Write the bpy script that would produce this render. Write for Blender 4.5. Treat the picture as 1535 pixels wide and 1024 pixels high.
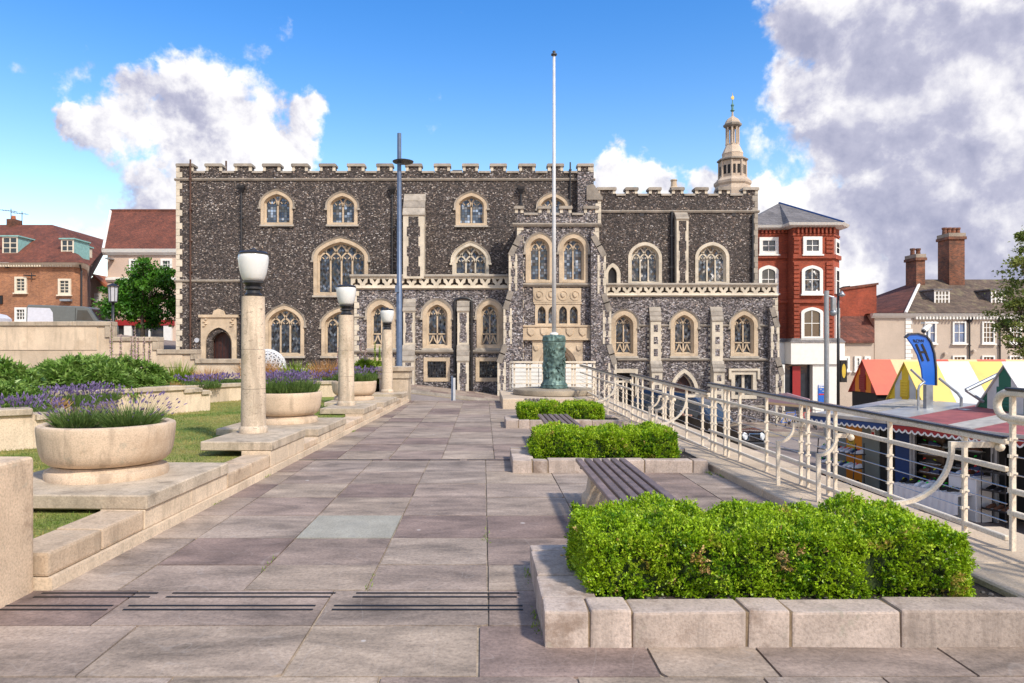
import bpy, bmesh, math, random
import numpy as np
from mathutils import Vector, Matrix
from mathutils.geometry import tessellate_polygon
from math import sin, cos, pi, radians, sqrt, atan2, floor

for _o in list(bpy.data.objects):
    bpy.data.objects.remove(_o)
SC = bpy.context.scene
COL = SC.collection
RND = random.Random(7)

# ---------------------------------------------------------------- camera
# pixel (1535 x 1024 photograph) -> direction; depth always comes from what a thing stands on
F, CX, CY, EYE = 1066.0, 725.0, 523.0, 1.65
cam = bpy.data.cameras.new('camera')
cam.sensor_width = 36.0
cam.lens = F / 1535 * 36
cam.shift_x = (767.5 - CX) / 1535
cam.shift_y = (CY - 512) / 1535
cam.clip_start, cam.clip_end = 0.05, 3000
camo = bpy.data.objects.new('camera', cam)
camo.location = (0, 0, EYE)
camo.rotation_euler = (pi / 2, 0, 0)
COL.objects.link(camo)
SC.camera = camo
SC.view_settings.view_transform = 'Standard'
SC.view_settings.look = 'None'
SC.view_settings.gamma = 1.0
SC.view_settings.use_curve_mapping = False
SC.view_settings.exposure = 0.34
SC.render.film_transparent = False
try:
    SC.cycles.max_bounces = 6
    SC.cycles.diffuse_bounces = 3
    SC.cycles.glossy_bounces = 3
    SC.cycles.transmission_bounces = 4
    SC.cycles.transparent_max_bounces = 6
    SC.cycles.use_denoising = True
except Exception:
    pass

# ---------------------------------------------------------------- sun and sky
SUN = Vector((0.62, -0.80, 0.98)).normalized()
sl = bpy.data.lights.new('sun', 'SUN')
sl.energy = 3.6
sl.angle = radians(4.0)
sl.color = (1.0, 0.915, 0.78)
so = bpy.data.objects.new('sun', sl)
so.rotation_euler = (-SUN).to_track_quat('-Z', 'Y').to_euler()
so.location = (20, -30, 40)
COL.objects.link(so)


def N(nt, typ, ins=None, **props):
    n = nt.nodes.new(typ)
    for k, v in props.items():
        setattr(n, k, v)
    for k, v in (ins or {}).items():
        s = n.inputs[k]
        if isinstance(v, bpy.types.NodeSocket):
            nt.links.new(v, s)
        else:
            s.default_value = v
    return n


def M(nt, op, a, b=0.0, c=0.0, clamp=False):
    n = N(nt, 'ShaderNodeMath', {0: a, 1: b, 2: c}, operation=op)
    n.use_clamp = clamp
    return n.outputs[0]


def VM(nt, op, a, b=(0, 0, 0)):
    n = N(nt, 'ShaderNodeVectorMath', {0: a, 1: b}, operation=op)
    return n.outputs['Value'] if op in ('DISTANCE', 'LENGTH', 'DOT_PRODUCT') else n.outputs['Vector']


def MIX(nt, fac, a, b, blend='MIX'):
    n = nt.nodes.new('ShaderNodeMix')
    n.data_type = 'RGBA'
    n.blend_type = blend
    for s, v in ((n.inputs[0], fac), (n.inputs[6], a), (n.inputs[7], b)):
        if isinstance(v, bpy.types.NodeSocket):
            nt.links.new(v, s)
        else:
            s.default_value = v if not isinstance(v, tuple) or len(v) == 4 else (*v, 1)
    return n.outputs[2]


def RAMP(nt, fac, stops, interp='LINEAR'):
    n = N(nt, 'ShaderNodeValToRGB', {0: fac})
    cr = n.color_ramp
    cr.interpolation = interp
    while len(cr.elements) < len(stops):
        cr.elements.new(0.5)
    for e, (p, c) in zip(cr.elements, stops):
        e.position = p
        e.color = (*c, 1) if isinstance(c, tuple) else (c, c, c, 1)
    return n.outputs[0]


def MAPR(nt, v, a, b, c=0.0, d=1.0, smooth=True):
    n = N(nt, 'ShaderNodeMapRange', {0: v, 1: a, 2: b, 3: c, 4: d})
    n.interpolation_type = 'SMOOTHSTEP' if smooth else 'LINEAR'
    n.clamp = True
    return n.outputs[0]


def NOISE(nt, vec, scale, detail=4.0, rough=0.55, dist=0.0):
    n = N(nt, 'ShaderNodeTexNoise', {'Vector': vec, 'Scale': scale, 'Detail': detail, 'Roughness': rough, 'Distortion': dist})
    return n.outputs['Fac']


def srgb(h):
    h = h.lstrip('#')
    v = [int(h[i:i + 2], 16) / 255 for i in (0, 2, 4)]
    return tuple(x / 12.92 if x <= 0.04045 else ((x + 0.055) / 1.055) ** 2.4 for x in v)


def pdir(px, py):
    return Vector((px - CX, F, CY - py)).normalized()


def build_world():
    w = bpy.data.worlds.new('World')
    SC.world = w
    w.use_nodes = True
    nt = w.node_tree
    nt.nodes.clear()
    out = N(nt, 'ShaderNodeOutputWorld')
    sky = N(nt, 'ShaderNodeTexSky', sky_type='NISHITA')
    sky.sun_disc = False
    sky.sun_elevation = math.asin(SUN.z)
    sky.sun_rotation = atan2(SUN.x, SUN.y)
    sky.air_density = 1.0
    sky.dust_density = 1.0
    sky.ozone_density = 4.0
    tc = N(nt, 'ShaderNodeTexCoord')
    d = VM(nt, 'NORMALIZE', tc.outputs['Generated'])
    sep = N(nt, 'ShaderNodeSeparateXYZ', {0: d})
    # warp the direction a little, so that the clouds' outlines curl
    wn = N(nt, 'ShaderNodeTexNoise', {'Vector': d, 'Scale': 7.0, 'Detail': 6.0, 'Roughness': 0.6})
    wv = VM(nt, 'SCALE', VM(nt, 'SUBTRACT', wn.outputs['Color'], (0.5, 0.5, 0.5)))
    wv.node.inputs['Scale'].default_value = 0.19
    dw = VM(nt, 'ADD', d, wv)

    def blob(px, py, r, soft=1.0):
        c = pdir(px, py)
        dist = VM(nt, 'DISTANCE', dw, tuple(c))
        return MAPR(nt, dist, 0.0, r / F, soft, 0.0)

    def union(bl):
        v = bl[0]
        for b in bl[1:]:
            v = M(nt, 'MAXIMUM', v, b)
        return v
    bank = union([blob(230, 130, 75), blob(205, 175, 90), blob(290, 165, 120), blob(370, 190, 105), blob(330, 250, 150), blob(430, 210, 75),
                  blob(250, 290, 110), blob(440, 260, 60), blob(170, 170, 55), blob(140, 175, 40)])
    wisp = union([blob(40, 75, 60, .8), blob(110, 85, 62, .85), blob(388, 72, 58, .8), blob(430, 30, 45, .6), blob(130, 340, 75, .85),
                  blob(920, 245, 45, .6), blob(20, 340, 40, .5)])
    low = union([blob(925, 285, 70), blob(985, 290, 62), blob(1058, 272, 62), blob(1130, 300, 55), blob(1172, 320, 50)])
    big = union([blob(1200, 20, 120), blob(1300, 60, 200), blob(1210, 110, 110), blob(1290, 200, 150), blob(1420, 120, 270),
                 blob(1460, 300, 280), blob(1300, 330, 170), blob(1255, 290, 100), blob(1400, 420, 200), blob(1640, 150, 400), blob(1650, 420, 320)])
    # the rest of the sky carries broken cloud of the same kind
    away = MAPR(nt, VM(nt, 'DISTANCE', d, tuple(pdir(700, 300))), 0.75, 1.15)
    broken = M(nt, 'MULTIPLY', MAPR(nt, NOISE(nt, d, 2.1, 3.0), 0.42, 0.62), M(nt, 'MULTIPLY', away, 0.9))
    broken = M(nt, 'MULTIPLY', broken, MAPR(nt, sep.outputs['Z'], 0.02, 0.2))
    fb = NOISE(nt, d, 13.0, 10.0, 0.58, 0.25)
    fb2 = NOISE(nt, d, 34.0, 8.0, 0.6, 0.15)
    det = M(nt, 'MULTIPLY_ADD', M(nt, 'SUBTRACT', fb2, 0.5), 0.75, M(nt, 'MULTIPLY', M(nt, 'SUBTRACT', fb, 0.5), 1.25))
    dens_m = M(nt, 'ADD', union([bank, big, low, broken]), det)
    dens_w = M(nt, 'ADD', M(nt, 'MULTIPLY', wisp, 0.80), det)
    cov = M(nt, 'MAXIMUM', MAPR(nt, dens_m, 0.22, 0.62), M(nt, 'MULTIPLY', MAPR(nt, dens_w, 0.30, 0.75), 0.85))
    # shading: thick inner parts away from the sun go grey-violet, rims stay white
    off = VM(nt, 'ADD', d, tuple(Vector((0.35, -0.1, 0.5)).normalized() * 0.035))
    fs = NOISE(nt, off, 13.0, 10.0, 0.58, 0.25)
    fs2 = NOISE(nt, VM(nt, 'ADD', d, tuple(Vector((0.35, -0.1, 0.5)).normalized() * 0.013)), 34.0, 8.0, 0.6, 0.15)
    relief = M(nt, 'ADD', M(nt, 'SUBTRACT', fb, fs), M(nt, 'MULTIPLY', M(nt, 'SUBTRACT', fb2, fs2), 0.45))
    thick = MAPR(nt, M(nt, 'ADD', big, M(nt, 'MULTIPLY', broken, 0.7)), 0.42, 0.92)
    soft = NOISE(nt, d, 5.0, 5.0, 0.5)
    lit = M(nt, 'ADD', M(nt, 'MULTIPLY', relief, M(nt, 'SUBTRACT', 1.9, M(nt, 'MULTIPLY', thick, 0.6))), M(nt, 'MULTIPLY', M(nt, 'SUBTRACT', soft, 0.5), 1.6))
    base = M(nt, 'SUBTRACT', 0.88, M(nt, 'MULTIPLY', thick, 0.48))
    base = M(nt, 'SUBTRACT', base, M(nt, 'MULTIPLY', MAPR(nt, sep.outputs['Z'], 0.30, 0.12), M(nt, 'MULTIPLY', bank, 0.35)))
    shade = M(nt, 'ADD', base, lit, clamp=True)
    ccol = RAMP(nt, shade, [(0.0, (0.33, 0.345, 0.48)), (0.35, (0.47, 0.475, 0.60)), (0.7, (0.80, 0.79, 0.83)), (1.0, (1.0, 0.985, 0.965))])
    ccol = MIX(nt, 1.0, ccol, (8.3, 8.3, 8.3), 'MULTIPLY')
    hs = N(nt, 'ShaderNodeHueSaturation', {'Saturation': 1.22, 'Value': 1.0, 'Color': sky.outputs[0]})
    el = MAPR(nt, sep.outputs['Z'], 0.02, 0.50)
    skyc = MIX(nt, 1.0, hs.outputs[0], MIX(nt, el, (3.5, 2.4, 1.75), (1.05, 1.52, 1.82)), 'MULTIPLY')
    colr = MIX(nt, cov, skyc, ccol)
    bg = N(nt, 'ShaderNodeBackground', {'Color': colr, 'Strength': 0.112})
    nt.links.new(bg.outputs[0], out.inputs['Surface'])


build_world()


# ---------------------------------------------------------------- pixel helpers
def WX(px, Y):
    return (px - CX) * Y / F


def WZ(py, Y):
    return EYE + (CY - py) * Y / F


def gY(py, z=0.0):
    """depth of a point at height z that shows at row py"""
    return (EYE - z) * F / (py - CY)


def street_z(x):
    x1 = min(max(x, -34), 13)
    z = -0.81 - 0.12 * x1
    if x > 13:
        z -= 0.02 * (x - 13)
    return z


# ---------------------------------------------------------------- object helpers
def link(o, parent=None):
    COL.objects.link(o)
    if parent is not None:
        o.parent = parent
        if o.get('_w'):
            o.matrix_parent_inverse = Matrix.Translation(-parent.location)
    return o


def tag(o, label=None, cat=None, group=None, kind=None):
    if label:
        o['label'] = label
    if cat:
        o['category'] = cat
    if group:
        o['group'] = group
    if kind:
        o['kind'] = kind
    return o


def thing(name, label, cat, loc=(0, 0, 0), rz=0.0, group=None):
    o = bpy.data.objects.new(name, None)
    o.empty_display_size = 0.2
    o.location = loc
    o.rotation_euler = (0, 0, rz)
    COL.objects.link(o)
    return tag(o, label, cat, group)


def copy_tree(o, parent=None):
    c = o.copy()
    COL.objects.link(c)
    c.parent = parent
    for ch in o.children:
        copy_tree(ch, c)
    return c


class MB:
    """collects shapes, builds ONE mesh object"""

    def __init__(s):
        s.v, s.f, s.m = [], [], []
        s.mi = 0

    def face(s, pts):
        i = len(s.v)
        s.v += [tuple(p) for p in pts]
        s.f.append(tuple(range(i, i + len(pts))))
        s.m.append(s.mi)
        return s

    def box(s, x0, x1, y0, y1, z0, z1):
        i = len(s.v)
        s.v += [(x0, y0, z0), (x1, y0, z0), (x1, y1, z0), (x0, y1, z0), (x0, y0, z1), (x1, y0, z1), (x1, y1, z1), (x0, y1, z1)]
        for q in ((0, 3, 2, 1), (4, 5, 6, 7), (0, 1, 5, 4), (1, 2, 6, 5), (2, 3, 7, 6), (3, 0, 4, 7)):
            s.f.append(tuple(i + k for k in q))
            s.m.append(s.mi)
        return s

    def hexa(s, p):
        """8 points: bottom ring of 4 then top ring of 4"""
        i = len(s.v)
        s.v += [tuple(q) for q in p]
        for q in ((0, 3, 2, 1), (4, 5, 6, 7), (0, 1, 5, 4), (1, 2, 6, 5), (2, 3, 7, 6), (3, 0, 4, 7)):
            s.f.append(tuple(i + k for k in q))
            s.m.append(s.mi)
        return s

    def prism(s, poly, a, b, axis='y', holes=(), back=True, hole_b=None):
        """poly in the two other axes (x,z for y; x,y for z; y,z for x), extruded from a to b, with holes"""
        def mk(p, t):
            if axis == 'y':
                return (p[0], t, p[1])
            if axis == 'z':
                return (p[0], p[1], t)
            return (t, p[0], p[1])
        loops = [list(poly)] + [list(h) for h in holes]
        flat = [p for lp in loops for p in lp]
        tris = tessellate_polygon([[Vector((p[0], p[1], 0)) for p in lp] for lp in loops]) if (holes or len(poly) > 4) else [tuple(range(len(poly)))]
        i = len(s.v)
        s.v += [mk(p, a) for p in flat]
        for t in tris:
            s.f.append(tuple(i + k for k in t))
            s.m.append(s.mi)
        if back:
            j = len(s.v)
            s.v += [mk(p, b) for p in flat]
            for t in tris:
                s.f.append(tuple(j + k for k in reversed(t)))
                s.m.append(s.mi)
        for li, lp in enumerate(loops):
            bb = b if li == 0 or hole_b is None else hole_b
            k = len(s.v)
            n = len(lp)
            s.v += [mk(p, a) for p in lp] + [mk(p, bb) for p in lp]
            for q in range(n):
                r = (q + 1) % n
                s.f.append((k + q, k + r, k + n + r, k + n + q))
                s.m.append(s.mi)
        return s

    def loft(s, rings, close=True, caps=True):
        """rings: lists of equal length of 3D points"""
        n = len(rings[0])
        i = len(s.v)
        for r in rings:
            s.v += [tuple(p) for p in r]
        for a in range(len(rings) - 1):
            for q in range(n if close else n - 1):
                r = (q + 1) % n
                s.f.append((i + a * n + q, i + a * n + r, i + (a + 1) * n + r, i + (a + 1) * n + q))
                s.m.append(s.mi)
        if caps and close:
            s.f.append(tuple(i + q for q in reversed(range(n))))
            s.f.append(tuple(i + (len(rings) - 1) * n + q for q in range(n)))
            s.m += [s.mi, s.mi]
        return s

    def lathe(s, prof, c=(0, 0, 0), n=24, a0=0.0, caps=True):
        rings = [[(c[0] + r * cos(a0 + 2 * pi * k / n), c[1] + r * sin(a0 + 2 * pi * k / n), c[2] + z) for k in range(n)] for r, z in prof]
        return s.loft(rings, True, caps)

    def tube(s, pts, r, n=8, caps=True):
        pts = [Vector(p) for p in pts]
        rr = r if isinstance(r, (list, tuple)) else [r] * len(pts)
        rings = []
        up = None
        for k, p in enumerate(pts):
            t = (pts[min(k + 1, len(pts) - 1)] - pts[max(k - 1, 0)]).normalized()
            if up is None:
                up = Vector((0, 0, 1)) if abs(t.z) < 0.9 else Vector((1, 0, 0))
            a = t.cross(up)
            if a.length < 1e-4:
                a = t.cross(Vector((0, 1, 0)))
            a.normalize()
            b = a.cross(t).normalized()
            up = b
            rings.append([p + rr[k] * (cos(2 * pi * q / n) * a + sin(2 * pi * q / n) * b) for q in range(n)])
        return s.loft(rings, True, caps)

    def bar(s, pts, w, y0, y1):
        """flat bar following pts (x,z) in the XZ plane, width w, from y0 to y1"""
        pts = [Vector((p[0], p[1])) for p in pts]
        L, R = [], []
        for k, p in enumerate(pts):
            t = (pts[min(k + 1, len(pts) - 1)] - pts[max(k - 1, 0)]).normalized()
            nrm = Vector((-t.y, t.x)) * w / 2
            L.append(p + nrm)
            R.append(p - nrm)
        rings = [[(l.x, y0, l.y), (r.x, y0, r.y), (r.x, y1, r.y), (l.x, y1, l.y)] for l, r in zip(L, R)]
        return s.loft(rings)

    def mesh(s, name, mats, bevel=0.0, smooth=False, jitter=0.0, seg=1):
        me = bpy.data.meshes.new(name)
        me.from_pydata(s.v, [], s.f)
        mats = mats if isinstance(mats, (list, tuple)) else [mats]
        for m in mats:
            me.materials.append(m)
        if len(mats) > 1:
            me.polygons.foreach_set('material_index', s.m)
        bm = bmesh.new()
        bm.from_mesh(me)
        if bevel or smooth:
            bmesh.ops.remove_doubles(bm, verts=bm.verts, dist=1e-5)
        bmesh.ops.recalc_face_normals(bm, faces=bm.faces)
        if jitter:
            for v in bm.verts:
                v.co += Vector((RND.uniform(-1, 1), RND.uniform(-1, 1), RND.uniform(-1, 1))) * jitter
        if bevel:
            ed = [e for e in bm.edges if len(e.link_faces) == 2 and e.calc_face_angle(0) > 0.4]
            bmesh.ops.bevel(bm, geom=ed, offset=bevel, segments=seg, affect='EDGES', profile=0.6)
        bm.to_mesh(me)
        bm.free()
        if smooth:
            me.polygons.foreach_set('use_smooth', [True] * len(me.polygons))
            if smooth is not True:
                try:
                    me.set_sharp_from_angle(angle=radians(smooth))
                except Exception:
                    pass
        me.update()
        return me

    def build(s, name, mats, parent=None, world=False, **kw):
        o = bpy.data.objects.new(name, s.mesh(name, mats, **kw))
        COL.objects.link(o)
        if parent is not None:
            o.parent = parent
            if world:
                root = parent
                while root.parent is not None:
                    root = root.parent
                if parent.parent is None:
                    o.matrix_parent_inverse = Matrix.Translation(-root.location)
        return o


def np_mesh(name, verts, faces, mats, mi=None, smooth=False):
    me = bpy.data.meshes.new(name)
    verts = np.asarray(verts, dtype=np.float32)
    faces = np.asarray(faces, dtype=np.int32)
    k = faces.shape[1]
    me.vertices.add(len(verts))
    me.vertices.foreach_set('co', verts.ravel())
    me.loops.add(faces.size)
    me.loops.foreach_set('vertex_index', faces.ravel())
    me.polygons.add(len(faces))
    me.polygons.foreach_set('loop_start', np.arange(0, faces.size, k, dtype=np.int32))
    me.polygons.foreach_set('loop_total', np.full(len(faces), k, dtype=np.int32))
    for m in (mats if isinstance(mats, (list, tuple)) else [mats]):
        me.materials.append(m)
    if mi is not None:
        me.polygons.foreach_set('material_index', np.asarray(mi, dtype=np.int32))
    me.update()
    me.validate()
    return me


def mobj(name, me, parent=None, world=False):
    o = bpy.data.objects.new(name, me)
    COL.objects.link(o)
    if parent is not None:
        o.parent = parent
        if world and parent.parent is None:
            o.matrix_parent_inverse = Matrix.Translation(-parent.location)
    return o


def leaves(c, d, L, W, rng, roll=None, fold=0.25):
    """rhombus leaves: base points c, unit directions d, lengths L, widths W -> verts, quad faces"""
    n = len(c)
    r = rng.normal(size=(n, 3))
    side = np.cross(d, r)
    side /= np.linalg.norm(side, axis=1)[:, None] + 1e-9
    nor = np.cross(side, d)
    L = np.broadcast_to(L, (n,))[:, None]
    W = np.broadcast_to(W, (n,))[:, None]
    tip = c + d * L
    mid = c + d * L * 0.45
    a = mid + side * W / 2 + nor * W * fold
    b = mid - side * W / 2 + nor * W * fold
    v = np.stack([c, a, tip, b], 1).reshape(-1, 3)
    f = np.arange(4 * n).reshape(n, 4)
    return v, f


def unit(a):
    return a / (np.linalg.norm(a, axis=1)[:, None] + 1e-9)


# ================================================================ materials
MATS = {}


def newmat(name):
    m = bpy.data.materials.new(name)
    m.use_nodes = True
    nt = m.node_tree
    nt.nodes.clear()
    out = N(nt, 'ShaderNodeOutputMaterial')
    b = N(nt, 'ShaderNodeBsdfPrincipled')
    nt.links.new(b.outputs[0], out.inputs[0])
    MATS[name] = m
    return m, nt, b


def setin(nt, b, k, v):
    if isinstance(v, bpy.types.NodeSocket):
        nt.links.new(v, b.inputs[k])
    else:
        b.inputs[k].default_value = (*v, 1) if isinstance(v, tuple) and len(v) == 3 else v


def pos(nt):
    return N(nt, 'ShaderNodeNewGeometry').outputs['Position']


def rand(nt):
    return N(nt, 'ShaderNodeObjectInfo').outputs['Random']


def bump(nt, b, h, strength=0.3, dist=0.02):
    n = N(nt, 'ShaderNodeBump', {'Height': h, 'Strength': strength, 'Distance': dist})
    nt.links.new(n.outputs[0], b.inputs['Normal'])


def scale(c, k):
    return tuple(min(1.0, x * k) for x in c)


def stone(name, c, var=0.25, sc=1.6, fine=45, bmp=0.35, rough=0.9, rnd=0.0, stain=None, stain_sc=0.9, stain_amt=0.6, pits=0.0, bd=0.012, streak=0.0):
    m, nt, b = newmat(name)
    p = pos(nt)
    if rnd:
        r = rand(nt)
        p = VM(nt, 'ADD', p, N(nt, 'ShaderNodeCombineXYZ', {0: M(nt, 'MULTIPLY', r, 37.0), 1: M(nt, 'MULTIPLY', r, 91.0), 2: 0.0}).outputs[0])
    n1 = NOISE(nt, p, sc, 6.0, 0.62)
    n2 = NOISE(nt, p, fine, 3.0, 0.6)
    col = RAMP(nt, n1, [(0.30, scale(c, 1 - var)), (0.52, c), (0.72, scale(c, 1 + var))])
    col = MIX(nt, 1.0, col, RAMP(nt, n2, [(0.25, 0.68), (0.5, 0.97), (0.75, 1.14)]), 'MULTIPLY')
    if stain:
        s = MAPR(nt, NOISE(nt, p, stain_sc, 8.0, 0.68, 0.3), 0.52, 0.70, 0.0, stain_amt)
        col = MIX(nt, s, col, stain)
    if streak:
        sk = MAPR(nt, NOISE(nt, VM(nt, 'MULTIPLY', p, (1, 1, 0.12)), 7.0, 5.0, 0.65), 0.50, 0.66, 0.0, streak)
        col = MIX(nt, sk, col, scale(c, 0.5))
        lich = MAPR(nt, NOISE(nt, p, 6.0, 6.0, 0.7, 0.4), 0.60, 0.68, 0.0, streak * 0.8)
        col = MIX(nt, lich, col, (0.30, 0.28, 0.22))
    if pits:
        pn = MAPR(nt, NOISE(nt, VM(nt, 'MULTIPLY', p, (1, 1, 1.8)), 13, 5.0, 0.75), 0.34, 0.44, pits, 0.0)
        col = MIX(nt, pn, col, scale(c, 0.35))
    if rnd:
        k = MAPR(nt, r, 0.0, 1.0, 1 - rnd, 1 + rnd, smooth=False)
        col = MIX(nt, 1.0, col, N(nt, 'ShaderNodeCombineColor', {0: k, 1: k, 2: k}).outputs[0], 'MULTIPLY')
    setin(nt, b, 'Base Color', col)
    setin(nt, b, 'Roughness', rough)
    setin(nt, b, 'Specular IOR Level', 0.25)
    bump(nt, b, M(nt, 'ADD', M(nt, 'MULTIPLY', n2, 0.5), M(nt, 'MULTIPLY', n1, 0.8)), bmp, bd)
    return m


def plain(name, c, rough=0.6, metal=0.0, var=0.08, sc=6.0, spec=0.4, coat=0.0, bmp=0.0, rnd=0.0):
    m, nt, b = newmat(name)
    p = pos(nt)
    n1 = NOISE(nt, p, sc, 5.0, 0.6)
    col = RAMP(nt, n1, [(0.3, scale(c, 1 - var)), (0.7, scale(c, 1 + var))])
    if rnd:
        k = MAPR(nt, rand(nt), 0.0, 1.0, 1 - rnd, 1 + rnd, smooth=False)
        col = MIX(nt, 1.0, col, N(nt, 'ShaderNodeCombineColor', {0: k, 1: k, 2: k}).outputs[0], 'MULTIPLY')
    setin(nt, b, 'Base Color', col)
    setin(nt, b, 'Roughness', MAPR(nt, n1, 0.2, 0.8, max(0.02, rough - 0.08), min(1, rough + 0.08)))
    setin(nt, b, 'Metallic', metal)
    setin(nt, b, 'Specular IOR Level', spec)
    if coat:
        setin(nt, b, 'Coat Weight', coat)
        setin(nt, b, 'Coat Roughness', 0.05)
    if bmp:
        bump(nt, b, n1, bmp, 0.01)
    return m


def flint(name, dark, mid, light, white, cuts, size, mortar):
    """knapped flint rubble: uneven cells of black, grey and white stone in a sandy mortar"""
    m, nt, b = newmat(name)
    p = pos(nt)
    wn = N(nt, 'ShaderNodeTexNoise', {'Vector': p, 'Scale': 5.0, 'Detail': 2.0})
    wv = VM(nt, 'SCALE', VM(nt, 'SUBTRACT', wn.outputs['Color'], (0.5, 0.5, 0.5)))
    wv.node.inputs['Scale'].default_value = 0.10
    pp = VM(nt, 'MULTIPLY', VM(nt, 'ADD', p, wv), (1.0, 1.0, 1.45))
    v = N(nt, 'ShaderNodeTexVoronoi', {'Vector': pp, 'Scale': 1 / size, 'Randomness': 1.0})
    e = N(nt, 'ShaderNodeTexVoronoi', {'Vector': pp, 'Scale': 1 / size, 'Randomness': 1.0}, feature='DISTANCE_TO_EDGE')
    cell = N(nt, 'ShaderNodeSeparateColor', {0: v.outputs['Color']})
    drift = M(nt, 'MULTIPLY', M(nt, 'SUBTRACT', NOISE(nt, p, 0.45, 4.0, 0.6), 0.5), 0.22)
    val = M(nt, 'ADD', cell.outputs[0], drift)
    lift = NOISE(nt, VM(nt, 'MULTIPLY', p, (0.25, 0.25, 2.6)), 1.0, 3.0, 0.6)
    val = M(nt, 'ADD', val, M(nt, 'MULTIPLY', M(nt, 'SUBTRACT', lift, 0.5), 0.30))
    rough_in = NOISE(nt, p, 26, 3.0)
    val = M(nt, 'ADD', val, M(nt, 'MULTIPLY', M(nt, 'SUBTRACT', rough_in, 0.5), 0.45))
    c1, c2, c3 = cuts
    col = RAMP(nt, val, [(0.0, scale(dark, 0.6)), (c1, dark), (c1 + 0.06, mid), (c2, mid), (c2 + 0.05, light), (c3, light), (min(1, c3 + 0.04), white)])
    tint = RAMP(nt, cell.outputs[1], [(0.0, (1.0, 0.93, 0.86)), (0.5, (1.0, 0.98, 0.96)), (0.8, (0.93, 0.95, 1.06)), (1.0, (1.16, 0.92, 0.74))])
    col = MIX(nt, 1.0, col, tint, 'MULTIPLY')
    mt = MAPR(nt, e.outputs['Distance'], 0.04, 0.13, 0.75, 0.0)
    col = MIX(nt, mt, col, mortar)
    soot = MAPR(nt, NOISE(nt, VM(nt, 'MULTIPLY', p, (0.9, 0.9, 0.25)), 1.1, 5.0, 0.6), 0.45, 0.75, 1.0, 0.72)
    col = MIX(nt, 1.0, col, N(nt, 'ShaderNodeCombineColor', {0: soot, 1: soot, 2: soot}).outputs[0], 'MULTIPLY')
    setin(nt, b, 'Base Color', col)
    setin(nt, b, 'Roughness', MAPR(nt, cell.outputs[2], 0, 1, 0.35, 0.85))
    h = M(nt, 'ADD', MAPR(nt, e.outputs['Distance'], 0.0, 0.2), M(nt, 'MULTIPLY', cell.outputs[2], 0.8))
    bump(nt, b, h, 0.8, 0.04)
    return m


def brick(name, c1, c2, mortar, var=0.35, s=1.0):
    """brick too far away to tell single bricks apart"""
    m, nt, b = newmat(name)
    p = pos(nt)
    sx = N(nt, 'ShaderNodeSeparateXYZ', {0: p})
    u = M(nt, 'ADD', sx.outputs[0], M(nt, 'MULTIPLY', sx.outputs[1], 0.83))
    uv = N(nt, 'ShaderNodeCombineXYZ', {0: u, 1: sx.outputs[2], 2: 0.0}).outputs[0]
    bt = N(nt, 'ShaderNodeTexBrick', {'Vector': uv, 'Color1': (*c1, 1), 'Color2': (*c2, 1), 'Mortar': (*mortar, 1), 'Scale': 1.0 * s, 'Mortar Size': 0.008,
                                      'Brick Width': 0.225, 'Row Height': 0.075, 'Bias': 0.0, 'Mortar Smooth': 0.1})
    n1 = NOISE(nt, p, 0.7, 6.0, 0.65)
    n2 = NOISE(nt, p, 9.0, 3.0, 0.65)
    col = MIX(nt, 1.0, bt.outputs[0], RAMP(nt, n1, [(0.3, 1 - var), (0.7, 1 + var * 0.6)]), 'MULTIPLY')
    col = MIX(nt, 1.0, col, RAMP(nt, n2, [(0.3, 0.78), (0.7, 1.15)]), 'MULTIPLY')
    setin(nt, b, 'Base Color', col)
    setin(nt, b, 'Roughness', 0.9)
    bump(nt, b, bt.outputs['Fac'], -0.4, 0.012)
    return m


def tiles(name, c1, c2, row=0.10, wid=0.17, var=0.4, moss=None):
    """far roof: rows of plain tiles, rows follow height"""
    m, nt, b = newmat(name)
    p = pos(nt)
    sx = N(nt, 'ShaderNodeSeparateXYZ', {0: p})
    u = M(nt, 'ADD', sx.outputs[0], M(nt, 'MULTIPLY', sx.outputs[1], 0.7))
    uv = N(nt, 'ShaderNodeCombineXYZ', {0: u, 1: sx.outputs[2], 2: 0.0}).outputs[0]
    bt = N(nt, 'ShaderNodeTexBrick', {'Vector': uv, 'Color1': (*c1, 1), 'Color2': (*c2, 1), 'Mortar': (*scale(c1, 0.35), 1), 'Scale': 1.0, 'Mortar Size': 0.008,
                                      'Brick Width': wid, 'Row Height': row, 'Mortar Smooth': 0.3})
    n1 = NOISE(nt, p, 0.8, 7.0, 0.68)
    n2 = NOISE(nt, p, 7.0, 3.0, 0.6)
    col = MIX(nt, 1.0, bt.outputs[0], RAMP(nt, n1, [(0.3, 1 - var), (0.7, 1 + var * 0.7)]), 'MULTIPLY')
    col = MIX(nt, 1.0, col, RAMP(nt, n2, [(0.3, 0.7), (0.7, 1.25)]), 'MULTIPLY')
    if moss:
        col = MIX(nt, MAPR(nt, NOISE(nt, p, 1.6, 7.0, 0.7), 0.5, 0.68, 0.0, 0.7), col, moss)
    setin(nt, b, 'Base Color', col)
    setin(nt, b, 'Roughness', 0.88)
    saw = M(nt, 'FRACT', M(nt, 'DIVIDE', sx.outputs[2], row))
    bump(nt, b, M(nt, 'ADD', M(nt, 'MULTIPLY', saw, -1.0), n2), 0.7, 0.03)
    return m


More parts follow.
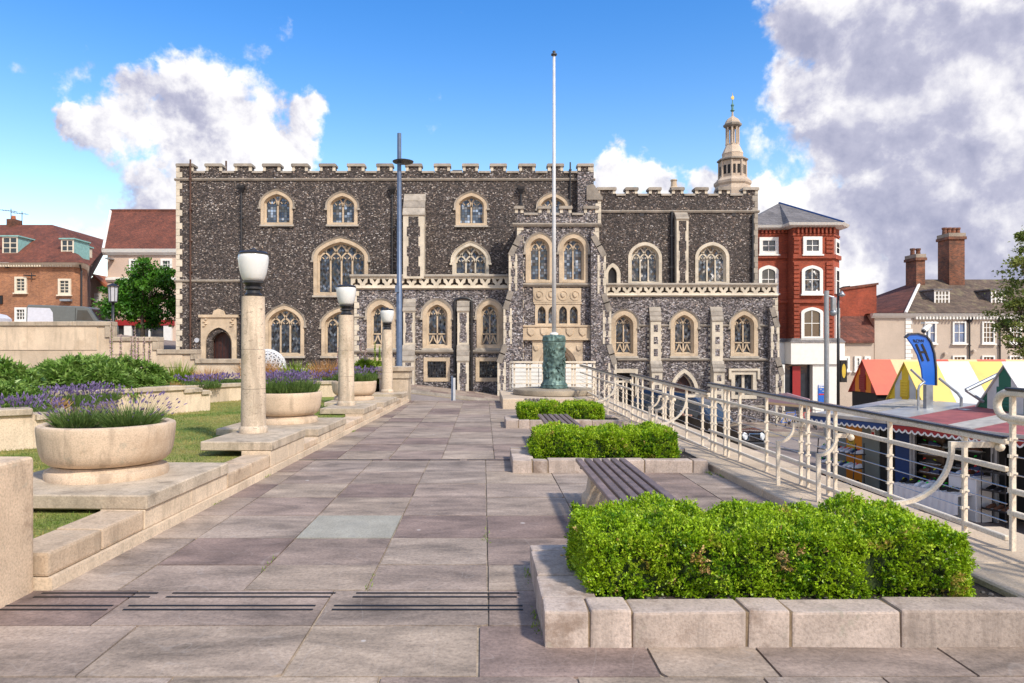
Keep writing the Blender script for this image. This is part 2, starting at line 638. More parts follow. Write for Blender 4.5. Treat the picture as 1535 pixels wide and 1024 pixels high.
def leafmat(name, c, c2, var=0.5, trans=0.25, rough=0.5, sc=9.0, dry=None, dry_amt=0.0):
    m, nt, b = newmat(name)
    p = pos(nt)
    n1 = NOISE(nt, p, sc, 2.0, 0.6)
    n2 = NOISE(nt, p, 90.0, 1.0, 0.5)
    col = MIX(nt, MAPR(nt, n1, 0.35, 0.65), c, c2)
    col = MIX(nt, 1.0, col, RAMP(nt, n2, [(0.3, 1 - var), (0.7, 1 + var)]), 'MULTIPLY')
    if dry:
        col = MIX(nt, MAPR(nt, NOISE(nt, VM(nt, 'ADD', p, (3.1, 0.4, 7.7)), 3.6, 3.0, 0.6), 0.635, 0.70, 0.0, dry_amt), col, dry)
    setin(nt, b, 'Base Color', col)
    setin(nt, b, 'Roughness', rough)
    setin(nt, b, 'Specular IOR Level', 0.35)
    if trans:
        out = [n for n in nt.nodes if n.type == 'OUTPUT_MATERIAL'][0]
        tr = N(nt, 'ShaderNodeBsdfTranslucent', {'Color': col})
        mx = N(nt, 'ShaderNodeMixShader', {0: trans, 1: b.outputs[0], 2: tr.outputs[0]})
        nt.links.new(mx.outputs[0], out.inputs[0])
    return m


def glassmat(name, c, lead=None, leadc=(0.05, 0.05, 0.055), rough=0.12, sq=False, pale=0.0, palec=(0.30, 0.34, 0.38)):
    m, nt, b = newmat(name)
    p = pos(nt)
    n1 = NOISE(nt, p, 1.3, 3.0, 0.6)
    col = RAMP(nt, n1, [(0.3, scale(c, 0.55)), (0.7, scale(c, 1.5))])
    if pale:
        col = MIX(nt, MAPR(nt, NOISE(nt, p, 1.9, 2.0), 0.52, 0.60, 0.0, pale), col, palec)  # pale patches: sky reflection put into the pane colour
    h = NOISE(nt, p, 7.0, 2.0)
    if lead:
        sx = N(nt, 'ShaderNodeSeparateXYZ', {0: p})
        a, c_ = sx.outputs[0], M(nt, 'MULTIPLY', sx.outputs[2], 0.68)
        u, v = (a, sx.outputs[2]) if sq else (M(nt, 'ADD', a, c_), M(nt, 'SUBTRACT', a, c_))
        du = M(nt, 'ABSOLUTE', M(nt, 'SUBTRACT', M(nt, 'FRACT', M(nt, 'DIVIDE', u, lead)), 0.5))
        dv = M(nt, 'ABSOLUTE', M(nt, 'SUBTRACT', M(nt, 'FRACT', M(nt, 'DIVIDE', v, lead)), 0.5))
        ln = MAPR(nt, M(nt, 'MAXIMUM', du, dv), 0.40, 0.45)
        # every quarry sits at its own slight angle
        iu = M(nt, 'FLOOR', M(nt, 'DIVIDE', u, lead))
        iv = M(nt, 'FLOOR', M(nt, 'DIVIDE', v, lead))
        wn = N(nt, 'ShaderNodeTexWhiteNoise', {'Vector': N(nt, 'ShaderNodeCombineXYZ', {0: iu, 1: iv, 2: 0.0}).outputs[0]})
        cellc = RAMP(nt, wn.outputs['Value'], [(0.0, 0.35), (0.55, 0.8), (0.8, 1.8), (1.0, 4.0)])
        col = MIX(nt, 1.0, col, cellc, 'MULTIPLY')
        col = MIX(nt, ln, col, leadc)
        tilt = VM(nt, 'SCALE', VM(nt, 'SUBTRACT', wn.outputs['Color'], (0.5, 0.5, 0.5)))
        tilt.node.inputs['Scale'].default_value = 0.22
        g = N(nt, 'ShaderNodeNewGeometry')
        nv = VM(nt, 'NORMALIZE', VM(nt, 'ADD', g.outputs['Normal'], tilt))
        nt.links.new(nv, b.inputs['Normal'])
        setin(nt, b, 'Roughness', MAPR(nt, ln, 0, 1, rough, 0.6))
    else:
        setin(nt, b, 'Roughness', rough)
        bump(nt, b, h, 0.08, 0.02)
    setin(nt, b, 'Base Color', col)
    setin(nt, b, 'Specular IOR Level', 0.6)
    return m


# stone and walls
stone('limestone_warm', (0.53, 0.415, 0.295), 0.22, 1.5, 40, stain=(0.20, 0.16, 0.13), stain_amt=0.55)
stone('limestone_grey', (0.36, 0.315, 0.265), 0.28, 1.8, 35, stain=(0.13, 0.115, 0.10), stain_amt=0.6)
stone('limestone_pale', (0.60, 0.525, 0.42), 0.22, 1.6, 40, stain=(0.26, 0.22, 0.18), stain_amt=0.5)
stone('coping_grey', (0.27, 0.235, 0.20), 0.3, 2.2, 35, stain=(0.11, 0.10, 0.09), stain_amt=0.55)
stone('garden_stone', (0.64, 0.505, 0.37), 0.2, 0.9, 55, rnd=0.05, streak=0.35, stain=(0.42, 0.31, 0.21), stain_sc=1.4, stain_amt=0.45, bmp=0.25, bd=0.006)
stone('garden_coping', (0.48, 0.39, 0.295), 0.28, 1.8, 60, streak=0.5, rnd=0.09, stain=(0.17, 0.14, 0.105), stain_sc=2.6, stain_amt=0.75, bmp=0.5, bd=0.008)
stone('kerb_stone', (0.57, 0.43, 0.305), 0.25, 1.6, 60, streak=0.5, rnd=0.12, stain=(0.21, 0.14, 0.09), stain_sc=2.2, stain_amt=0.8, bmp=0.5, bd=0.008)
stone('column_stone', (0.57, 0.46, 0.35), 0.25, 1.1, 60, streak=0.6, stain=(0.33, 0.26, 0.17), stain_sc=1.7, stain_amt=0.7, pits=0.75, bmp=0.5, bd=0.006)
stone('bowl_stone', (0.60, 0.46, 0.335), 0.2, 1.4, 80, streak=0.55, stain=(0.36, 0.245, 0.155), stain_sc=1.6, stain_amt=0.65, bmp=0.35, bd=0.005)
stone('box_stone', (0.46, 0.37, 0.315), 0.3, 2.0, 60, streak=0.5, rnd=0.14, stain=(0.19, 0.13, 0.095), stain_sc=2.6, stain_amt=0.8, bmp=0.7, bd=0.008)
stone('ledge_stone', (0.52, 0.41, 0.30), 0.22, 1.3, 60, rnd=0.06, stain=(0.26, 0.22, 0.18), stain_sc=1.6, stain_amt=0.5, bmp=0.6, bd=0.008)
stone('plinth_stone', (0.30, 0.25, 0.20), 0.3, 1.4, 50, stain=(0.14, 0.12, 0.09), stain_amt=0.6)
stone('drum_stone', (0.33, 0.27, 0.20), 0.3, 1.4, 50, stain=(0.15, 0.13, 0.085), stain_amt=0.7)
stone('mortar', (0.25, 0.18, 0.115), 0.3, 3.0, 60)
stone('joint_sand', (0.38, 0.305, 0.23), 0.4, 2.5, 40, bmp=0.6, stain=(0.06, 0.05, 0.042), stain_sc=1.5, stain_amt=0.9)
stone('render_pink', (0.60, 0.45, 0.36), 0.10, 0.6, 20, bmp=0.1)
stone('render_cream', (0.50, 0.41, 0.335), 0.12, 0.6, 20, bmp=0.1, stain=(0.38, 0.31, 0.26), stain_amt=0.5)
stone('cupola_stone', (0.52, 0.42, 0.33), 0.2, 1.5, 20, stain=(0.25, 0.20, 0.17), stain_amt=0.5)
stone('pave_far', (0.27, 0.225, 0.205), 0.2, 0.6, 12, bmp=0.2)
stone('road_surface', (0.235, 0.19, 0.175), 0.22, 0.5, 30, bmp=0.3, stain=(0.15, 0.13, 0.125), stain_amt=0.5)
stone('soil', (0.045, 0.035, 0.028), 0.4, 6.0, 60, bmp=1.0, bd=0.03)
stone('pebble', (0.16, 0.145, 0.14), 0.4, 9.0, 60, rnd=0.4)
flint('flint_dark', (0.027, 0.0215, 0.0205), (0.087, 0.068, 0.062), (0.22, 0.182, 0.16), (0.52, 0.48, 0.45), (0.40, 0.76, 0.92), 0.075, (0.125, 0.10, 0.088))
flint('flint_light', (0.034, 0.029, 0.033), (0.14, 0.122, 0.130), (0.34, 0.31, 0.318), (0.62, 0.59, 0.58), (0.34, 0.60, 0.90), 0.082, (0.23, 0.20, 0.19))
brick('brick_red', (0.38, 0.066, 0.026), (0.25, 0.040, 0.020), (0.27, 0.10, 0.065), 0.4)
brick('brick_brown', (0.44, 0.175, 0.075), (0.27, 0.10, 0.048), (0.33, 0.24, 0.17), 0.3)
brick('brick_chimney', (0.27, 0.085, 0.04), (0.11, 0.045, 0.03), (0.20, 0.13, 0.09), 0.75)
tiles('tile_red', (0.20, 0.058, 0.032), (0.125, 0.042, 0.027), var=0.45)
tiles('tile_orange', (0.42, 0.13, 0.05), (0.34, 0.10, 0.045), var=0.25)
tiles('tile_brown', (0.155, 0.105, 0.075), (0.10, 0.068, 0.05), 0.13, 0.2, 0.4, moss=(0.20, 0.17, 0.09))
tiles('tile_pan', (0.17, 0.055, 0.035), (0.105, 0.04, 0.03), 0.28, 0.24, 0.4)
tiles('slate_grey', (0.19, 0.175, 0.175), (0.13, 0.12, 0.12), 0.2, 0.3, 0.3)
# paint, metal, glass
plain('pole_white', (0.52, 0.52, 0.53), 0.4, var=0.1)
plain('paint_cream', (0.70, 0.61, 0.48), 0.45, var=0.14, sc=9, spec=0.4, bmp=0.05)
plain('paint_white', (0.76, 0.74, 0.70), 0.5, var=0.06)
stone('paint_rail', (0.70, 0.61, 0.495), 0.10, 5.0, 70, bmp=0.12, rough=0.45, stain=(0.24, 0.13, 0.06), stain_sc=9.0, stain_amt=0.30, streak=0.10, bd=0.003)
plain('rail_cap', (0.030, 0.030, 0.038), 0.25, var=0.3, spec=0.6)
plain('wire_steel', (0.45, 0.43, 0.42), 0.35, 1.0)
plain('iron_black', (0.018, 0.018, 0.022), 0.4, var=0.3, spec=0.5)
plain('pipe_brown', (0.075, 0.035, 0.022), 0.6, var=0.3)
plain('steel_blue', (0.10, 0.135, 0.21), 0.38, 0.25, var=0.18, spec=0.5)
plain('galvanised', (0.34, 0.36, 0.39), 0.4, 0.6, var=0.15)
plain('aluminium', (0.48, 0.47, 0.45), 0.42, 0.55, var=0.2, sc=3)
plain('dark_metal', (0.06, 0.06, 0.065), 0.45, 0.3)
plain('gold', (0.75, 0.48, 0.14), 0.3, 1.0)
plain('verdigris', (0.11, 0.24, 0.22), 0.7, 0.1, var=0.5, sc=4)
plain('lamp_glass', (0.66, 0.66, 0.65), 0.22, var=0.04, spec=0.5)
plain('lantern_glass', (0.42, 0.43, 0.47), 0.15, var=0.1)
plain('door_wood', (0.040, 0.012, 0.009), 0.55, var=0.4, sc=5)
plain('bench_slat', (0.155, 0.108, 0.096), 0.42, var=0.35, sc=7, spec=0.5, rnd=0.18, bmp=0.1)
plain('blue_paint', (0.012, 0.12, 0.52), 0.35, var=0.05)
plain('blue_deep', (0.012, 0.045, 0.16), 0.5, var=0.1)
plain('sign_black', (0.012, 0.012, 0.014), 0.45)
plain('sign_yellow', (0.62, 0.42, 0.05), 0.5)
plain('sign_red', (0.55, 0.025, 0.025), 0.45)
plain('sign_pink', (0.55, 0.34, 0.36), 0.5)
plain('teal_lead', (0.23, 0.42, 0.40), 0.6, var=0.2)
plain('tent_red', (0.58, 0.07, 0.035), 0.55, var=0.2, sc=2)
plain('tent_redpale', (0.64, 0.11, 0.055), 0.5, var=0.2, sc=2)
plain('tent_darkred', (0.30, 0.02, 0.022), 0.5)
plain('tent_orange', (0.80, 0.24, 0.02), 0.5)
plain('tent_cream', (0.68, 0.46, 0.24), 0.55, var=0.06)
plain('tent_yellow', (0.78, 0.52, 0.03), 0.5)
plain('tent_paleyellow', (0.70, 0.49, 0.11), 0.5, var=0.16, sc=2)
plain('tent_white', (0.58, 0.57, 0.56), 0.5, var=0.16, sc=2)
plain('tent_green', (0.018, 0.13, 0.075), 0.5)
plain('awning_red', (0.29, 0.085, 0.085), 0.7, var=0.3, sc=3)
plain('canopy_grey', (0.40, 0.37, 0.33), 0.6, var=0.25, sc=3)
plain('stall_panel', (0.20, 0.22, 0.20), 0.6)
plain('stall_dark', (0.022, 0.020, 0.020), 0.7)
plain('stall_orange', (0.72, 0.26, 0.02), 0.55)
plain('stall_cloth', (0.66, 0.64, 0.64), 0.7)
plain('shelf_wood', (0.16, 0.10, 0.065), 0.6)
plain('shoe_black', (0.015, 0.014, 0.016), 0.45, rnd=0.5)
plain('shoe_white', (0.62, 0.64, 0.70), 0.5)
plain('shoe_navy', (0.03, 0.045, 0.12), 0.5)
plain('shoe_brown', (0.13, 0.055, 0.03), 0.5)
plain('tag_green', (0.02, 0.70, 0.06), 0.5)
plain('tag_red', (0.85, 0.05, 0.03), 0.5)
plain('tag_yellow', (0.65, 0.70, 0.03), 0.5)
plain('car_black', (0.008, 0.009, 0.013), 0.22, var=0.1, spec=0.5, coat=0.8)
plain('van_grey', (0.115, 0.125, 0.125), 0.35, var=0.1, coat=0.4)
plain('van_white', (0.60, 0.60, 0.66), 0.4)
plain('tyre', (0.018, 0.018, 0.018), 0.8)
plain('chrome', (0.7, 0.7, 0.7), 0.15, 1.0)
plain('headlamp', (0.75, 0.77, 0.8), 0.1)
plain('skin', (0.50, 0.27, 0.18), 0.5, var=0.05)
plain('cloth_white', (0.62, 0.66, 0.74), 0.8)
plain('cloth_blue', (0.03, 0.05, 0.13), 0.8)
plain('hair_dark', (0.02, 0.014, 0.01), 0.6)
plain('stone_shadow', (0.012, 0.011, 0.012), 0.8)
plain('slot_black', (0.008, 0.008, 0.010), 0.6)
plain('curtain', (0.52, 0.50, 0.46), 0.8)
plain('line_yellow', (0.46, 0.37, 0.16), 0.7, var=0.3, sc=5)
plain('bark', (0.07, 0.052, 0.038), 0.9, var=0.4, bmp=0.6)
plain('twig', (0.045, 0.035, 0.02), 0.9, var=0.3)
glassmat('glass_leaded', (0.030, 0.036, 0.048), 0.15, (0.020, 0.020, 0.022))
glassmat('glass_pale', (0.075, 0.095, 0.125), 0.15, (0.022, 0.022, 0.026), sq=True)
glassmat('glass_mixed', (0.035, 0.045, 0.06), 0.17, (0.02, 0.02, 0.022), pale=0.75, palec=(0.34, 0.33, 0.32))
glassmat('glass_plain', (0.028, 0.032, 0.040), rough=0.06)
glassmat('glass_blue', (0.05, 0.13, 0.26), rough=0.08)
glassmat('glass_car', (0.02, 0.025, 0.03), rough=0.04)
# leaves
leafmat('leaf_box', (0.10, 0.23, 0.006), (0.30, 0.45, 0.014), 0.55, 0.3, 0.4, 4.0, dry=(0.55, 0.36, 0.10), dry_amt=0.85)
leafmat('leaf_box_tip', (0.34, 0.52, 0.015), (0.46, 0.60, 0.04), 0.3, 0.3, 0.4, 6.0)
leafmat('leaf_dead', (0.52, 0.34, 0.10), (0.62, 0.44, 0.20), 0.35, 0.2, 0.7, 12.0)
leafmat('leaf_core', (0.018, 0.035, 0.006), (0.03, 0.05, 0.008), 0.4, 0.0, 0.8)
leafmat('leaf_lav', (0.075, 0.135, 0.03), (0.13, 0.20, 0.05), 0.4, 0.2)
leafmat('flower_lav', (0.15, 0.105, 0.245), (0.26, 0.19, 0.37), 0.4, 0.15, 0.8)
leafmat('leaf_mound', (0.11, 0.22, 0.03), (0.27, 0.40, 0.10), 0.4, 0.25, 0.4, 5.0)
leafmat('leaf_lime', (0.16, 0.27, 0.02), (0.26, 0.34, 0.03), 0.4, 0.25)
leafmat('leaf_tree', (0.03, 0.12, 0.008), (0.085, 0.23, 0.018), 0.4, 0.25, 0.45, 1.5)
leafmat('leaf_tree_pale', (0.11, 0.16, 0.03), (0.24, 0.27, 0.06), 0.4, 0.25, 0.5, 1.5)
leafmat('grass_orange', (0.40, 0.20, 0.07), (0.50, 0.27, 0.10), 0.35, 0.2, 0.8)
leafmat('dead_flower', (0.46, 0.29, 0.13), (0.38, 0.21, 0.08), 0.3, 0.1, 0.9)
leafmat('spike_flower', (0.50, 0.36, 0.36), (0.36, 0.22, 0.26), 0.4, 0.1, 0.8)
leafmat('grass_blade', (0.13, 0.20, 0.03), (0.36, 0.30, 0.10), 0.35, 0.2, 0.7, 1.2)


def pave_mat():
    """worn riven flags: each its own tone, smeared grain, stains, chewing-gum spots"""
    m, nt, b = newmat('paving')
    p = pos(nt)
    r = rand(nt)
    off = N(nt, 'ShaderNodeCombineXYZ', {0: M(nt, 'MULTIPLY', r, 53.0), 1: M(nt, 'MULTIPLY', r, 97.0), 2: 0.0}).outputs[0]
    q = VM(nt, 'ADD', p, off)
    tone = RAMP(nt, r, [(0.0, (0.215, 0.152, 0.130)), (0.3, (0.275, 0.204, 0.170)), (0.55, (0.315, 0.245, 0.198)), (0.8, (0.35, 0.272, 0.208)), (1.0, (0.30, 0.238, 0.20))])
    n1 = NOISE(nt, VM(nt, 'MULTIPLY', q, (0.9, 1.7, 1.0)), 1.7, 9.0, 0.68, 0.4)
    n2 = NOISE(nt, q, 38.0, 4.0, 0.75)
    n3 = NOISE(nt, VM(nt, 'MULTIPLY', p, (0.35, 1.2, 1.0)), 1.6, 7.0, 0.7)
    col = MIX(nt, 1.0, tone, RAMP(nt, n1, [(0.28, 0.46), (0.5, 0.98), (0.72, 1.42)]), 'MULTIPLY')
    col = MIX(nt, 1.0, col, RAMP(nt, n3, [(0.3, 0.62), (0.55, 1.02), (0.8, 1.22)]), 'MULTIPLY')
    col = MIX(nt, 1.0, col, RAMP(nt, n2, [(0.3, 0.66), (0.5, 1.0), (0.7, 1.25)]), 'MULTIPLY')
    sv = N(nt, 'ShaderNodeTexVoronoi', {'Vector': p, 'Scale': 2.3, 'Randomness': 1.0})
    sp = MAPR(nt, M(nt, 'SUBTRACT', sv.outputs['Distance'], M(nt, 'MULTIPLY', N(nt, 'ShaderNodeSeparateColor', {0: sv.outputs['Color']}).outputs[0], 0.05)), 0.0, 0.022, 0.75, 0.0)
    col = MIX(nt, sp, col, (0.50, 0.45, 0.42))
    scr = MAPR(nt, M(nt, 'ABSOLUTE', M(nt, 'SUBTRACT', NOISE(nt, VM(nt, 'MULTIPLY', q, (1.0, 0.6, 1.0)), 1.3, 2.0, 0.5, 1.2), 0.5)), 0.0, 0.006, 0.16, 0.0)
    col = MIX(nt, scr, col, (0.44, 0.40, 0.37))
    setin(nt, b, 'Base Color', col)
    setin(nt, b, 'Roughness', MAPR(nt, n1, 0.3, 0.7, 0.72, 0.9))
    setin(nt, b, 'Specular IOR Level', 0.3)
    bump(nt, b, M(nt, 'ADD', M(nt, 'MULTIPLY', n2, 0.35), n1), 0.35, 0.012)
    return m


pave_mat()
stone('paving_pale', (0.335, 0.315, 0.265), 0.2, 3.0, 60, stain=(0.2, 0.2, 0.19), stain_sc=3.0, stain_amt=0.4)


def lawn_mat():
    m, nt, b = newmat('lawn')
    p = pos(nt)
    n1 = NOISE(nt, p, 0.8, 6.0, 0.7)
    n2 = NOISE(nt, VM(nt, 'MULTIPLY', p, (1.0, 0.5, 1.0)), 34.0, 4.0, 0.7)
    col = RAMP(nt, n1, [(0.32, (0.11, 0.19, 0.022)), (0.48, (0.22, 0.25, 0.045)), (0.64, (0.38, 0.31, 0.10))])
    col = MIX(nt, 1.0, col, RAMP(nt, n2, [(0.25, 0.5), (0.5, 1.0), (0.75, 1.5)]), 'MULTIPLY')
    setin(nt, b, 'Base Color', col)
    setin(nt, b, 'Roughness', 0.95)
    bump(nt, b, n2, 1.0, 0.05)


lawn_mat()


def bronze_mat():
    m, nt, b = newmat('bronze_relief')
    p = pos(nt)
    n1 = NOISE(nt, p, 3.5, 6.0, 0.65, 0.5)
    v = N(nt, 'ShaderNodeTexVoronoi', {'Vector': VM(nt, 'MULTIPLY', p, (1, 1, 0.7)), 'Scale': 9.0, 'Smoothness': 0.6}, feature='SMOOTH_F1')
    col = RAMP(nt, n1, [(0.3, (0.025, 0.045, 0.045)), (0.5, (0.085, 0.145, 0.13)), (0.7, (0.21, 0.31, 0.27))])
    setin(nt, b, 'Base Color', col)
    setin(nt, b, 'Roughness', 0.55)
    setin(nt, b, 'Metallic', 0.35)
    bump(nt, b, M(nt, 'ADD', v.outputs['Distance'], M(nt, 'MULTIPLY', n1, 0.6)), 1.0, 0.06)


bronze_mat()


# ================================================================ street, terrace, garden ground
def sheet(name, x0, x1, y0, y1, mat, dz=0.0, nx=24, ny=2, kind='structure'):
    mb = MB()
    xs = sorted(set([x0 + (x1 - x0) * k / nx for k in range(nx + 1)] + [x for x in (-34, 13) if x0 < x < x1]))
    ys = [y0 + (y1 - y0) * k / ny for k in range(ny + 1)]
    for a, b in zip(xs, xs[1:]):
        for c, d in zip(ys, ys[1:]):
            mb.face([(a, c, street_z(a) + dz), (b, c, street_z(b) + dz), (b, d, street_z(b) + dz), (a, d, street_z(a) + dz)])
    o = mb.build(name, MATS[mat])
    return tag(o, kind=kind)


def ground():
    mb = MB()
    def patch(x0, x1, y0, y1, nx):
        xs = sorted(set([x0 + (x1 - x0) * k / nx for k in range(nx + 1)] + [x for x in (-34, 13) if x0 < x < x1]))
        for a, b in zip(xs, xs[1:]):
            mb.face([(a, y0, street_z(a)), (b, y0, street_z(b)), (b, y1, street_z(b)), (a, y1, street_z(a))])
    patch(-900, 900, 25.35, 2000, 60)
    patch(4.0, 900, -200, 25.35, 20)
    patch(-900, -26, -200, 25.35, 12)
    o = mb.build('street', MATS['road_surface'])
    tag(o, kind='structure')
    mb = MB()
    mb.box(-26, 4.02, -40, 25.35, -3.4, -0.35)
    tag(mb.build('terrain', MATS['mortar']), kind='structure')
    # pavement along the hall, a kerb step above the road
    pv = MB()
    xs = [-30 + k for k in range(0, 56)]
    for a, b in zip(xs, xs[1:]):
        pv.hexa([(a, 33.6, street_z(a) - .3), (b, 33.6, street_z(b) - .3), (b, 41, street_z(b) - .3), (a, 41, street_z(a) - .3),
                 (a, 33.6, street_z(a) + .11), (b, 33.6, street_z(b) + .11), (b, 41, street_z(b) + .11), (a, 41, street_z(a) + .11)])
    pvo = tag(pv.build('pavement', MATS['joint_sand']), kind='structure')
    slab = None
    for r, (ya, yb) in enumerate(((33.75, 34.75), (34.77, 35.75), (35.77, 36.7), (36.72, 37.9))):
        x = -6.0 + (r % 2) * .4
        while x < 18:
            w = .86
            if slab is None:
                m = MB().box(0, w - .02, 0, 1, 0, .03)
                slab = m.mesh('paving_slab', MATS['paving'])
            o = bpy.data.objects.new('paving_slab', slab)
            o.location = (x, ya, street_z(x) + .1)
            o.scale = (1, yb - ya, 1)
            o.rotation_euler = (0, math.atan(.12) if x < 13 else .02, 0)
            COL.objects.link(o)
            o.parent = pvo
            x += w
    # kerb line and road lines
    kb = MB()
    for a, b in zip(xs, xs[1:]):
        kb.hexa([(a, 33.45, street_z(a) - .2), (b, 33.45, street_z(b) - .2), (b, 33.6, street_z(b) - .2), (a, 33.6, street_z(a) - .2),
                 (a, 33.45, street_z(a) + .125), (b, 33.45, street_z(b) + .125), (b, 33.6, street_z(b) + .125), (a, 33.6, street_z(a) + .125)])
    tag(kb.build('kerb', MATS['limestone_grey']), kind='structure')
    sheet('road_marking', -20, 24, 33.05, 33.15, 'line_yellow', .004)
    sheet('road_marking', -20, 24, 32.75, 32.85, 'line_yellow', .004)
    sheet('road_marking', 4.6, 30, 27.2, 27.3, 'line_yellow', .004)
    sheet('road', -20, 40, 27.3, 32.2, 'pave_far', .002)


ground()


def slab_obj(parent, x0, x1, y0, y1, mat='paving', z=None, bev=.006):
    g = .007
    z = RND.uniform(-.002, .002) if z is None else z
    j = lambda: RND.uniform(-.003, .003)
    p = [(x0 + g + j(), y0 + g + j()), (x1 - g + j(), y0 + g + j()), (x1 - g + j(), y1 - g + j()), (x0 + g + j(), y1 - g + j())]
    mb = MB()
    # a knocked-off corner now and then
    if RND.random() < .22:
        k = RND.randrange(4)
        a, b, c = Vector(p[k - 1]), Vector(p[k]), Vector(p[(k + 1) % 4])
        t = RND.uniform(.02, .06)
        p[k:k + 1] = [tuple(b + (a - b).normalized() * t), tuple(b + (c - b).normalized() * t * RND.uniform(.5, 1.3))]
    mb.prism(p, z, -.05, 'z', back=False)
    o = mb.build('paving_slab', MATS[mat], parent)
    return o


def kerb_x(Y):
    return -3.15 + .036 * Y


def terrace():
    mb = MB()
    mb.box(-3.6, 4.0, -14, 22.75, -.4, -.014)
    t = tag(mb.build('terrace', MATS['joint_sand']), kind='structure')
    colsA = [-3.35, -2.5, -1.64, -.8, .03, .9, 1.75, 2.6, 3.25]
    colsB = [-3.0, -2.2, -1.42, -.63, .16, .95, 1.75, 2.6, 3.25]
    colsD = [-4.1, -3.08, -2.06, -1.02, -.03, .9, 1.5, 2.5, 3.4, 4.0]
    rows = [(4.86, 5.43), (5.43, 6.2), (6.2, 7.04), (7.04, 7.9), (7.9, 8.7), (8.7, 9.55), (9.55, 10.5)]
    pale = {(7.04, 2)}
    for (a, b) in rows:
        for k in range(len(colsA) - 1):
            if k >= 5 and b < 5.4:
                continue
            slab_obj(t, colsA[k], colsA[k + 1], a, b, 'paving_pale' if (a, k) == (6.2, 2) else 'paving')
    for (a, b) in [(10.66, 11.5), (11.5, 12.3), (12.3, 13.2), (13.2, 14.1), (14.1, 15.0), (15.0, 15.95), (16.1, 17.0), (17.0, 17.9), (17.9, 18.8), (18.8, 19.7), (19.7, 20.7), (20.7, 21.7), (21.7, 22.7)]:
        for k in range(len(colsB) - 1):
            if kerb_x(a) - .15 > colsB[k + 1]:
                continue
            slab_obj(t, colsB[k], colsB[k + 1], a, b)
    # drain strips: flags with long slots cut through them
    for (a, b) in [(4.24, 4.86), (10.5, 10.66), (15.95, 16.1)]:
        cs = [-3.35, -2.35, -1.02, .03, .9, 1.9, 2.9, 3.6] if b < 5 else colsA
        for k in range(len(cs) - 1):
            if b < 5 and cs[k] > 1:
                continue
            slab_obj(t, cs[k], cs[k + 1], a, b, z=0.0)
    def slot(x0, x1, y, w=.022):
        MB().box(x0, x1, y - w / 2, y + w / 2, .0005, .0035).build('drain_slot', MATS['slot_black'], t)
    for (x0, x1, y) in [(-2.98, -2.2, 4.80), (-2.10, -1.0, 4.80), (-.86, .24, 4.80)]:
        slot(x0, x1, y)
        slot(x0 - .01, x1 - .02, y - .075)
    for (x0, x1, y) in [(-3.3, -2.38, 4.565), (-2.28, -1.08, 4.565), (-.96, .25, 4.565)]:
        slot(x0, x1, y)
        slot(x0, x1, y - .07)
    for (x0, x1) in [(-2.75, -1.5), (-1.4, -.35), (-.25, .85), (.95, 2.4)]:
        slot(x0, x1, 10.56, .05)
    for (x0, x1) in [(-2.5, -1.25), (-1.15, -.3), (-.2, .75)]:
        slot(x0, x1, 16.02, .05)
    for r, (a, b) in enumerate([(3.58, 4.24), (2.86, 3.58), (2.1, 2.86), (1.3, 2.1), (.4, 1.3), (-.5, .4), (-1.5, -.5)]):
        off = [0, .5, .2, .6, .1, .45, .3][r]
        for k in range(len(colsD) - 1):
            x0, x1 = colsD[k] + off * (r > 0), colsD[k + 1] + off * (r > 0)
            slab_obj(t, x0, min(x1, 4.0), a, b)
    # retaining edge along the street, with a broad coping the railing stands on
    w = MB()
    w.prism([(3.62, -14), (4.28, -14), (4.28, -14.001), (4.28, 4), (4.02, 22.7), (2.6, 23.4), (2.6, 22.76), (3.4, 22.5)], -3.4, -.36, 'z')
    tag(w.build('retaining_wall', MATS['ledge_stone']), 'stone retaining wall under the white railing above the street', 'wall')
    y = 3.6
    led = tag(MB().box(3.16, 4.2, -14, 3.55, -.3, .2).build('terrace_ledge', MATS['ledge_stone']), kind='structure')
    while y < 22.4:
        L = min(RND.uniform(.95, 1.35), 22.6 - y)
        top = .2 if y < 5.0 else .09
        xl = 3.16 - .02 * (y - 5) * (y > 5)
        xr = 4.30 - .012 * y
        m = MB()
        m.hexa([(xl, y + .004, -.3), (xr, y + .004, -.3), (xr - .01, y + L - .006, -.3), (xl - .02, y + L - .006, -.3),
                (xl, y + .004, top), (xr, y + .004, top), (xr - .01, y + L - .006, top), (xl - .02, y + L - .006, top)])
        m.build('ledge_block', MATS['ledge_stone'], led, bevel=.012, jitter=.003)
        y += L


terrace()


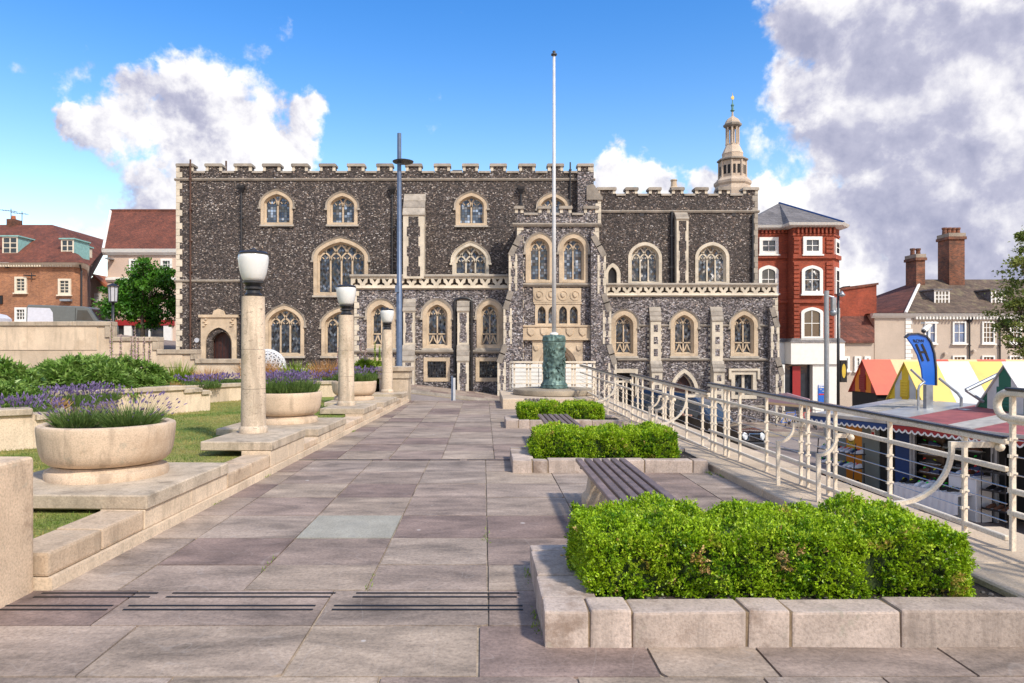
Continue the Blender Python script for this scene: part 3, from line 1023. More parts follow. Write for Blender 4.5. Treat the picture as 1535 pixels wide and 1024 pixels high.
# ---------------------------------------------------------------- planting boxes
def planting_box(label, x0, x1, y0, y1, h, wide, gaps):
    t = thing('planting_box', label, 'planter', (x0, y0, 0), 0, 'stone planting boxes on the terrace')
    T = MATS['box_stone']
    W = .32 * wide
    soil = MB().box(W * .6, x1 - x0, .12, y1 - y0 - .1, -.02, h - .045)
    soil.build('soil', MATS['soil'], t)
    # front kerb blocks
    xs = [0.0] + gaps + [x1 - x0]
    for k in range(len(xs) - 1):
        g = .006
        MB().box(xs[k] + g * (k > 0), xs[k + 1] - g, 0, .22 * wide, -.03, h + RND.uniform(-.006, .004)).build('kerb_block', T, t, bevel=.014, jitter=.006, seg=2)
    # the mortar seams behind the joints
    MB().box(.05, x1 - x0 - .05, .012, .2 * wide, -.03, h - .010).build('mortar', MATS['mortar'], t)
    ys = [.22 * wide, .22 * wide + (y1 - y0 - .42 * wide) * .45, y1 - y0 - .18 * wide]
    for a, b in zip(ys, ys[1:]):
        MB().box(0, W, a + .006, b - .004, -.03, h + RND.uniform(-.005, .005)).build('kerb_block', T, t, bevel=.014, jitter=.006, seg=2)
    bx = [0.0] + [g + .2 for g in gaps] + [x1 - x0]
    for k in range(len(bx) - 1):
        MB().box(bx[k] + .004, bx[k + 1] - .004, y1 - y0 - .17 * wide, y1 - y0, -.03, h + RND.uniform(-.006, .004)).build('kerb_block', T, t, bevel=.014, jitter=.006, seg=2)
    # pebbles on the soil
    rng = np.random.default_rng(int(x0 * 100 + y0 * 10))
    n = 260
    mb = MB()
    for k in range(n):
        px, py = rng.uniform(W + .02, x1 - x0 - .05), rng.choice([rng.uniform(.24 * wide, .34), rng.uniform(.2, y1 - y0 - .2)])
        r = rng.uniform(.008, .02)
        mb.lathe([(r * .6, -r * .3), (r, 0), (r * .6, r * .5)], (px, py, h - .043), 5, rng.uniform(0, 3))
    o = mb.build('gravel', MATS['pebble'], t)
    o['kind'] = 'stuff'
    return t


planting_box('stone planting box in front with a wide rounded left corner', .34, 3.15, 3.93, 5.3, .2, 1.0, [.245, .48, 1.12, 1.36, 1.97])
planting_box('middle stone planting box behind the first bench', .39, 3.0, 9.47, 10.75, .165, .9, [.26, .47, 1.0, 1.75, 2.4])
planting_box('far stone planting box nearest the bronze flagpole base', .46, 2.95, 14.8, 16.0, .16, .9, [.26, .5, 1.1, 1.8])


def hedge(label, x0, x1, y0, y1, z0, z1, nspr, L, seed, lobes, dead=()):
    """clipped box hedge: leafy sprigs all over an uneven body, dark inside"""
    rng = np.random.default_rng(seed)
    t = thing('hedge', label, 'hedge', ((x0 + x1) / 2, (y0 + y1) / 2, z0), 0, 'clipped box hedges in the stone planting boxes')
    hx, hy, H = (x1 - x0) / 2, (y1 - y0) / 2, z1 - z0
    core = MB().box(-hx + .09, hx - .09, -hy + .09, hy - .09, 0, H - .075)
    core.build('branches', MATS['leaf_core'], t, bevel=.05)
    # sample the surface: front, back, left, right, top
    areas = np.array([2 * hx * H, 2 * hx * H * .5, 2 * hy * H, 2 * hy * H, 4 * hx * hy])
    side = rng.choice(5, nspr, p=areas / areas.sum())
    u, v = rng.uniform(-1, 1, nspr), rng.uniform(0, 1, nspr)
    c = np.zeros((nspr, 3))
    nrm = np.zeros((nspr, 3))
    for s, (ax, sg) in enumerate(((1, -1), (1, 1), (0, -1), (0, 1))):
        m = side == s
        o = 1 - ax
        half = (hx, hy)
        c[m, ax] = sg * half[ax]
        c[m, o] = u[m] * half[o]
        c[m, 2] = v[m] * H
        nrm[m, ax] = sg
    m = side == 4
    c[m, 0], c[m, 1], c[m, 2] = u[m] * hx, rng.uniform(-1, 1, m.sum()) * hy, H
    nrm[m, 2] = 1
    # round the edges, dent the places between the single bushes
    ex = np.clip((np.abs(c[:, 0]) - (hx - .12)) / .12, 0, 1)
    ey = np.clip((np.abs(c[:, 1]) - (hy - .12)) / .12, 0, 1)
    ez = np.clip((c[:, 2] - (H - .11)) / .11, 0, 1)
    e2 = np.clip(ex + ey + ez - 1, 0, 1)
    nrm = unit(nrm + .9 * np.stack([np.sign(c[:, 0]) * ex, np.sign(c[:, 1]) * ey, ez], 1) * e2[:, None])
    dent = np.zeros(nspr)
    for lb in lobes:
        dent += .05 * np.exp(-((c[:, 0] - lb * hx) / .05) ** 2)
    ph = rng.uniform(0, 6, 8)
    wob = .022 * np.sin(c[:, 0] * 9 + ph[0] + c[:, 2] * 7) + .02 * np.sin(c[:, 1] * 11 + ph[1] + c[:, 0] * 5) + .014 * np.sin(c[:, 0] * 23 + ph[2] + c[:, 2] * 19)
    wob = wob * 1.25 - .03 * (c[:, 2] < H * .22) * rng.uniform(0, 1, nspr)
    depth = rng.exponential(.022, nspr)
    for q in range(int(hx * 22)):
        hc = c[rng.integers(nspr)]
        dent += rng.uniform(.02, .06) * np.exp(-(np.linalg.norm(c - hc, axis=1) / rng.uniform(.03, .06)) ** 2)
    c = c + nrm * (wob - dent - e2 * .05 - depth)[:, None]
    c[:, 2] = np.clip(c[:, 2], .01, None)
    d = unit(nrm + np.array([0, 0, .75]) + rng.normal(0, .42, (nspr, 3)))
    tip = rng.uniform(0, 1, nspr) < (.28 + .25 * (side == 4))
    stray = rng.uniform(0, 1, nspr) < .035
    c[stray] += d[stray] * L * 1.4
    k = 7
    C = np.repeat(c, k, 0) + np.repeat(d, k, 0) * (np.tile(np.linspace(-.8, 1.0, k), nspr) * L)[:, None]
    D = unit(np.repeat(d, k, 0) * .75 + rng.normal(0, .62, (nspr * k, 3)))
    LL = L * rng.uniform(.75, 1.25, nspr * k)
    V, Fc = leaves(C, D, LL, LL * .52, rng)
    kind = tip.astype(int)
    for (dx, dz, dr) in dead:
        dd = np.hypot(c[:, 0] - dx, c[:, 2] - dz)
        kind[(dd < dr * rng.uniform(.2, 1.25, nspr)) & (c[:, 1] < 0)] = 2
    kind[rng.uniform(0, 1, nspr) < .006] = 2
    mi = np.repeat(kind, k)
    me = np_mesh('foliage', V, Fc, [MATS['leaf_box'], MATS['leaf_box_tip'], MATS['leaf_dead']], mi)
    mobj('foliage', me, t)
    # a few stems reach down to the soil
    st = MB()
    for q in range(14):
        x = -hx * .85 + 1.7 * hx * q / 13
        st.tube([(x, -hy * .5, -.02), (x + rng.uniform(-.05, .05), -hy * .6, H * .4)], .008, 5)
    st.build('stem', MATS['twig'], t)
    return t


hedge('bright green clipped hedge in front with a few browned sprigs', .62, 2.92, 4.22, 5.12, .14, .555, 16500, .021, 11, (-.21, .16, .5), ((-.49, .27, .055), (-.46, .21, .03), (.0, .27, .035), (.03, .20, .03), (.09, .31, .03)))
hedge('clipped green hedge in the middle planting box', .70, 2.70, 9.8, 10.6, .11, .50, 8500, .026, 12, (-.1, .3))
hedge('small clipped green hedge nearest the flagpole base', .78, 2.58, 15.05, 15.85, .11, .46, 4600, .032, 13, (.0, .45))


# ---------------------------------------------------------------- benches
def bench(label, x0, x1, y0, y1, src=None):
    if src:
        t = copy_tree(src)
    else:
        t = thing('bench', label, 'bench', (0, 0, 0), 0, 'slatted benches between the planting boxes')
        W, L = x1 - x0, y1 - y0
        n = 6
        sw = W / n
        sl = MB().box(-sw * .36, sw * .36, -L / 2, L / 2, .415, .455).mesh('slat', MATS['bench_slat'], bevel=.006)
        for k in range(n):
            o = mobj('slat', sl, t)
            o.location = (-W / 2 + sw * (k + .5), RND.uniform(-.004, .004), 0)
        for y in (-L * .36, L * .36):
            m = MB()
            m.loft([[(-a, y - b, z), (a, y - b, z), (a, y + b, z), (-a, y + b, z)] for a, b, z in
                    ((.23, .17, -.01), (.23, .17, .10), (.19, .12, .15), (.17, .10, .30), (.22, .13, .37), (.25, .15, .41))])
            m.build('pedestal', MATS['ledge_stone'], t, bevel=.008)
            MB().box(-W / 2 + .02, W / 2 - .02, y - .03, y + .03, .395, .414).build('cross_bar', MATS['dark_metal'], t)
    t.location = ((x0 + x1) / 2, (y0 + y1) / 2, 0)
    t['label'] = label
    return t


_b = bench('dark slatted bench nearest, behind the front hedge', .99, 1.56, 5.35, 7.78)
bench('dark slatted bench between the middle and far hedges', .98, 1.55, 10.95, 12.75, _b)
bench('dark slatted bench nearest the flagpole base, mostly behind the far hedge', .98, 1.53, 16.15, 17.0, _b).scale = (1, .5, 1)


# ---------------------------------------------------------------- low kerb wall with plinths, columns and bowls
LA = math.atan(.036)


def Lp(u, Y, z=0.0):
    """point u metres left of the kerb face at depth Y"""
    return Vector((kerb_x(Y), Y, z)) + Vector((-cos(LA), sin(LA), 0)) * u


def lbox(mb, u0, u1, ya, yb, z0, z1):
    p = [Lp(u1, ya), Lp(u0, ya), Lp(u0, yb), Lp(u1, yb)]
    return mb.hexa([(q.x, q.y, z0) for q in p] + [(q.x, q.y, z1) for q in p])


PLANTERS = [(7.2, -3.80, .38, .94), (12.9, -3.60, .33, .97), (18.9, -3.44, .31, .88)]
COLUMNS = [(10.5, -3.40, .42, 1.0), (16.3, -3.15, .36, 1.03), (21.6, -2.93, .33, .95)]
PLINTHS = [(6.15, 7.95, 1.75, .38, 'bowl'), (9.4, 10.95, .95, .42, 'col'), (11.7, 13.7, 1.7, .33, 'bowl'), (15.35, 16.85, .95, .36, 'col'),
           (17.8, 19.9, 1.5, .31, 'bowl'), (20.8, 22.1, .95, .33, 'col')]


def kerb_wall():
    t = thing('kerb_wall', 'low cream stone kerb wall along the lawn edge', 'wall', (kerb_x(4.9), 4.9, 0))
    m = MB()
    lbox(m, -.028, .36, 4.86, 22.2, -.06, .085)
    m.build('base_course', MATS['garden_stone'], t, world=True)
    spans = [(4.86, 6.14)] + [(a[1] + .005, b[0] - .005) for a, b in zip(PLINTHS, PLINTHS[1:])]
    for a, b in spans:
        n = max(1, round((b - a) / .75))
        top = .255 if a < 9 else .2
        for k in range(n):
            y0 = a + (b - a) * k / n
            y1 = a + (b - a) * (k + 1) / n
            m = MB()
            lbox(m, 0, .37, y0 + .004, y1 - .004, .087, top + RND.uniform(-.004, .004))
            m.build('kerb_block', MATS['kerb_stone'], t, world=True, bevel=.022, jitter=.003, seg=2)
    for a, b, w, top, kind in PLINTHS:
        n = 2
        for k in range(n):
            y0, y1 = a + (b - a) * k / n, a + (b - a) * (k + 1) / n
            m = MB()
            lbox(m, .004, .40, y0 + .003, y1 - .003, .087, top - .125)
            m.build('plinth_block', MATS['garden_stone'], t, world=True, bevel=.006)
    # foreground pier
    m = MB().hexa([(-3.95, 3.6, -.05), (-3.09, 3.6, -.05), (-3.06, 4.85, -.05), (-3.95, 4.85, -.05), (-3.95, 3.6, .92), (-3.09, 3.6, .92), (-3.06, 4.85, .92), (-3.95, 4.85, .92)])
    tag(m.build('stone_pier', MATS['kerb_stone'], bevel=.035, seg=3, jitter=.004), 'square cream stone pier cut off at the picture edge', 'pier')
    for a, b, w, top, kind in PLINTHS:
        m = MB()
        lbox(m, -.012, w, a, b, top - .124, top)
        o = m.build('plinth_slab', MATS['garden_coping'], bevel=.012, jitter=.004)
        nm = 'stone bowl' if kind == 'bowl' else 'lamp column'
        i = [p for p in PLINTHS if p[4] == kind].index((a, b, w, top, kind))
        tag(o, 'flat stone slab under the %s %s' % (['nearest', 'middle', 'farthest'][i], nm), 'plinth')
    # end pier where the wall meets the street
    e = thing('stone_pier', 'stepped stone pier at the far end of the kerb wall', 'pier', (-2.75, 22.6, 0))
    for (x0, x1, y0, y1, z0, z1, nm) in ((-3.25, -2.36, 22.12, 23.1, -.6, .72, 'shaft'), (-3.29, -2.32, 22.08, 23.14, .725, .95, 'upper_course'), (-3.35, -2.27, 22.02, 23.2, .953, 1.09, 'coping')):
        MB().box(x0, x1, y0, y1, z0, z1).build(nm, MATS['garden_coping'], e, world=True, bevel=.012)


kerb_wall()


def lamp_column(label, Y, X, z, s, src=None):
    if src is None:
        t = thing('lamp_column', label, 'lamp', (0, 0, 0), 0, 'stone lamp columns along the kerb wall')
        prof = [(.205, 0), (.208, .05), (.195, .085), (.178, .10), (.174, .62)]
        MB().lathe(prof + [(.1735, .64)], n=28).build('base_drum', MATS['column_stone'], t, smooth=40)
        MB().lathe([(.174, .645), (.170, 1.22)], n=28).build('shaft_drum', MATS['column_stone'], t, smooth=40)
        MB().lathe([(.170, 1.225), (.166, 1.80), (.164, 2.0)], n=28).build('shaft_drum', MATS['column_stone'], t, smooth=40)
        MB().lathe([(.09, 2.0), (.125, 2.0), (.13, 2.03), (.105, 2.05), (.10, 2.09), (.13, 2.11), (.13, 2.135), (.105, 2.15), (.12, 2.18), (.155, 2.20), (.155, 2.225), (.1, 2.225)], n=28).build('lamp_collar', MATS['iron_black'], t, smooth=40)
        MB().lathe([(.115, 2.226), (.14, 2.235), (.165, 2.275), (.188, 2.345), (.206, 2.43), (.217, 2.52), (.219, 2.575), (.212, 2.61), (.20, 2.625)], n=32).build('lamp_globe', MATS['lamp_glass'], t, smooth=40)
        cap = MB().lathe([(.19, 2.615), (.218, 2.618), (.22, 2.635), (.19, 2.66), (.10, 2.675), (.05, 2.68), (.05, 2.70), (.02, 2.715)], n=32).build('lamp_cap', MATS['iron_black'], t, smooth=40)
    else:
        t = copy_tree(src)
    t.location = (X, Y, z)
    t.scale = (s, s, s)
    t.rotation_euler.z = RND.uniform(0, 6)
    t['label'] = label
    return t


_c = None
for (Y, X, z, s), lb in zip(COLUMNS, ('nearest stone lamp column with white glass globe and black cap', 'middle stone lamp column between two planted bowls', 'farthest stone lamp column beside the blue lamp post')):
    _c = lamp_column(lb, Y, X, z, s, _c)


def bowl(label, Y, X, z, s, src=None):
    if src is None:
        t = thing('planter_bowl', label, 'planter', (0, 0, 0), 0, 'round stone planter bowls along the kerb wall')
        MB().lathe([(.50, 0), (.60, 0), (.605, .05), (.59, .085), (.55, .10), (.52, .135), (.3, .135)], n=48).build('foot', MATS['bowl_stone'], t, smooth=35)
        MB().lathe([(.3, .137), (.50, .138), (.565, .155), (.615, .20), (.642, .27), (.657, .36), (.668, .47), (.672, .53), (.665, .55), (.645, .56), (.60, .56), (.58, .545), (.575, .44), (.3, .44)], n=56).build('bowl', MATS['bowl_stone'], t, smooth=35)
        MB().lathe([(.0, .50), (.3, .51), (.58, .48)], n=32, caps=False).build('soil', MATS['soil'], t)
    else:
        t = copy_tree(src)
    t.location = (X, Y, z)
    t.scale = (s, s, s)
    t['label'] = label
    return t


_p = None
for (Y, X, z, s), lb in zip(PLANTERS, ('nearest round cream stone bowl with two sparse lavender clumps', 'round stone bowl full of lavender behind the nearest lamp column', 'farthest round stone bowl behind the middle lamp column')):
    _p = bowl(lb, Y, X, z, s, _p)


# ---------------------------------------------------------------- lavender and other planting
def lavender(label, loc, rx, ry, nblade, nspike, hl, hs, seed, spread=.6, group='lavender plants', thick=1.0, sk=1.0):
    rng = np.random.default_rng(seed)
    t = thing('lavender', label, 'plant', loc, 0, group)
    def roots(n):
        a, r = rng.uniform(0, 2 * pi, n), np.sqrt(rng.uniform(0, 1, n))
        return np.stack([rx * r * np.cos(a), ry * r * np.sin(a), np.zeros(n)], 1), np.stack([r * np.cos(a), r * np.sin(a), np.zeros(n)], 1)
    c, o = roots(nblade)
    d = unit(o * spread + np.array([0, 0, 1.0]) + rng.normal(0, .22, (nblade, 3)))
    h = hl * rng.uniform(.5, 1.1, nblade)
    c = c + d * (h * rng.uniform(0, .45, nblade))[:, None]
    V, Fc = leaves(c, d, h * .7, .010 * thick, rng)
    mobj('leaves', np_mesh('leaves', V, Fc, MATS['leaf_lav']), t)
    c, o = roots(nspike)
    d = unit(o * spread * 1.15 + np.array([0, 0, 1.0]) + rng.normal(0, .16, (nspike, 3)))
    h = hs * rng.uniform(.65, 1.08, nspike)
    V1, F1 = leaves(c, d, h, .0055 * thick, rng)
    tipd = unit(d + np.array([0, 0, -.12]))
    fl = .055 * rng.uniform(.7, 1.4, nspike) * sk
    base = c + d * (h * .93)[:, None]
    Vs, Fs = [V1], [F1]
    off = len(V1)
    mi = [np.zeros(nspike, int)]
    for q in range(3):
        V2, F2 = leaves(base + rng.normal(0, .002, base.shape), unit(tipd + rng.normal(0, .06, tipd.shape)), fl, .016 * thick * sk, rng, fold=.4)
        Vs.append(V2)
        Fs.append(F2 + off)
        off += len(V2)
        mi.append(np.ones(nspike, int))
    mobj('flower_spikes', np_mesh('flower_spikes', np.concatenate(Vs), np.concatenate(Fs), [MATS['leaf_lav'], MATS['flower_lav']], np.concatenate(mi)), t)
    return t


(Y, X, z, s) = PLANTERS[0]
G1 = 'lavender growing in the stone bowls'
lavender('sparse lavender clump at the left of the nearest bowl', (X - .27, Y - .05, z + .46), .15, .2, 900, 75, .26, .34, 21, .9, G1, .8, .8)
lavender('leggy lavender clump leaning out of the nearest bowl on the right', (X + .24, Y - .02, z + .46), .17, .2, 1100, 110, .27, .40, 22, 1.15, G1, .8, .8)
(Y, X, z, s) = PLANTERS[1]
lavender('dense purple lavender filling the bowl behind the nearest lamp column', (X, Y, z + .49), .54, .54, 4200, 420, .27, .42, 23, .42, G1, 1.2, .9)
(Y, X, z, s) = PLANTERS[2]
lavender('lavender and lime foliage in the farthest bowl', (X + .05, Y, z + .44), .48, .48, 2600, 230, .28, .42, 24, .4, G1, 1.5, 1.0)


def lawn():
    o = MB().prism([(-26, -14), (-3.35, -14), (-3.46, 4.86), (-3.36, 5), (-2.75, 22.1), (-2.6, 24.85), (-26, 24.85)], .215, -.36, 'z').build('lawn', MATS['lawn'])
    tag(o, kind='structure')
    rng = np.random.default_rng(5)
    n = 60000
    Yb = 4.9 + 15 * rng.uniform(0, 1, n) ** 1.7
    u = .34 + rng.uniform(0, 1, n) ** .8 * (1.2 + .30 * Yb)
    X = kerb_x(Yb) - u
    keep = np.ones(n, bool)
    for a, b, w, top, kind in PLINTHS:
        keep &= ~((Yb > a - .02) & (Yb < b + .02) & (u < w + .02))
    X, Yb = X[keep], Yb[keep]
    n = len(X)
    c = np.stack([X, Yb, np.full(n, .214)], 1)
    d = unit(rng.normal(0, .45, (n, 3)) + np.array([0, 0, 1.0]))
    V, Fc = leaves(c, d, rng.uniform(.018, .05, n), rng.uniform(.003, .006, n) * (1 + Yb / 12), rng)
    g = mobj('grass', np_mesh('grass', V, Fc, MATS['grass_blade']))
    tag(g, 'short dry-patched grass on the garden lawn', 'grass', kind='stuff')


def weeds():
    rng = np.random.default_rng(77)
    pts = []
    for (x, y, n) in [(-2.86, 7.6, 60), (-2.80, 9.2, 50), (-2.6, 14.2, 60), (.31, 4.3, 40), (.32, 5.2, 30), (3.08, 9.2, 70), (3.12, 7.0, 50), (.03, 6.2, 18), (-.8, 4.9, 14), (2.98, 9.42, 60), (-1.64, 5.4, 12), (3.2, 12.8, 60)]:
        pts.append(np.stack([x + rng.normal(0, .012, n), y + rng.normal(0, .10, n), np.full(n, -.004)], 1))
    c = np.concatenate(pts)
    d = unit(rng.normal(0, .5, c.shape) + np.array([0, 0, 1.0]))
    V, Fc = leaves(c, d, rng.uniform(.012, .045, len(c)), .007, rng)
    tag(mobj('weeds', np_mesh('weeds', V, Fc, MATS['leaf_lime'])), 'tiny green weeds in the paving joints by the kerbs', 'weeds', kind='stuff')


lawn()
weeds()


def wall_run(t, pts, z0, th, cap, mat='garden_stone', capmat='garden_coping', over=.05, caph=.10, blk=.9, world=True):
    """pts: (x, y, ztop); body with coping blocks, steps down between points when ztop changes"""
    for (xa, ya, za), (xb, yb, zb) in zip(pts, pts[1:]):
        a, b = Vector((xa, ya)), Vector((xb, yb))
        d = (b - a)
        L = d.length
        d.normalize()
        n = Vector((-d.y, d.x))
        def hx(s0, s1, w, zl, zh):
            p = [a + d * s0 - n * w, a + d * s1 - n * w, a + d * s1 + n * w, a + d * s0 + n * w]
            return MB().hexa([(q.x, q.y, zl) for q in p] + [(q.x, q.y, zh) for q in p])
        hx(-.05, L + .03, th / 2, z0, za - caph).build('wall_face', MATS[mat], t, world=world)
        k = max(1, round(L / blk))
        for i in range(k):
            hx(L * i / k + .003 - (.03 if i == 0 else 0), L * (i + 1) / k - .003, th / 2 + over, za - caph + .001, za + RND.uniform(-.003, .003)).build('coping', MATS[capmat], t, world=world, bevel=.012, jitter=.003)


w = thing('garden_wall', 'low cream garden wall stepping down behind the nearest bowl', 'wall', (-6.9, 10.0, .2), 0, 'low walls round the flower bed')
wall_run(w, [(-14, 9.3, .86), (-7.45, 9.85, .83), (-6.95, 9.98, .80), (-6.55, 10.3, .72), (-6.45, 10.5, .72)], .15, .28, 0)
wall_run(w, [(-6.5, 10.55, .66), (-7.4, 12.2, .66), (-8.7, 13.7, .78)], .15, .28, 0)
w = thing('garden_wall', 'cream garden wall with stepped end beside the lawn', 'wall', (-7.5, 15, .2), 0, 'low walls round the flower bed')
wall_run(w, [(-8.75, 13.6, .82), (-7.85, 14.6, .82), (-7.1, 15.7, .82), (-6.85, 16.1, .75), (-6.6, 16.45, .69), (-6.5, 16.6, .69)], .15, .28, 0, blk=.7)
wall_run(w, [(-6.6, 16.75, .64), (-7.3, 17.6, .64), (-7.7, 18.3, .64)], .15, .28, 0)
w = thing('garden_wall', 'far low garden wall behind the lamp columns', 'wall', (-6, 20, .2), 0, 'low walls round the flower bed')
wall_run(w, [(-7.75, 18.25, .70), (-7.1, 19.6, .70), (-6.2, 20.6, .70), (-5.0, 21.3, .69), (-3.4, 21.65, .69)], .15, .28, 0)


def boundary():
    Yb = 24.95
    w = thing('boundary_wall', 'cream stone boundary wall stepping down towards the dark flint hall', 'wall', (-8, Yb, 0))
    secs = [(-330, 165, 482), (165, 236, 505), (236, 293, 524), (293, 367, 538), (367, 600, 552)]
    for k, (a, b, yt) in enumerate(secs):
        xa, xb = WX(a, Yb), WX(b, Yb)
        zt = WZ(yt, Yb)
        MB().box(xa, xb, Yb, Yb + .34, -.3, zt - .16).build('wall_section', MATS['garden_stone'], w, world=True)
        # a raised band of ashlar below the coping
        if k < 3:
            MB().box(xa, xb - .45, Yb - .022, Yb, zt - .62 if k else zt - 1.0, zt - .16).build('ashlar_band', MATS['garden_stone'], w, world=True)
        n = max(1, round((xb - xa) / 1.25))
        for i in range(n):
            x0, x1 = xa + (xb - xa) * i / n, xa + (xb - xa) * (i + 1) / n
            MB().box(x0 + .003, x1 - .003 + (.06 if i == n - 1 else 0), Yb - .07, Yb + .41, zt - .158, zt + RND.uniform(-.003, .003)).build('coping', MATS['garden_coping'], w, world=True, bevel=.015)
        if k < len(secs) - 1:
            z2 = WZ(secs[k + 1][2], Yb)
            MB().box(xb - .16, xb + .05, Yb - .05, Yb + .39, z2 - .02, zt - .16).build('end_block', MATS['garden_coping'], w, world=True, bevel=.01)
    s = MB().prism([(-14, 9.5), (-7.2, 10.0), (-6.6, 10.6), (-7.5, 12.3), (-8.8, 13.7), (-7.2, 15.8), (-6.65, 16.7), (-7.8, 18.4), (-7.1, 19.8), (-5, 21.4), (-3.4, 21.8), (-3.3, 24.9), (-26, 24.9), (-26, 9.4)], .6, .0, 'z').build('flower_bed', MATS['soil'])
    tag(s, kind='structure')


boundary()


def mound(label, loc, rx, ry, h, n, L, seed, mat='leaf_mound', group='leafy mounds in the flower bed', droop=.55, core=True):
    """broad dome of drooping lance leaves in whorls"""
    rng = np.random.default_rng(seed)
    t = thing('leafy_shrub', label, 'shrub', loc, 0, group)
    if core:
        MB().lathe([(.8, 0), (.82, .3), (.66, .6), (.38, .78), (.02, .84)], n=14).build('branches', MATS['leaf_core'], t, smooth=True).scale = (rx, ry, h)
    a, z = rng.uniform(0, 2 * pi, n), rng.uniform(0, 1, n) ** .8
    r = np.sqrt(np.clip(1 - z ** 2.2, 0, 1))
    lump = 1 + .11 * np.sin(a * 5 + seed) + .08 * np.sin(a * 9 + z * 6)
    c = np.stack([rx * r * np.cos(a) * lump, ry * r * np.sin(a) * lump, h * z * lump], 1)
    nr = unit(np.stack([r * np.cos(a), r * np.sin(a), z + .15], 1))
    k = 8
    C = np.repeat(c, k, 0)
    o = rng.normal(0, 1, (n * k, 3))
    D = unit(np.repeat(nr, k, 0) * .7 + o * .8 + np.array([0, 0, .1]))
    LL = L * rng.uniform(.7, 1.25, n * k)
    # two segments per leaf so that it bends over
    sd = np.cross(D, rng.normal(0, .3, (n * k, 3)) + np.array([0, 0, 1.0]))
    sd = unit(sd)
    W = LL * .26
    m = C + D * (LL * .5)[:, None]
    D2 = unit(D + np.array([0, 0, -droop]) * rng.uniform(.4, 1.6, (n * k, 1)))
    tp = m + D2 * (LL * .55)[:, None]
    V = np.stack([C, m + sd * W[:, None] / 2, tp, m - sd * W[:, None] / 2], 1).reshape(-1, 3)
    Fc = np.arange(len(V)).reshape(-1, 4)
    mobj('leaves', np_mesh('leaves', V, Fc, MATS[mat]), t)
    return t


GB = 'leafy mounds in the flower bed'
mound('broad dome of drooping green leaves behind the nearest bowl', (-8.75, 15.9, .58), 1.45, 1.2, .72, 2700, .19, 31)
mound('drooping green shrub cut off at the picture edge', (-9.55, 13.2, .58), 1.15, 1.0, .72, 1900, .19, 32)
mound('low lime green foliage behind the farthest bowl', (-3.75, 22.9, .58), .55, .5, .55, 420, .20, 33, 'leaf_lime')
mound('small green clump at the foot of the wide lavender by the stepped wall end', (-7.75, 17.35, .58), .34, .34, .30, 420, .10, 34, 'leaf_lime')
mound('small green shrub behind the leftmost lavender', (-7.55, 11.2, .58), .5, .5, .45, 520, .13, 35, 'leaf_mound')
GL = 'lavender in the flower bed'
for (x, y, rx, ry, lb, sd) in [(-6.95, 10.65, .42, .35, 'bushy lavender at the left picture edge above the stepped wall', 41), (-7.9, 13.0, .8, .5, 'wide lavender drift behind the nearest bowl', 42),
                               (-7.9, 14.3, .5, .4, 'lavender in front of the broad green dome', 43), (-7.6, 18.9, .55, .4, 'lavender at the stepped wall end beyond the lawn', 44),
                               (-7.3, 20.3, .65, .4, 'lavender left of the nearest lamp column', 45), (-4.4, 22.0, .7, .35, 'far lavender between the nearest and middle columns', 46),
                               (-5.9, 21.3, .6, .35, 'far lavender behind the second bowl', 47)]:
    lavender(lb, (x, y, .58), rx, ry, 1700, 220 if sd < 44 else 150, .22, .36, sd, .55, GL, .9 + y * .04, .8 + y * .02)


def grass_clump(label, loc, r, h, n, seed, mat='grass_orange', w=.014, group='feathery orange grasses'):
    rng = np.random.default_rng(seed)
    a, q = rng.uniform(0, 2 * pi, n), np.sqrt(rng.uniform(0, 1, n))
    o = np.stack([np.cos(a) * q, np.sin(a) * q, np.zeros(n)], 1)
    d = unit(o * .8 + np.array([0, 0, 1.0]) + rng.normal(0, .2, (n, 3)))
    V, Fc = leaves(o * r * .5, d, h * rng.uniform(.5, 1.1, n), w, rng)
    g = mobj('ornamental_grass', np_mesh('ornamental_grass', V, Fc, MATS[mat]))
    g.location = loc
    return tag(g, label, 'plant', group)


grass_clump('feathery orange grass right of the broad dome', (-8.1, 20.9, .58), .45, .6, 420, 51)
grass_clump('feathery orange grass behind the nearest lamp column', (-7.0, 22.2, .58), .6, .85, 700, 52)
grass_clump('feathery orange grass left of the middle lamp column', (-5.0, 22.9, .58), .7, .8, 800, 53)
grass_clump('dull seed heads along the boundary wall right of the broad dome', (-9.3, 21.6, .58), .5, .75, 400, 54, 'leaf_lime', .02, 'grassy clumps by the wall')
grass_clump('yellow green blades behind the second bowl', (-6.0, 22.8, .58), .5, .75, 260, 55, 'leaf_lime', .03, 'grassy clumps by the wall')
grass_clump('dry brown seed heads at the foot of the broad dome', (-7.25, 16.45, .58), .25, .34, 420, 56, 'dead_flower', .03, 'dry brown flower heads')
grass_clump('dry brown flower heads beside the leftmost lavender', (-7.3, 12.1, .58), .22, .26, 260, 57, 'dead_flower', .03, 'dry brown flower heads')


def flower_spike(label, loc, h, seed, col='spike_flower'):
    rng = np.random.default_rng(seed)
    t = thing('tall_flower_spike', label, 'flower', loc, 0, 'tall flower spikes')
    MB().tube([(0, 0, 0), (.01, 0, h * .6), (.0, 0.01, h)], [.012, .010, .004], 6).build('stem', MATS['leaf_lime'], t)
    n = 90
    z = h * (.35 + .63 * np.arange(n) / n)
    a = np.arange(n) * 2.4
    c = np.stack([np.zeros(n), np.zeros(n), z], 1)
    d = unit(np.stack([np.cos(a), np.sin(a), np.full(n, .25)], 1))
    V, Fc = leaves(c, d, .07 * (1.15 - .75 * np.arange(n) / n), .05, rng)
    mobj('florets', np_mesh('florets', V, Fc, MATS[col]), t)
    return t


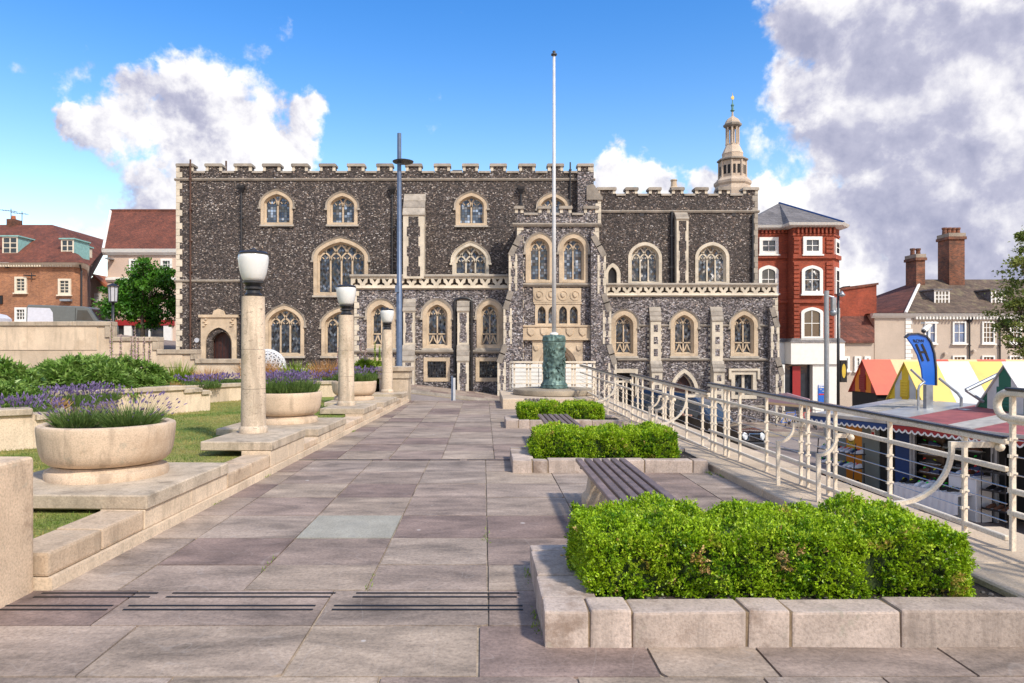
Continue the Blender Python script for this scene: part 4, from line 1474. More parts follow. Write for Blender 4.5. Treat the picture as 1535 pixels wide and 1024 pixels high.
for k, (px, yt, Y) in enumerate([(167, 480, 20.0), (181, 500, 19.8), (197, 503, 20.2), (202, 488, 19.7), (207, 505, 20.3), (216, 503, 19.9), (224, 506, 20.1)]):
    x = WX(px, Y)
    flower_spike('pale bear-breech spike behind the broad green dome, number %s from the wall step' % ['one', 'two', 'three', 'four', 'five', 'six', 'seven'][k], (x, Y, .58), WZ(yt, Y) - .58, 60 + k)
for k, (px, yt, Y) in enumerate([(507, 520, 22.9), (541, 508, 23.2), (548, 516, 23.0), (562, 512, 23.3), (569, 518, 23.1)]):
    x = WX(px, Y)
    flower_spike('tall %s spike by the farthest bowl, number %s from the middle column' % ('yellow green' if k > 2 else 'pinkish', ['one', 'two', 'three', 'four', 'five'][k]), (x, Y, .58), WZ(yt, Y) - .58, 70 + k, 'leaf_lime' if k > 2 else 'spike_flower')


def lattice_ball():
    """white openwork sphere standing behind the boundary wall"""
    t = thing('lattice_sphere', 'white openwork lattice sphere behind the nearest lamp column', 'sculpture', (WX(401, 26.3), 26.3, street_z(-7.8)))
    R = .66
    zc = WZ(551, 26.3) - street_z(-7.8)
    bm = bmesh.new()
    bmesh.ops.create_icosphere(bm, subdivisions=3, radius=R)
    me = bpy.data.meshes.new('lattice')
    bm.to_mesh(me)
    bm.free()
    me.materials.append(MATS['pole_white'])
    o = mobj('lattice', me, t)
    o.location = (0, 0, zc)
    wf = o.modifiers.new('wire', 'WIREFRAME')
    wf.thickness = .06
    wf.use_relative_offset = False
    MB().tube([(0, 0, 0), (0, 0, max(.1, zc - R + .05))], .06, 8).build('stand', MATS['paint_white'], t)


lattice_ball()


# ================================================================ the flint hall
YM, YW, YP = 38.8, 38.0, 37.0
hall = thing('flint_hall', 'dark flint medieval hall with battlements, tracery windows and a projecting porch', 'building', (0, 38.5, street_z(0)))
WARM, GREY, PALE, COPE = MATS['limestone_warm'], MATS['limestone_grey'], MATS['limestone_pale'], MATS['coping_grey']


PT = .27


def arch_h(a, h, u):
    """height of an arch of half width a and rise h at offset u from the centre"""
    u = min(abs(u), a)
    if h >= a * 1.02:
        R = (a * a + h * h) / (2 * a)
        return sqrt(max(0.0, R * R - (u - a + R) ** 2)) if R > 0 else 0
    t = 1 - u / a
    return h * ((1 - PT) * sqrt(max(0, 1 - (1 - t) ** 2)) + PT * t)


def arch_poly(x0, x1, zb, zs, zt, n=9):
    a, xc, h = (x1 - x0) / 2, (x0 + x1) / 2, zt - zs
    top = []
    for k in range(2 * n + 1):
        th = pi * k / (2 * n)
        u = a * cos(th)
        top.append((xc + u, zs + arch_h(a, h, u)))
    return [(x0, zb), (x1, zb)] + top


def px_poly(pts, Y):
    return [(WX(x, Y), WZ(y, Y)) for x, y in pts]


def gothic_window(parent, Y, x0, x1, yt, ys, yb, n=2, fw=.19, mat=None, glass='glass_leaded', foot=False, hood=True, sill=True, label=None, rise=None):
    """x0..x1, yt, yb: outer edge of the stone frame in photo pixels; ys: springing line"""
    mat = mat or WARM
    X0, X1, ZT, ZS, ZB = WX(x0, Y), WX(x1, Y), WZ(yt, Y), WZ(ys, Y), WZ(yb, Y)
    out = arch_poly(X0, X1, ZB, ZS, ZT)
    inn = arch_poly(X0 + fw, X1 - fw, ZB + fw * .7, ZS, ZT - fw * 1.05)
    in2 = arch_poly(X0 + fw * 1.5, X1 - fw * 1.5, ZB + fw, ZS, ZT - fw * 1.55)
    fr = MB().prism(out, Y - .04, Y + .3, 'y', [inn], back=False, hole_b=Y + .10)
    fr.loft([[(p[0], Y + .10, p[1]) for p in inn], [(p[0], Y + .25, p[1]) for p in in2]], True, False)
    w = fr.build('window', mat, parent, world=True)
    if label:
        w['label'] = label
    a, xc = (X1 - X0) / 2 - fw * 1.5, (X0 + X1) / 2
    zt2 = ZT - fw * 1.55
    h = zt2 - ZS
    az = lambda x: ZS + arch_h(a, h, x - xc)
    xl, xr, zb = xc - a, xc + a, ZB + fw
    lw = 2 * a / n
    y0, y1 = Y + .17, Y + .27
    # panes, one for each light
    for i in range(n):
        xa, xb = xl + lw * i, xl + lw * (i + 1)
        tops = [(xb + (xa - xb) * k / 8, az(xb + (xa - xb) * k / 8)) for k in range(9)]
        poly = [(xa, zb), (xb, zb)] + tops
        MB().prism(poly, Y + .24, Y + .26, 'y', back=False).build('pane', MATS[glass], w)
    tr = MB()
    bw = min(.085, lw * .16)
    zh = ZS - lw * (.25 if n > 2 else .12)
    for i in range(1, n):
        xm = xl + lw * i
        tr.box(xm - bw / 2, xm + bw / 2, y0, y1, zb, zh)
    def clipped(pts):
        run = []
        for p in pts:
            if p[1] <= az(p[0]) + .02 and xl - .01 <= p[0] <= xr + .01:
                run.append(p)
            else:
                if len(run) > 1:
                    tr.bar(run, bw, y0 + .02, y1)
                return
        if len(run) > 1:
            tr.bar(run, bw, y0 + .02, y1)
    for i in range(n):
        xa, xb = xl + lw * i, xl + lw * (i + 1)
        hh = lw * (.72 if n > 2 else .95)
        xm = (xa + xb) / 2
        clipped([(xa + lw / 2 * k / 8, zh + arch_h(lw / 2, hh, lw / 2 * (1 - k / 8))) for k in range(9)])
        clipped([(xb - lw / 2 * k / 8, zh + arch_h(lw / 2, hh, lw / 2 * (1 - k / 8))) for k in range(9)])
        # ogee tails that rise from the light's point into the next tier
        for sg in (-1, 1):
            clipped([(xm + sg * lw * .5 * (k / 7) ** 1.6, zh + hh * .98 + lw * .75 * (k / 7)) for k in range(8)])
            if n > 2:
                clipped([(xm + sg * lw * .5 * (1 - (1 - k / 7) ** 1.6), zh + hh * .98 + lw * .75 + lw * .8 * (k / 7)) for k in range(8)][::1])
        # cusps
        for sg in (-1, 1):
            p = (xm + sg * lw * .27, zh + hh * .42)
            q = (xm + sg * lw * .10, zh + hh * .22)
            if p[1] < az(p[0]):
                tr.bar([p, q], bw * .6, y0 + .03, y1)
    if n == 2:
        # the eye above the two lights
        clipped([(xc + lw * .20 * cos(t), zh + lw * 1.42 + lw * .24 * sin(t)) for t in [2 * pi * k / 12 for k in range(13)]])
    if foot:
        # transom with a row of little arches below it
        zf = zb + (ZT - ZB) * .20
        tr.box(xl, xr, y0, y1, zf, zf + bw * .9)
        for i in range(n):
            xa = xl + lw * i
            tr.bar([(xa + lw * .02, zb + .02), (xa + lw * .30, zb + (zf - zb) * .45), (xa + lw * .5, zf)], bw * .9, y0 + .02, y1)
            tr.bar([(xa + lw * .98, zb + .02), (xa + lw * .70, zb + (zf - zb) * .45), (xa + lw * .5, zf)], bw * .9, y0 + .02, y1)
    if tr.f:
        tr.build('tracery', mat, w)
    if hood:
        d = .09
        o2 = arch_poly(X0 - d, X1 + d, ZS - .15, ZS, ZT + d * 1.1)[1:]
        i2 = arch_poly(X0 - .005, X1 + .005, ZS - .15, ZS, ZT + .005)[1:]
        hm = MB()
        ring = [(X1 + d, ZS - .18)] + o2[1:] + [(X0 - d, ZS - .18)]
        rin = [(X1 + .005, ZS - .18)] + i2[1:] + [(X0 - .005, ZS - .18)]
        hm.loft([[(p[0], Y + .01, p[1]) for p in ring], [(p[0], Y - .10, p[1]) for p in ring], [(p[0], Y - .05, p[1]) for p in rin], [(p[0], Y + .01, p[1]) for p in rin]], False, False)
        for px_ in (X0 - d - .05, X1 + .0):
            hm.box(px_, px_ + d + .05, Y - .11, Y + .01, ZS - .27, ZS - .17)
        hm.build('hood_mould', GREY if mat is not PALE else PALE, w)
    if sill:
        MB().hexa([(X0 - .06, Y - .12, ZB - .10), (X1 + .06, Y - .12, ZB - .10), (X1 + .06, Y + .05, ZB - .10), (X0 - .06, Y + .05, ZB - .10),
                   (X0 - .06, Y - .10, ZB - .04), (X1 + .06, Y - .10, ZB - .04), (X1 + .06, Y + .05, ZB + .05), (X0 - .06, Y + .05, ZB + .05)]).build('sill', GREY, w)
    return [(p[0], p[1]) for p in arch_poly(X0 + .03, X1 - .03, ZB + .03, ZS, ZT - .03)]


def quoins(parent, px, y0, y1, Y, w1=.30, w2=.18, h=.30, mat=None, side=1, proud=.02):
    """long-and-short corner stones up an edge at px"""
    mat = mat or PALE
    x = WX(px, Y)
    z, zt, k = WZ(y1, Y), WZ(y0, Y), 0
    while z < zt - .05:
        hh = min(h * RND.uniform(.8, 1.2), zt - z)
        ww = w1 if k % 2 else w2
        a, b = (x, x + ww) if side > 0 else (x - ww, x)
        MB().box(a, b, Y - proud, Y + .1, z + .008, z + hh - .008).build('quoin', mat, parent, world=True)
        z += hh
        k += 1


def string_course(parent, x0, x1, y, Y, h=.16, proj=.10, mat=None, name='string_course'):
    X0, X1, Z = WX(x0, Y), WX(x1, Y), WZ(y, Y)
    return MB().prism([(Y + .05, Z - h / 2), (Y - proj * .5, Z - h / 2), (Y - proj, Z), (Y - proj, Z + h * .25), (Y + .05, Z + h / 2)], X0, X1, 'x').build(name, mat or GREY, parent, world=True)


def merlons(parent, spans, ytop, ysill, Y, x0, x1, th=.45, flintm='flint_dark'):
    """battlements: each merlon its own piece with a coping, the embrasures with sills"""
    zt, zs = WZ(ytop, Y), WZ(ysill, Y)
    edges = []
    for a, b in spans:
        A, B = WX(a, Y), WX(b, Y)
        m = MB().box(A + .05, B - .05, Y, Y + th, zs - .02, zt - .15).build('merlon', MATS[flintm], parent, world=True)
        MB().prism([(A, zt - .15), (B, zt - .15), (B, zt - .03), (B - .05, zt), (A + .05, zt), (A, zt - .03)], Y - .08, Y + th + .08, 'y').build('coping', COPE if RND.random() < .5 else GREY, m)
        for sx in (A + .045, B - .20):
            MB().box(sx, sx + .155, Y - .015, Y + .05, zs + .06, zt - .152).build('quoin', PALE, m)
        edges += [A, B]
    ed = [WX(x0, Y)] + edges + [WX(x1, Y)]
    for A, B in zip(ed[0::2], ed[1::2]):
        if B - A > .15:
            MB().prism([(Y - .07, zs - .06), (Y - .07, zs + .03), (Y + .1, zs + .09), (Y + th + .07, zs + .03), (Y + th + .07, zs - .06)], A - .02, B + .02, 'x').build('embrasure_sill', GREY, parent, world=True)


def wall_mesh(name, outer, holes, Y, mat, parent, depth=.5):
    return MB().prism(outer, Y, Y + depth, 'y', holes, back=False, hole_b=Y + .32).build(name, mat, parent, world=True)


def drainpipe(parent, px, y0, y1, Y, mat, hopper=True, r=.055, off=.10):
    x = WX(px, Y)
    za, zb = WZ(y0, Y), WZ(y1, Y)
    p = MB().tube([(x, Y - off, zb), (x, Y - off, za)], r, 8).build('drainpipe', mat, parent, world=True, smooth=40)
    z = zb + .8
    while z < za - .3:
        MB().box(x - r - .03, x + r + .03, Y - off - r - .01, Y + .01, z, z + .07).build('bracket', mat, p)
        z += 1.7
    if hopper:
        MB().loft([[(x - a, Y - off - a, z_), (x + a, Y - off - a, z_), (x + a, Y, z_), (x - a, Y, z_)] for a, z_ in ((.07, za - .18), (.17, za + .05), (.19, za + .18), (.17, za + .18))]).build('hopper', mat, p)
    return p


def flint_panels(b, x0, x1, z0, z1, y, n, mat='flint_light', ck=False):
    """flint let into the face of a buttress between its corner stones"""
    H = (z1 - z0) / n
    for k in range(n):
        a, c = z0 + H * k + H * .10, z0 + H * (k + 1) - H * .10
        w = (x1 - x0)
        if ck:
            MB().box(x0 + w * .30, x1 - w * .30, y - .004, y + .05, a + H * .1, c - H * .1).build('flint_panel', MATS[mat], b)
        else:
            MB().box(x0 + w * (.18 + .08 * (k % 2)), x1 - w * (.18 + .08 * (k % 2)), y - .004, y + .05, a - H * .099, c + H * .099).build('flint_panel', MATS[mat], b)


def buttress(px0, px1, Y, stages, mat, panels='flint_light', ck=False, nper=4):
    """stages: list of (y_top, y_slope_end, projection) from the top down, last entry (y_bottom, None, None)"""
    X0, X1 = WX(px0, Y), WX(px1, Y)
    prof = [(Y + .1, WZ(stages[0][0], Y))]
    prev = 0.0
    for k, (yt, ysl, pr) in enumerate(stages[:-1]):
        prof.append((Y - prev + (.0 if k else 0), WZ(yt, Y)))
        prof.append((Y - pr, WZ(ysl, Y)))
        prev = pr
    zb = WZ(stages[-1][0], Y)
    prof += [(Y - prev, zb), (Y + .1, zb)]
    b = MB().prism(prof, X0, X1, 'x').build('buttress', mat, hall, world=True)
    for k, (yt, ysl, pr) in enumerate(stages[:-1]):
        nxt = stages[k + 1][0]
        z1, z0 = WZ(ysl, Y) - .12, WZ(nxt, Y) + .12
        flint_panels(b, X0, X1, z0, z1, Y - pr, max(2, int((z1 - z0) / .5)), panels, ck)
        # weathering stones on the slope
        ns = 3
        pv = 0 if k == 0 else stages[k - 1][2]
        za, zc = WZ(yt, Y), WZ(ysl, Y)
        for q in range(ns):
            t0, t1 = q / ns, (q + 1) / ns
            ya, yb_ = Y - pv - (pr - pv) * t0, Y - pv - (pr - pv) * t1
            z_a, z_b = za + (zc - za) * t0, za + (zc - za) * t1
            MB().hexa([(X0 - .03, yb_ - .05, z_b - .05), (X1 + .03, yb_ - .05, z_b - .05), (X1 + .03, ya + .02, z_b - .05), (X0 - .03, ya + .02, z_b - .05),
                       (X0 - .03, yb_ - .05, z_b + .02), (X1 + .03, yb_ - .05, z_b + .02), (X1 + .03, ya - .02, z_a), (X0 - .03, ya - .02, z_a)]).build('weathering_stone', COPE if q % 2 else GREY, b)
    return b


def pierced_parapet(px0, px1, ytop, ybot, Y, n, Yf):
    """stone parapet pierced with trefoil-like triangles"""
    X0, X1, ZT, ZB = WX(px0, Y), WX(px1, Y), WZ(ytop, Y), WZ(ybot, Y)
    zt, zb = ZT - .13, ZB + .14
    H = zt - zb
    pitch = (X1 - X0) / n
    holes = []
    for k in range(n):
        xc = X0 + pitch * (k + .5)
        w = pitch * .30
        a, t = zb + H * .14, zb + H * .86
        # upright three-lobed opening
        holes.append([(xc - w, a), (xc - w * .15, a + H * .08), (xc + w * .15, a + H * .08), (xc + w, a), (xc + w * .95, a + H * .18), (xc + w * .42, a + H * .30), (xc + w * .32, t - H * .12), (xc, t),
                      (xc - w * .32, t - H * .12), (xc - w * .42, a + H * .30), (xc - w * .95, a + H * .18)])
        xe = xc + pitch / 2
        if k < n - 1:
            w2 = w * .62
            holes.append([(xe, zb + H * .42), (xe + w2, zb + H * .82), (xe + w2 * .3, zb + H * .78), (xe - w2 * .3, zb + H * .78), (xe - w2, zb + H * .82)])
    par = MB().prism([(X0 + .03, zb), (X1 - .03, zb), (X1 - .03, zt), (X0 + .03, zt)], Y, Y + .18, 'y', holes).build('pierced_parapet', PALE, hall, world=True)
    MB().box(X0 + .04, X1 - .04, Y + .185, Y + .20, zb, zt - .02).build('backing', MATS['flint_dark'], par)
    MB().prism([(Y - .08, zt), (Y - .10, zt + .06), (Y - .06, ZT), (Y + .24, ZT), (Y + .28, zt + .06), (Y + .24, zt)], X0 - .02, X1 + .02, 'x').build('coping', GREY, par)
    MB().prism([(Y + .2, ZB), (Y - .06, ZB), (Y - .14, ZB + .07), (Y - .10, zb), (Y + .2, zb)], X0 - .02, X1 + .02, 'x').build('base_moulding', PALE, par)


def hall_main():
    GB_ = 700
    # ---- tall west block
    holes = []
    for a in [(391, 439, 286, 306, 337), (490.5, 536, 289, 308, 337), (683, 730, 289, 308, 338), (806, 852, 290, 309, 340)]:
        holes.append(gothic_window(hall, YM, *a, n=2, glass='glass_pale', fw=.17))
    holes.append(gothic_window(hall, YM, 470, 552, 357, 386, 443, n=4, fw=.20, hood=True))
    holes.append(gothic_window(hall, YM, 397, 456, 458, 484, 534, n=3, fw=.19))
    holes.append(gothic_window(hall, YM, 482, 545, 461, 486, 534, n=3, fw=.19))
    holes.append(gothic_window(hall, YM, 678, 733, 364, 390, 413, n=3, fw=.15, mat=PALE, sill=False))
    # doorway at the upper end
    Y = YM
    ddoor = arch_poly(WX(317, Y), WX(350, Y), WZ(575, Y), WZ(513, Y), WZ(497, Y))
    holes.append(ddoor)
    wall_mesh('wall', px_poly([(264.5, 640), (890, 700), (890, 258.5), (264.5, 258.5)], Y), holes, Y, MATS['flint_dark'], hall, 15)
    surround = MB().prism(px_poly([(302, 578), (355, 578), (355, 476), (302, 476)], Y), Y - .10, Y + .2, 'y', [arch_poly(WX(309, Y), WX(347.5 + 1, Y), WZ(577, Y), WZ(515, Y), WZ(491, Y))], back=False).build('door_surround', WARM, hall, world=True)
    MB().prism(px_poly([(299, 476), (358, 476), (358, 472), (338, 472), (336, 466), (329, 463), (322, 466), (320, 472), (299, 472)], Y), Y - .18, Y + .05, 'y').build('pediment', WARM, surround)
    for k, (a, b) in enumerate(((305, 312), (345.5, 352.5))):
        m = MB()
        for q in range(4):
            z = WZ(489 - q * 3.3, Y)
            m.lathe([(.03, -.05), (.085, 0), (.03, .05)], ((WX(a, Y) + WX(b, Y)) / 2 + (q % 2 - .5) * .10, Y - .11, z), 7)
        m.build('carving', WARM, surround)
    rings = []
    for d, yy in ((0, .0), (.12, .25), (.16, .28), (.26, .5)):
        rings.append([(p[0], Y + yy, p[1]) for p in arch_poly(WX(309, Y) + d, WX(348.5, Y) - d, WZ(577, Y), WZ(515, Y), WZ(491, Y) - d * .9)])
    MB().loft(rings, True, False).build('archway_moulding', WARM, surround)
    dr = MB().prism(arch_poly(WX(315, Y), WX(352, Y), WZ(577, Y), WZ(512, Y), WZ(495, Y)), Y + .42, Y + .5, 'y', back=False).build('door', MATS['door_wood'], hall, world=True)
    for k in range(6):
        x = WX(319 + k * 5.2, Y)
        MB().box(x - .012, x + .012, Y + .405, Y + .418, WZ(577, Y), WZ(506, Y)).build('door_batten', MATS['iron_black'], dr)
    # plaque
    MB().prism([(WX(295, Y) + .13 * cos(k * pi / 8), WZ(510, Y) + .13 * sin(k * pi / 8)) for k in range(16)], Y - .03, Y + .02, 'y').build('plaque', MATS['lantern_glass'], hall, world=True)
    spans = [(264, 291), (307, 334), (350.5, 378.5), (393, 421.5), (436.5, 462.5), (478, 504), (520, 547.5), (564, 589.5), (607, 633), (650, 676), (692.5, 718), (734, 760), (777, 803.5), (820, 845.5), (865, 890)]
    merlons(hall, spans, 245.5, 258, Y, 264, 890)
    string_course(hall, 262, 892, 269, Y)
    string_course(hall, 262, 364, 421, Y)
    quoins(hall, 264, 250, 600, Y, .34, .20, .33, PALE, 1, .025)
    drainpipe(hall, 286.5, 240, 525, Y, MATS['pipe_brown'], False, .05)
    drainpipe(hall, 363, 284, 538, Y, MATS['iron_black'])
    drainpipe(hall, 588.5, 286, 411, Y, MATS['iron_black'])
    drainpipe(hall, 781, 286, 330, Y, MATS['iron_black'])
    drainpipe(hall, 854.5, 244, 325, Y, MATS['iron_black'], False, .04)
    buttress(607, 637.5, Y, [(291, 326, .9), (420, None, None)], PALE, 'flint_dark', nper=5)
    # roof behind the battlements and a small rooflight box
    MB().box(WX(266, Y), WX(889, Y), Y + .5, Y + 14.8, WZ(262, Y) - .4, WZ(262, Y)).build('roof', MATS['slate_grey'], hall, world=True)
    MB().box(WX(677, Y), WX(692, Y), Y + 1.0, Y + 2.0, WZ(262, Y), WZ(248, Y)).build('roof_hatch', MATS['dark_metal'], hall, world=True)
    MB().tube([(WX(333, Y), Y + .6, WZ(262, Y)), (WX(333, Y), Y + .6, WZ(237, Y))], .05, 6).build('flue', MATS['pipe_brown'], hall, world=True)
    # ---- lower-west aisle with the pierced parapet
    Y = YW
    holes = []
    for (a, b) in ((550, 593), (633.5, 677), (714.5, 754)):
        holes.append(gothic_window(hall, Y, a, b, 450, 472, 522, n=2, fw=.22, foot=True))
    for (a, b) in ((552, 592), (635, 674.5), (713, 751)):
        holes.append(barred_window(Y, a, b, 536, 572))
    wall_mesh('wall', px_poly([(531, 650), (765, 700), (765, 430), (531, 430)], Y), holes, Y, MATS['flint_light'], hall, 1.2)
    pierced_parapet(525, 764, 411.5, 434, Y, 13, Y)
    quoins(hall, 531, 436, 600, Y, .26, .14, .3, PALE)
    for (a, b) in ((531, 548), (595, 606), (623, 632), (678, 686), (704, 713)):
        string_course(hall, a, b, 475, Y, .12, .07)
    for (a, b) in ((531, 606), (623, 686), (704, 750)):
        string_course(hall, a, b, 527, Y, .20, .16)
        string_course(hall, a, b, 591 + (a - 620) * .03, Y, .22, .10, PALE, 'plinth_course')
    buttress(605.5, 622.5, Y, [(448, 466, .35), (517, 540, .7), (640, None, None)], PALE, ck=False)
    buttress(686, 703, Y, [(448, 466, .35), (517, 540, .7), (640, None, None)], PALE, ck=False)
    # black pipes either side of the middle buttress
    for px in (682, 707):
        drainpipe(hall, px, 452, 605, Y, MATS['iron_black'], False, .075, .14)
    xa, xb, zt = WX(682, Y), WX(707, Y), WZ(452, Y)
    MB().tube([((xa + xb) / 2 - (xb - xa) / 2 * cos(pi * k / 10), Y - .14, zt + .18 * sin(pi * k / 10)) for k in range(11)], .07, 8).build('drainpipe', MATS['iron_black'], hall, world=True, smooth=40)
    drainpipe(hall, 603, 440, 600, Y, MATS['iron_black'], False, .07, .14)
    for px in (652, 728):
        MB().box(WX(px - 5, Y), WX(px + 5, Y), Y - .03, Y + .02, WZ(586, Y), WZ(580, Y)).build('air_vent', MATS['iron_black'], hall, world=True)
    # ---- lower-east part
    Y = YM - .1
    holes = []
    global PT
    PT = .08
    holes.append(gothic_window(hall, Y, 941.5, 992, 363, 386, 426, n=3, fw=.17, glass='glass_mixed', mat=PALE, hood=False, sill=False))
    holes.append(gothic_window(hall, Y, 1042, 1093, 363, 386, 426, n=3, fw=.17, glass='glass_mixed', mat=PALE, hood=False, sill=False))
    PT = .05
    sd = arch_poly(WX(911, Y), WX(925, Y), WZ(430, Y), WZ(412, Y), WZ(400, Y))
    holes.append(sd)
    wall_mesh('wall', px_poly([(888, 700), (1136, 700), (1136, 292), (888, 292)], Y), holes, Y, MATS['flint_dark'], hall, 14)
    MB().prism(arch_poly(WX(911, Y) - .02, WX(925, Y) + .02, WZ(430, Y), WZ(412, Y), WZ(399, Y)), Y + .25, Y + .3, 'y', back=False).build('door', MATS['iron_black'], hall, world=True)
    MB().prism(arch_poly(WX(907, Y), WX(930, Y), WZ(430, Y), WZ(412, Y), WZ(394.5, Y)), Y - .05, Y + .15, 'y', [arch_poly(WX(911.5, Y), WX(924.5, Y), WZ(429.5, Y), WZ(412, Y), WZ(400.5, Y))], back=False).build('door_surround', PALE, hall, world=True)
    PT = .27
    merlons(hall, [(894, 924), (937, 957), (971.5, 991.5), (1006, 1026), (1041, 1062), (1076, 1095), (1113, 1137.5)], 281, 292, Y, 890, 1137.5)
    string_course(hall, 890, 1138, 317, Y)
    quoins(hall, 1136, 290, 440, Y, .30, .18, .33, GREY, -1)
    drainpipe(hall, 1006.5, 318, 424, Y, MATS['iron_black'], False, .08)
    drainpipe(hall, 1127.5, 322, 424, Y, MATS['iron_black'], False, .06)
    buttress(1011, 1028.5, Y, [(318, 330, .45), (440, None, None)], PALE, 'flint_dark')
    MB().box(WX(889, Y), WX(1135, Y), Y + .5, Y + 13.8, WZ(294, Y) - .4, WZ(294, Y)).build('roof', MATS['slate_grey'], hall, world=True)
    MB().lathe([(.20, 0), (.20, .5), (.24, .55), (.18, .62), (.15, .9), (.19, .95), (.19, 1.0), (.12, 1.0)], (WX(1016, Y), Y + .8, WZ(292, Y)), 12).build('chimney_pot', MATS['limestone_warm'], hall, world=True)
    for px in (962, 1100):
        MB().box(WX(px - 3, Y), WX(px + 3, Y), Y - .015, Y + .02, WZ(324, Y), WZ(319, Y)).build('air_vent', MATS['iron_black'], hall, world=True)
    Y = YW
    holes = []
    for (a, b) in ((916, 955), (1005, 1046), (1095, 1136)):
        holes.append(gothic_window(hall, Y, a, b, 466, 486, 534, n=2, fw=.21, foot=True))
    holes.append(barred_window(Y, 1096, 1134, 556, 598, plain=True))
    # street door and a dark cellar opening
    holes.append(arch_poly(WX(1011, Y), WX(1040, Y), WZ(660, Y), WZ(588, Y), WZ(562, Y)))
    holes.append(px_poly([(922, 650), (953, 650), (953, 558), (922, 558)], Y))
    wall_mesh('wall', px_poly([(905, 700), (1166, 700), (1166, 442), (905, 442)], Y), holes, Y, MATS['flint_light'], hall, 12)
    sr = MB().prism(arch_poly(WX(1004, Y), WX(1047, Y), WZ(660, Y), WZ(588, Y), WZ(553, Y)), Y - .06, Y + .2, 'y', [arch_poly(WX(1009, Y), WX(1042, Y), WZ(659.8, Y), WZ(588, Y), WZ(559, Y))], back=False).build('door_surround', PALE, hall, world=True)
    MB().loft([[(p[0], Y + yy, p[1]) for p in arch_poly(WX(1009, Y) + d, WX(1042, Y) - d, WZ(660, Y), WZ(588, Y), WZ(559, Y) - d)] for d, yy in ((0, .0), (.06, .1), (.07, .14), (.14, .28))], True, False).build('archway_moulding', PALE, sr)
    dd = MB().prism(arch_poly(WX(1010, Y), WX(1041, Y), WZ(660, Y), WZ(588, Y), WZ(561, Y)), Y + .26, Y + .3, 'y', back=False).build('door', MATS['door_wood'], hall, world=True)
    for k in range(5):
        x = WX(1015 + k * 5.3, Y)
        MB().box(x - .01, x + .01, Y + .25, Y + .262, WZ(660, Y), WZ(570, Y)).build('door_batten', MATS['iron_black'], dd)
    MB().prism(px_poly([(919, 655), (956, 655), (956, 553), (919, 553)], Y), Y - .05, Y + .2, 'y', [px_poly([(923, 654.7), (952, 654.7), (952, 559), (923, 559)], Y)], back=False).build('door_surround', PALE, hall, world=True)
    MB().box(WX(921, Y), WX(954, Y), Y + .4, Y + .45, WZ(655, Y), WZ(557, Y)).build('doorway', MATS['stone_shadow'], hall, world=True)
    pierced_parapet(908, 1165, 424.5, 445, Y, 16, Y)
    quoins(hall, 1166, 447, 640, Y, .28, .16, .3, PALE, -1)
    for (a, b) in ((905, 914), (957, 974), (989, 1003), (1048, 1065), (1081, 1093), (1138, 1158)):
        string_course(hall, a, b, 488, Y, .12, .08)
    for (a, b) in ((925, 974), (989, 1065), (1081, 1158)):
        string_course(hall, a, b, 539, Y, .16, .12)
    for (a, b) in ((956, 974), (1048, 1065), (1081, 1158)):
        string_course(hall, a, b, 606 + (a - 950) * .03, Y, .18, .10, GREY, 'plinth_course')
    for a, b in ((973.5, 989), (1065, 1081)):
        buttress(a, b, Y, [(460, 480, .28), (541, 556, .55), (690, None, None)], PALE, 'flint_light', True)
        # checker of flint squares either side
        for yy in range(492, 600, 9):
            for sx in (a - 3.2, b + .4):
                MB().box(WX(sx, Y), WX(sx + 2.8, Y), Y - .012, Y + .05, WZ(yy + 3.6, Y), WZ(yy, Y)).build('quoin', PALE, hall, world=True)
    # stepped buttress on the east corner
    corner_buttress([(1154, 459), (1160, 460), (1168, 488), (1168, 536), (1175, 560), (1175, 668), (1154, 668)], YW - .3, YW + .9)
    corner_buttress([(784, 346), (777, 352), (763, 380), (763, 436), (755, 461), (755, 516), (746, 541), (746, 640), (784, 640)], YP - .35, YP + .7)
    corner_buttress([(886, 346), (892, 352), (908, 381), (908, 440), (916, 464), (916, 516), (924, 543), (924, 660), (886, 660)], YP - .35, YP + .7)


def corner_buttress(poly, ya, yb):
    Y = ya
    b = MB().prism(px_poly(poly, Y), ya, yb, 'y').build('buttress', MATS['flint_light'], hall, world=True)
    right = poly[2][0] > poly[0][0]
    # flint panels on the face, weathering slabs on the slopes
    for (p, q) in zip(poly, poly[1:]):
        if abs(p[0] - q[0]) > 3 and abs(p[1] - q[1]) > 10 and p[1] < 600:
            nx = 1 if q[0] > p[0] else -1
            pa, pb = Vector((WX(p[0], Y), WZ(p[1], Y))), Vector((WX(q[0], Y), WZ(q[1], Y)))
            d = (pb - pa).normalized()
            n = Vector((-d.y, d.x))
            if n.y < 0:
                n = -n
            for k in range(2):
                s, e = pa + (pb - pa) * k / 2, pa + (pb - pa) * (k + 1) / 2 + d * .06
                MB().prism([tuple(s - n * .25), tuple(e - n * .25), tuple(e + n * .035), tuple(s + n * .035)], ya - .03, yb + .03, 'y').build('weathering_stone', COPE, b)
        elif abs(p[0] - q[0]) < .5 and q[1] - p[1] > 40:
            s = -1 if right else 1
            zt, zb = WZ(p[1] + 1, Y), WZ(min(q[1], 640), Y)
            nn = max(2, int((zt - zb) / .34))
            for e0, e1 in ((p[0], 1), (p[0] + s * 12, -1)):
                for k in range(nn):
                    a, c = zb + (zt - zb) * k / nn, zb + (zt - zb) * (k + 1) / nn
                    ww = 4.2 if k % 2 else 2.6
                    xa, xb = sorted((WX(e0 - s * e1 * .3, Y), WX(e0 + s * e1 * ww, Y)))
                    MB().box(xa, xb, ya - .012, ya + .2, a + .008, c - .008).build('quoin', PALE, b)


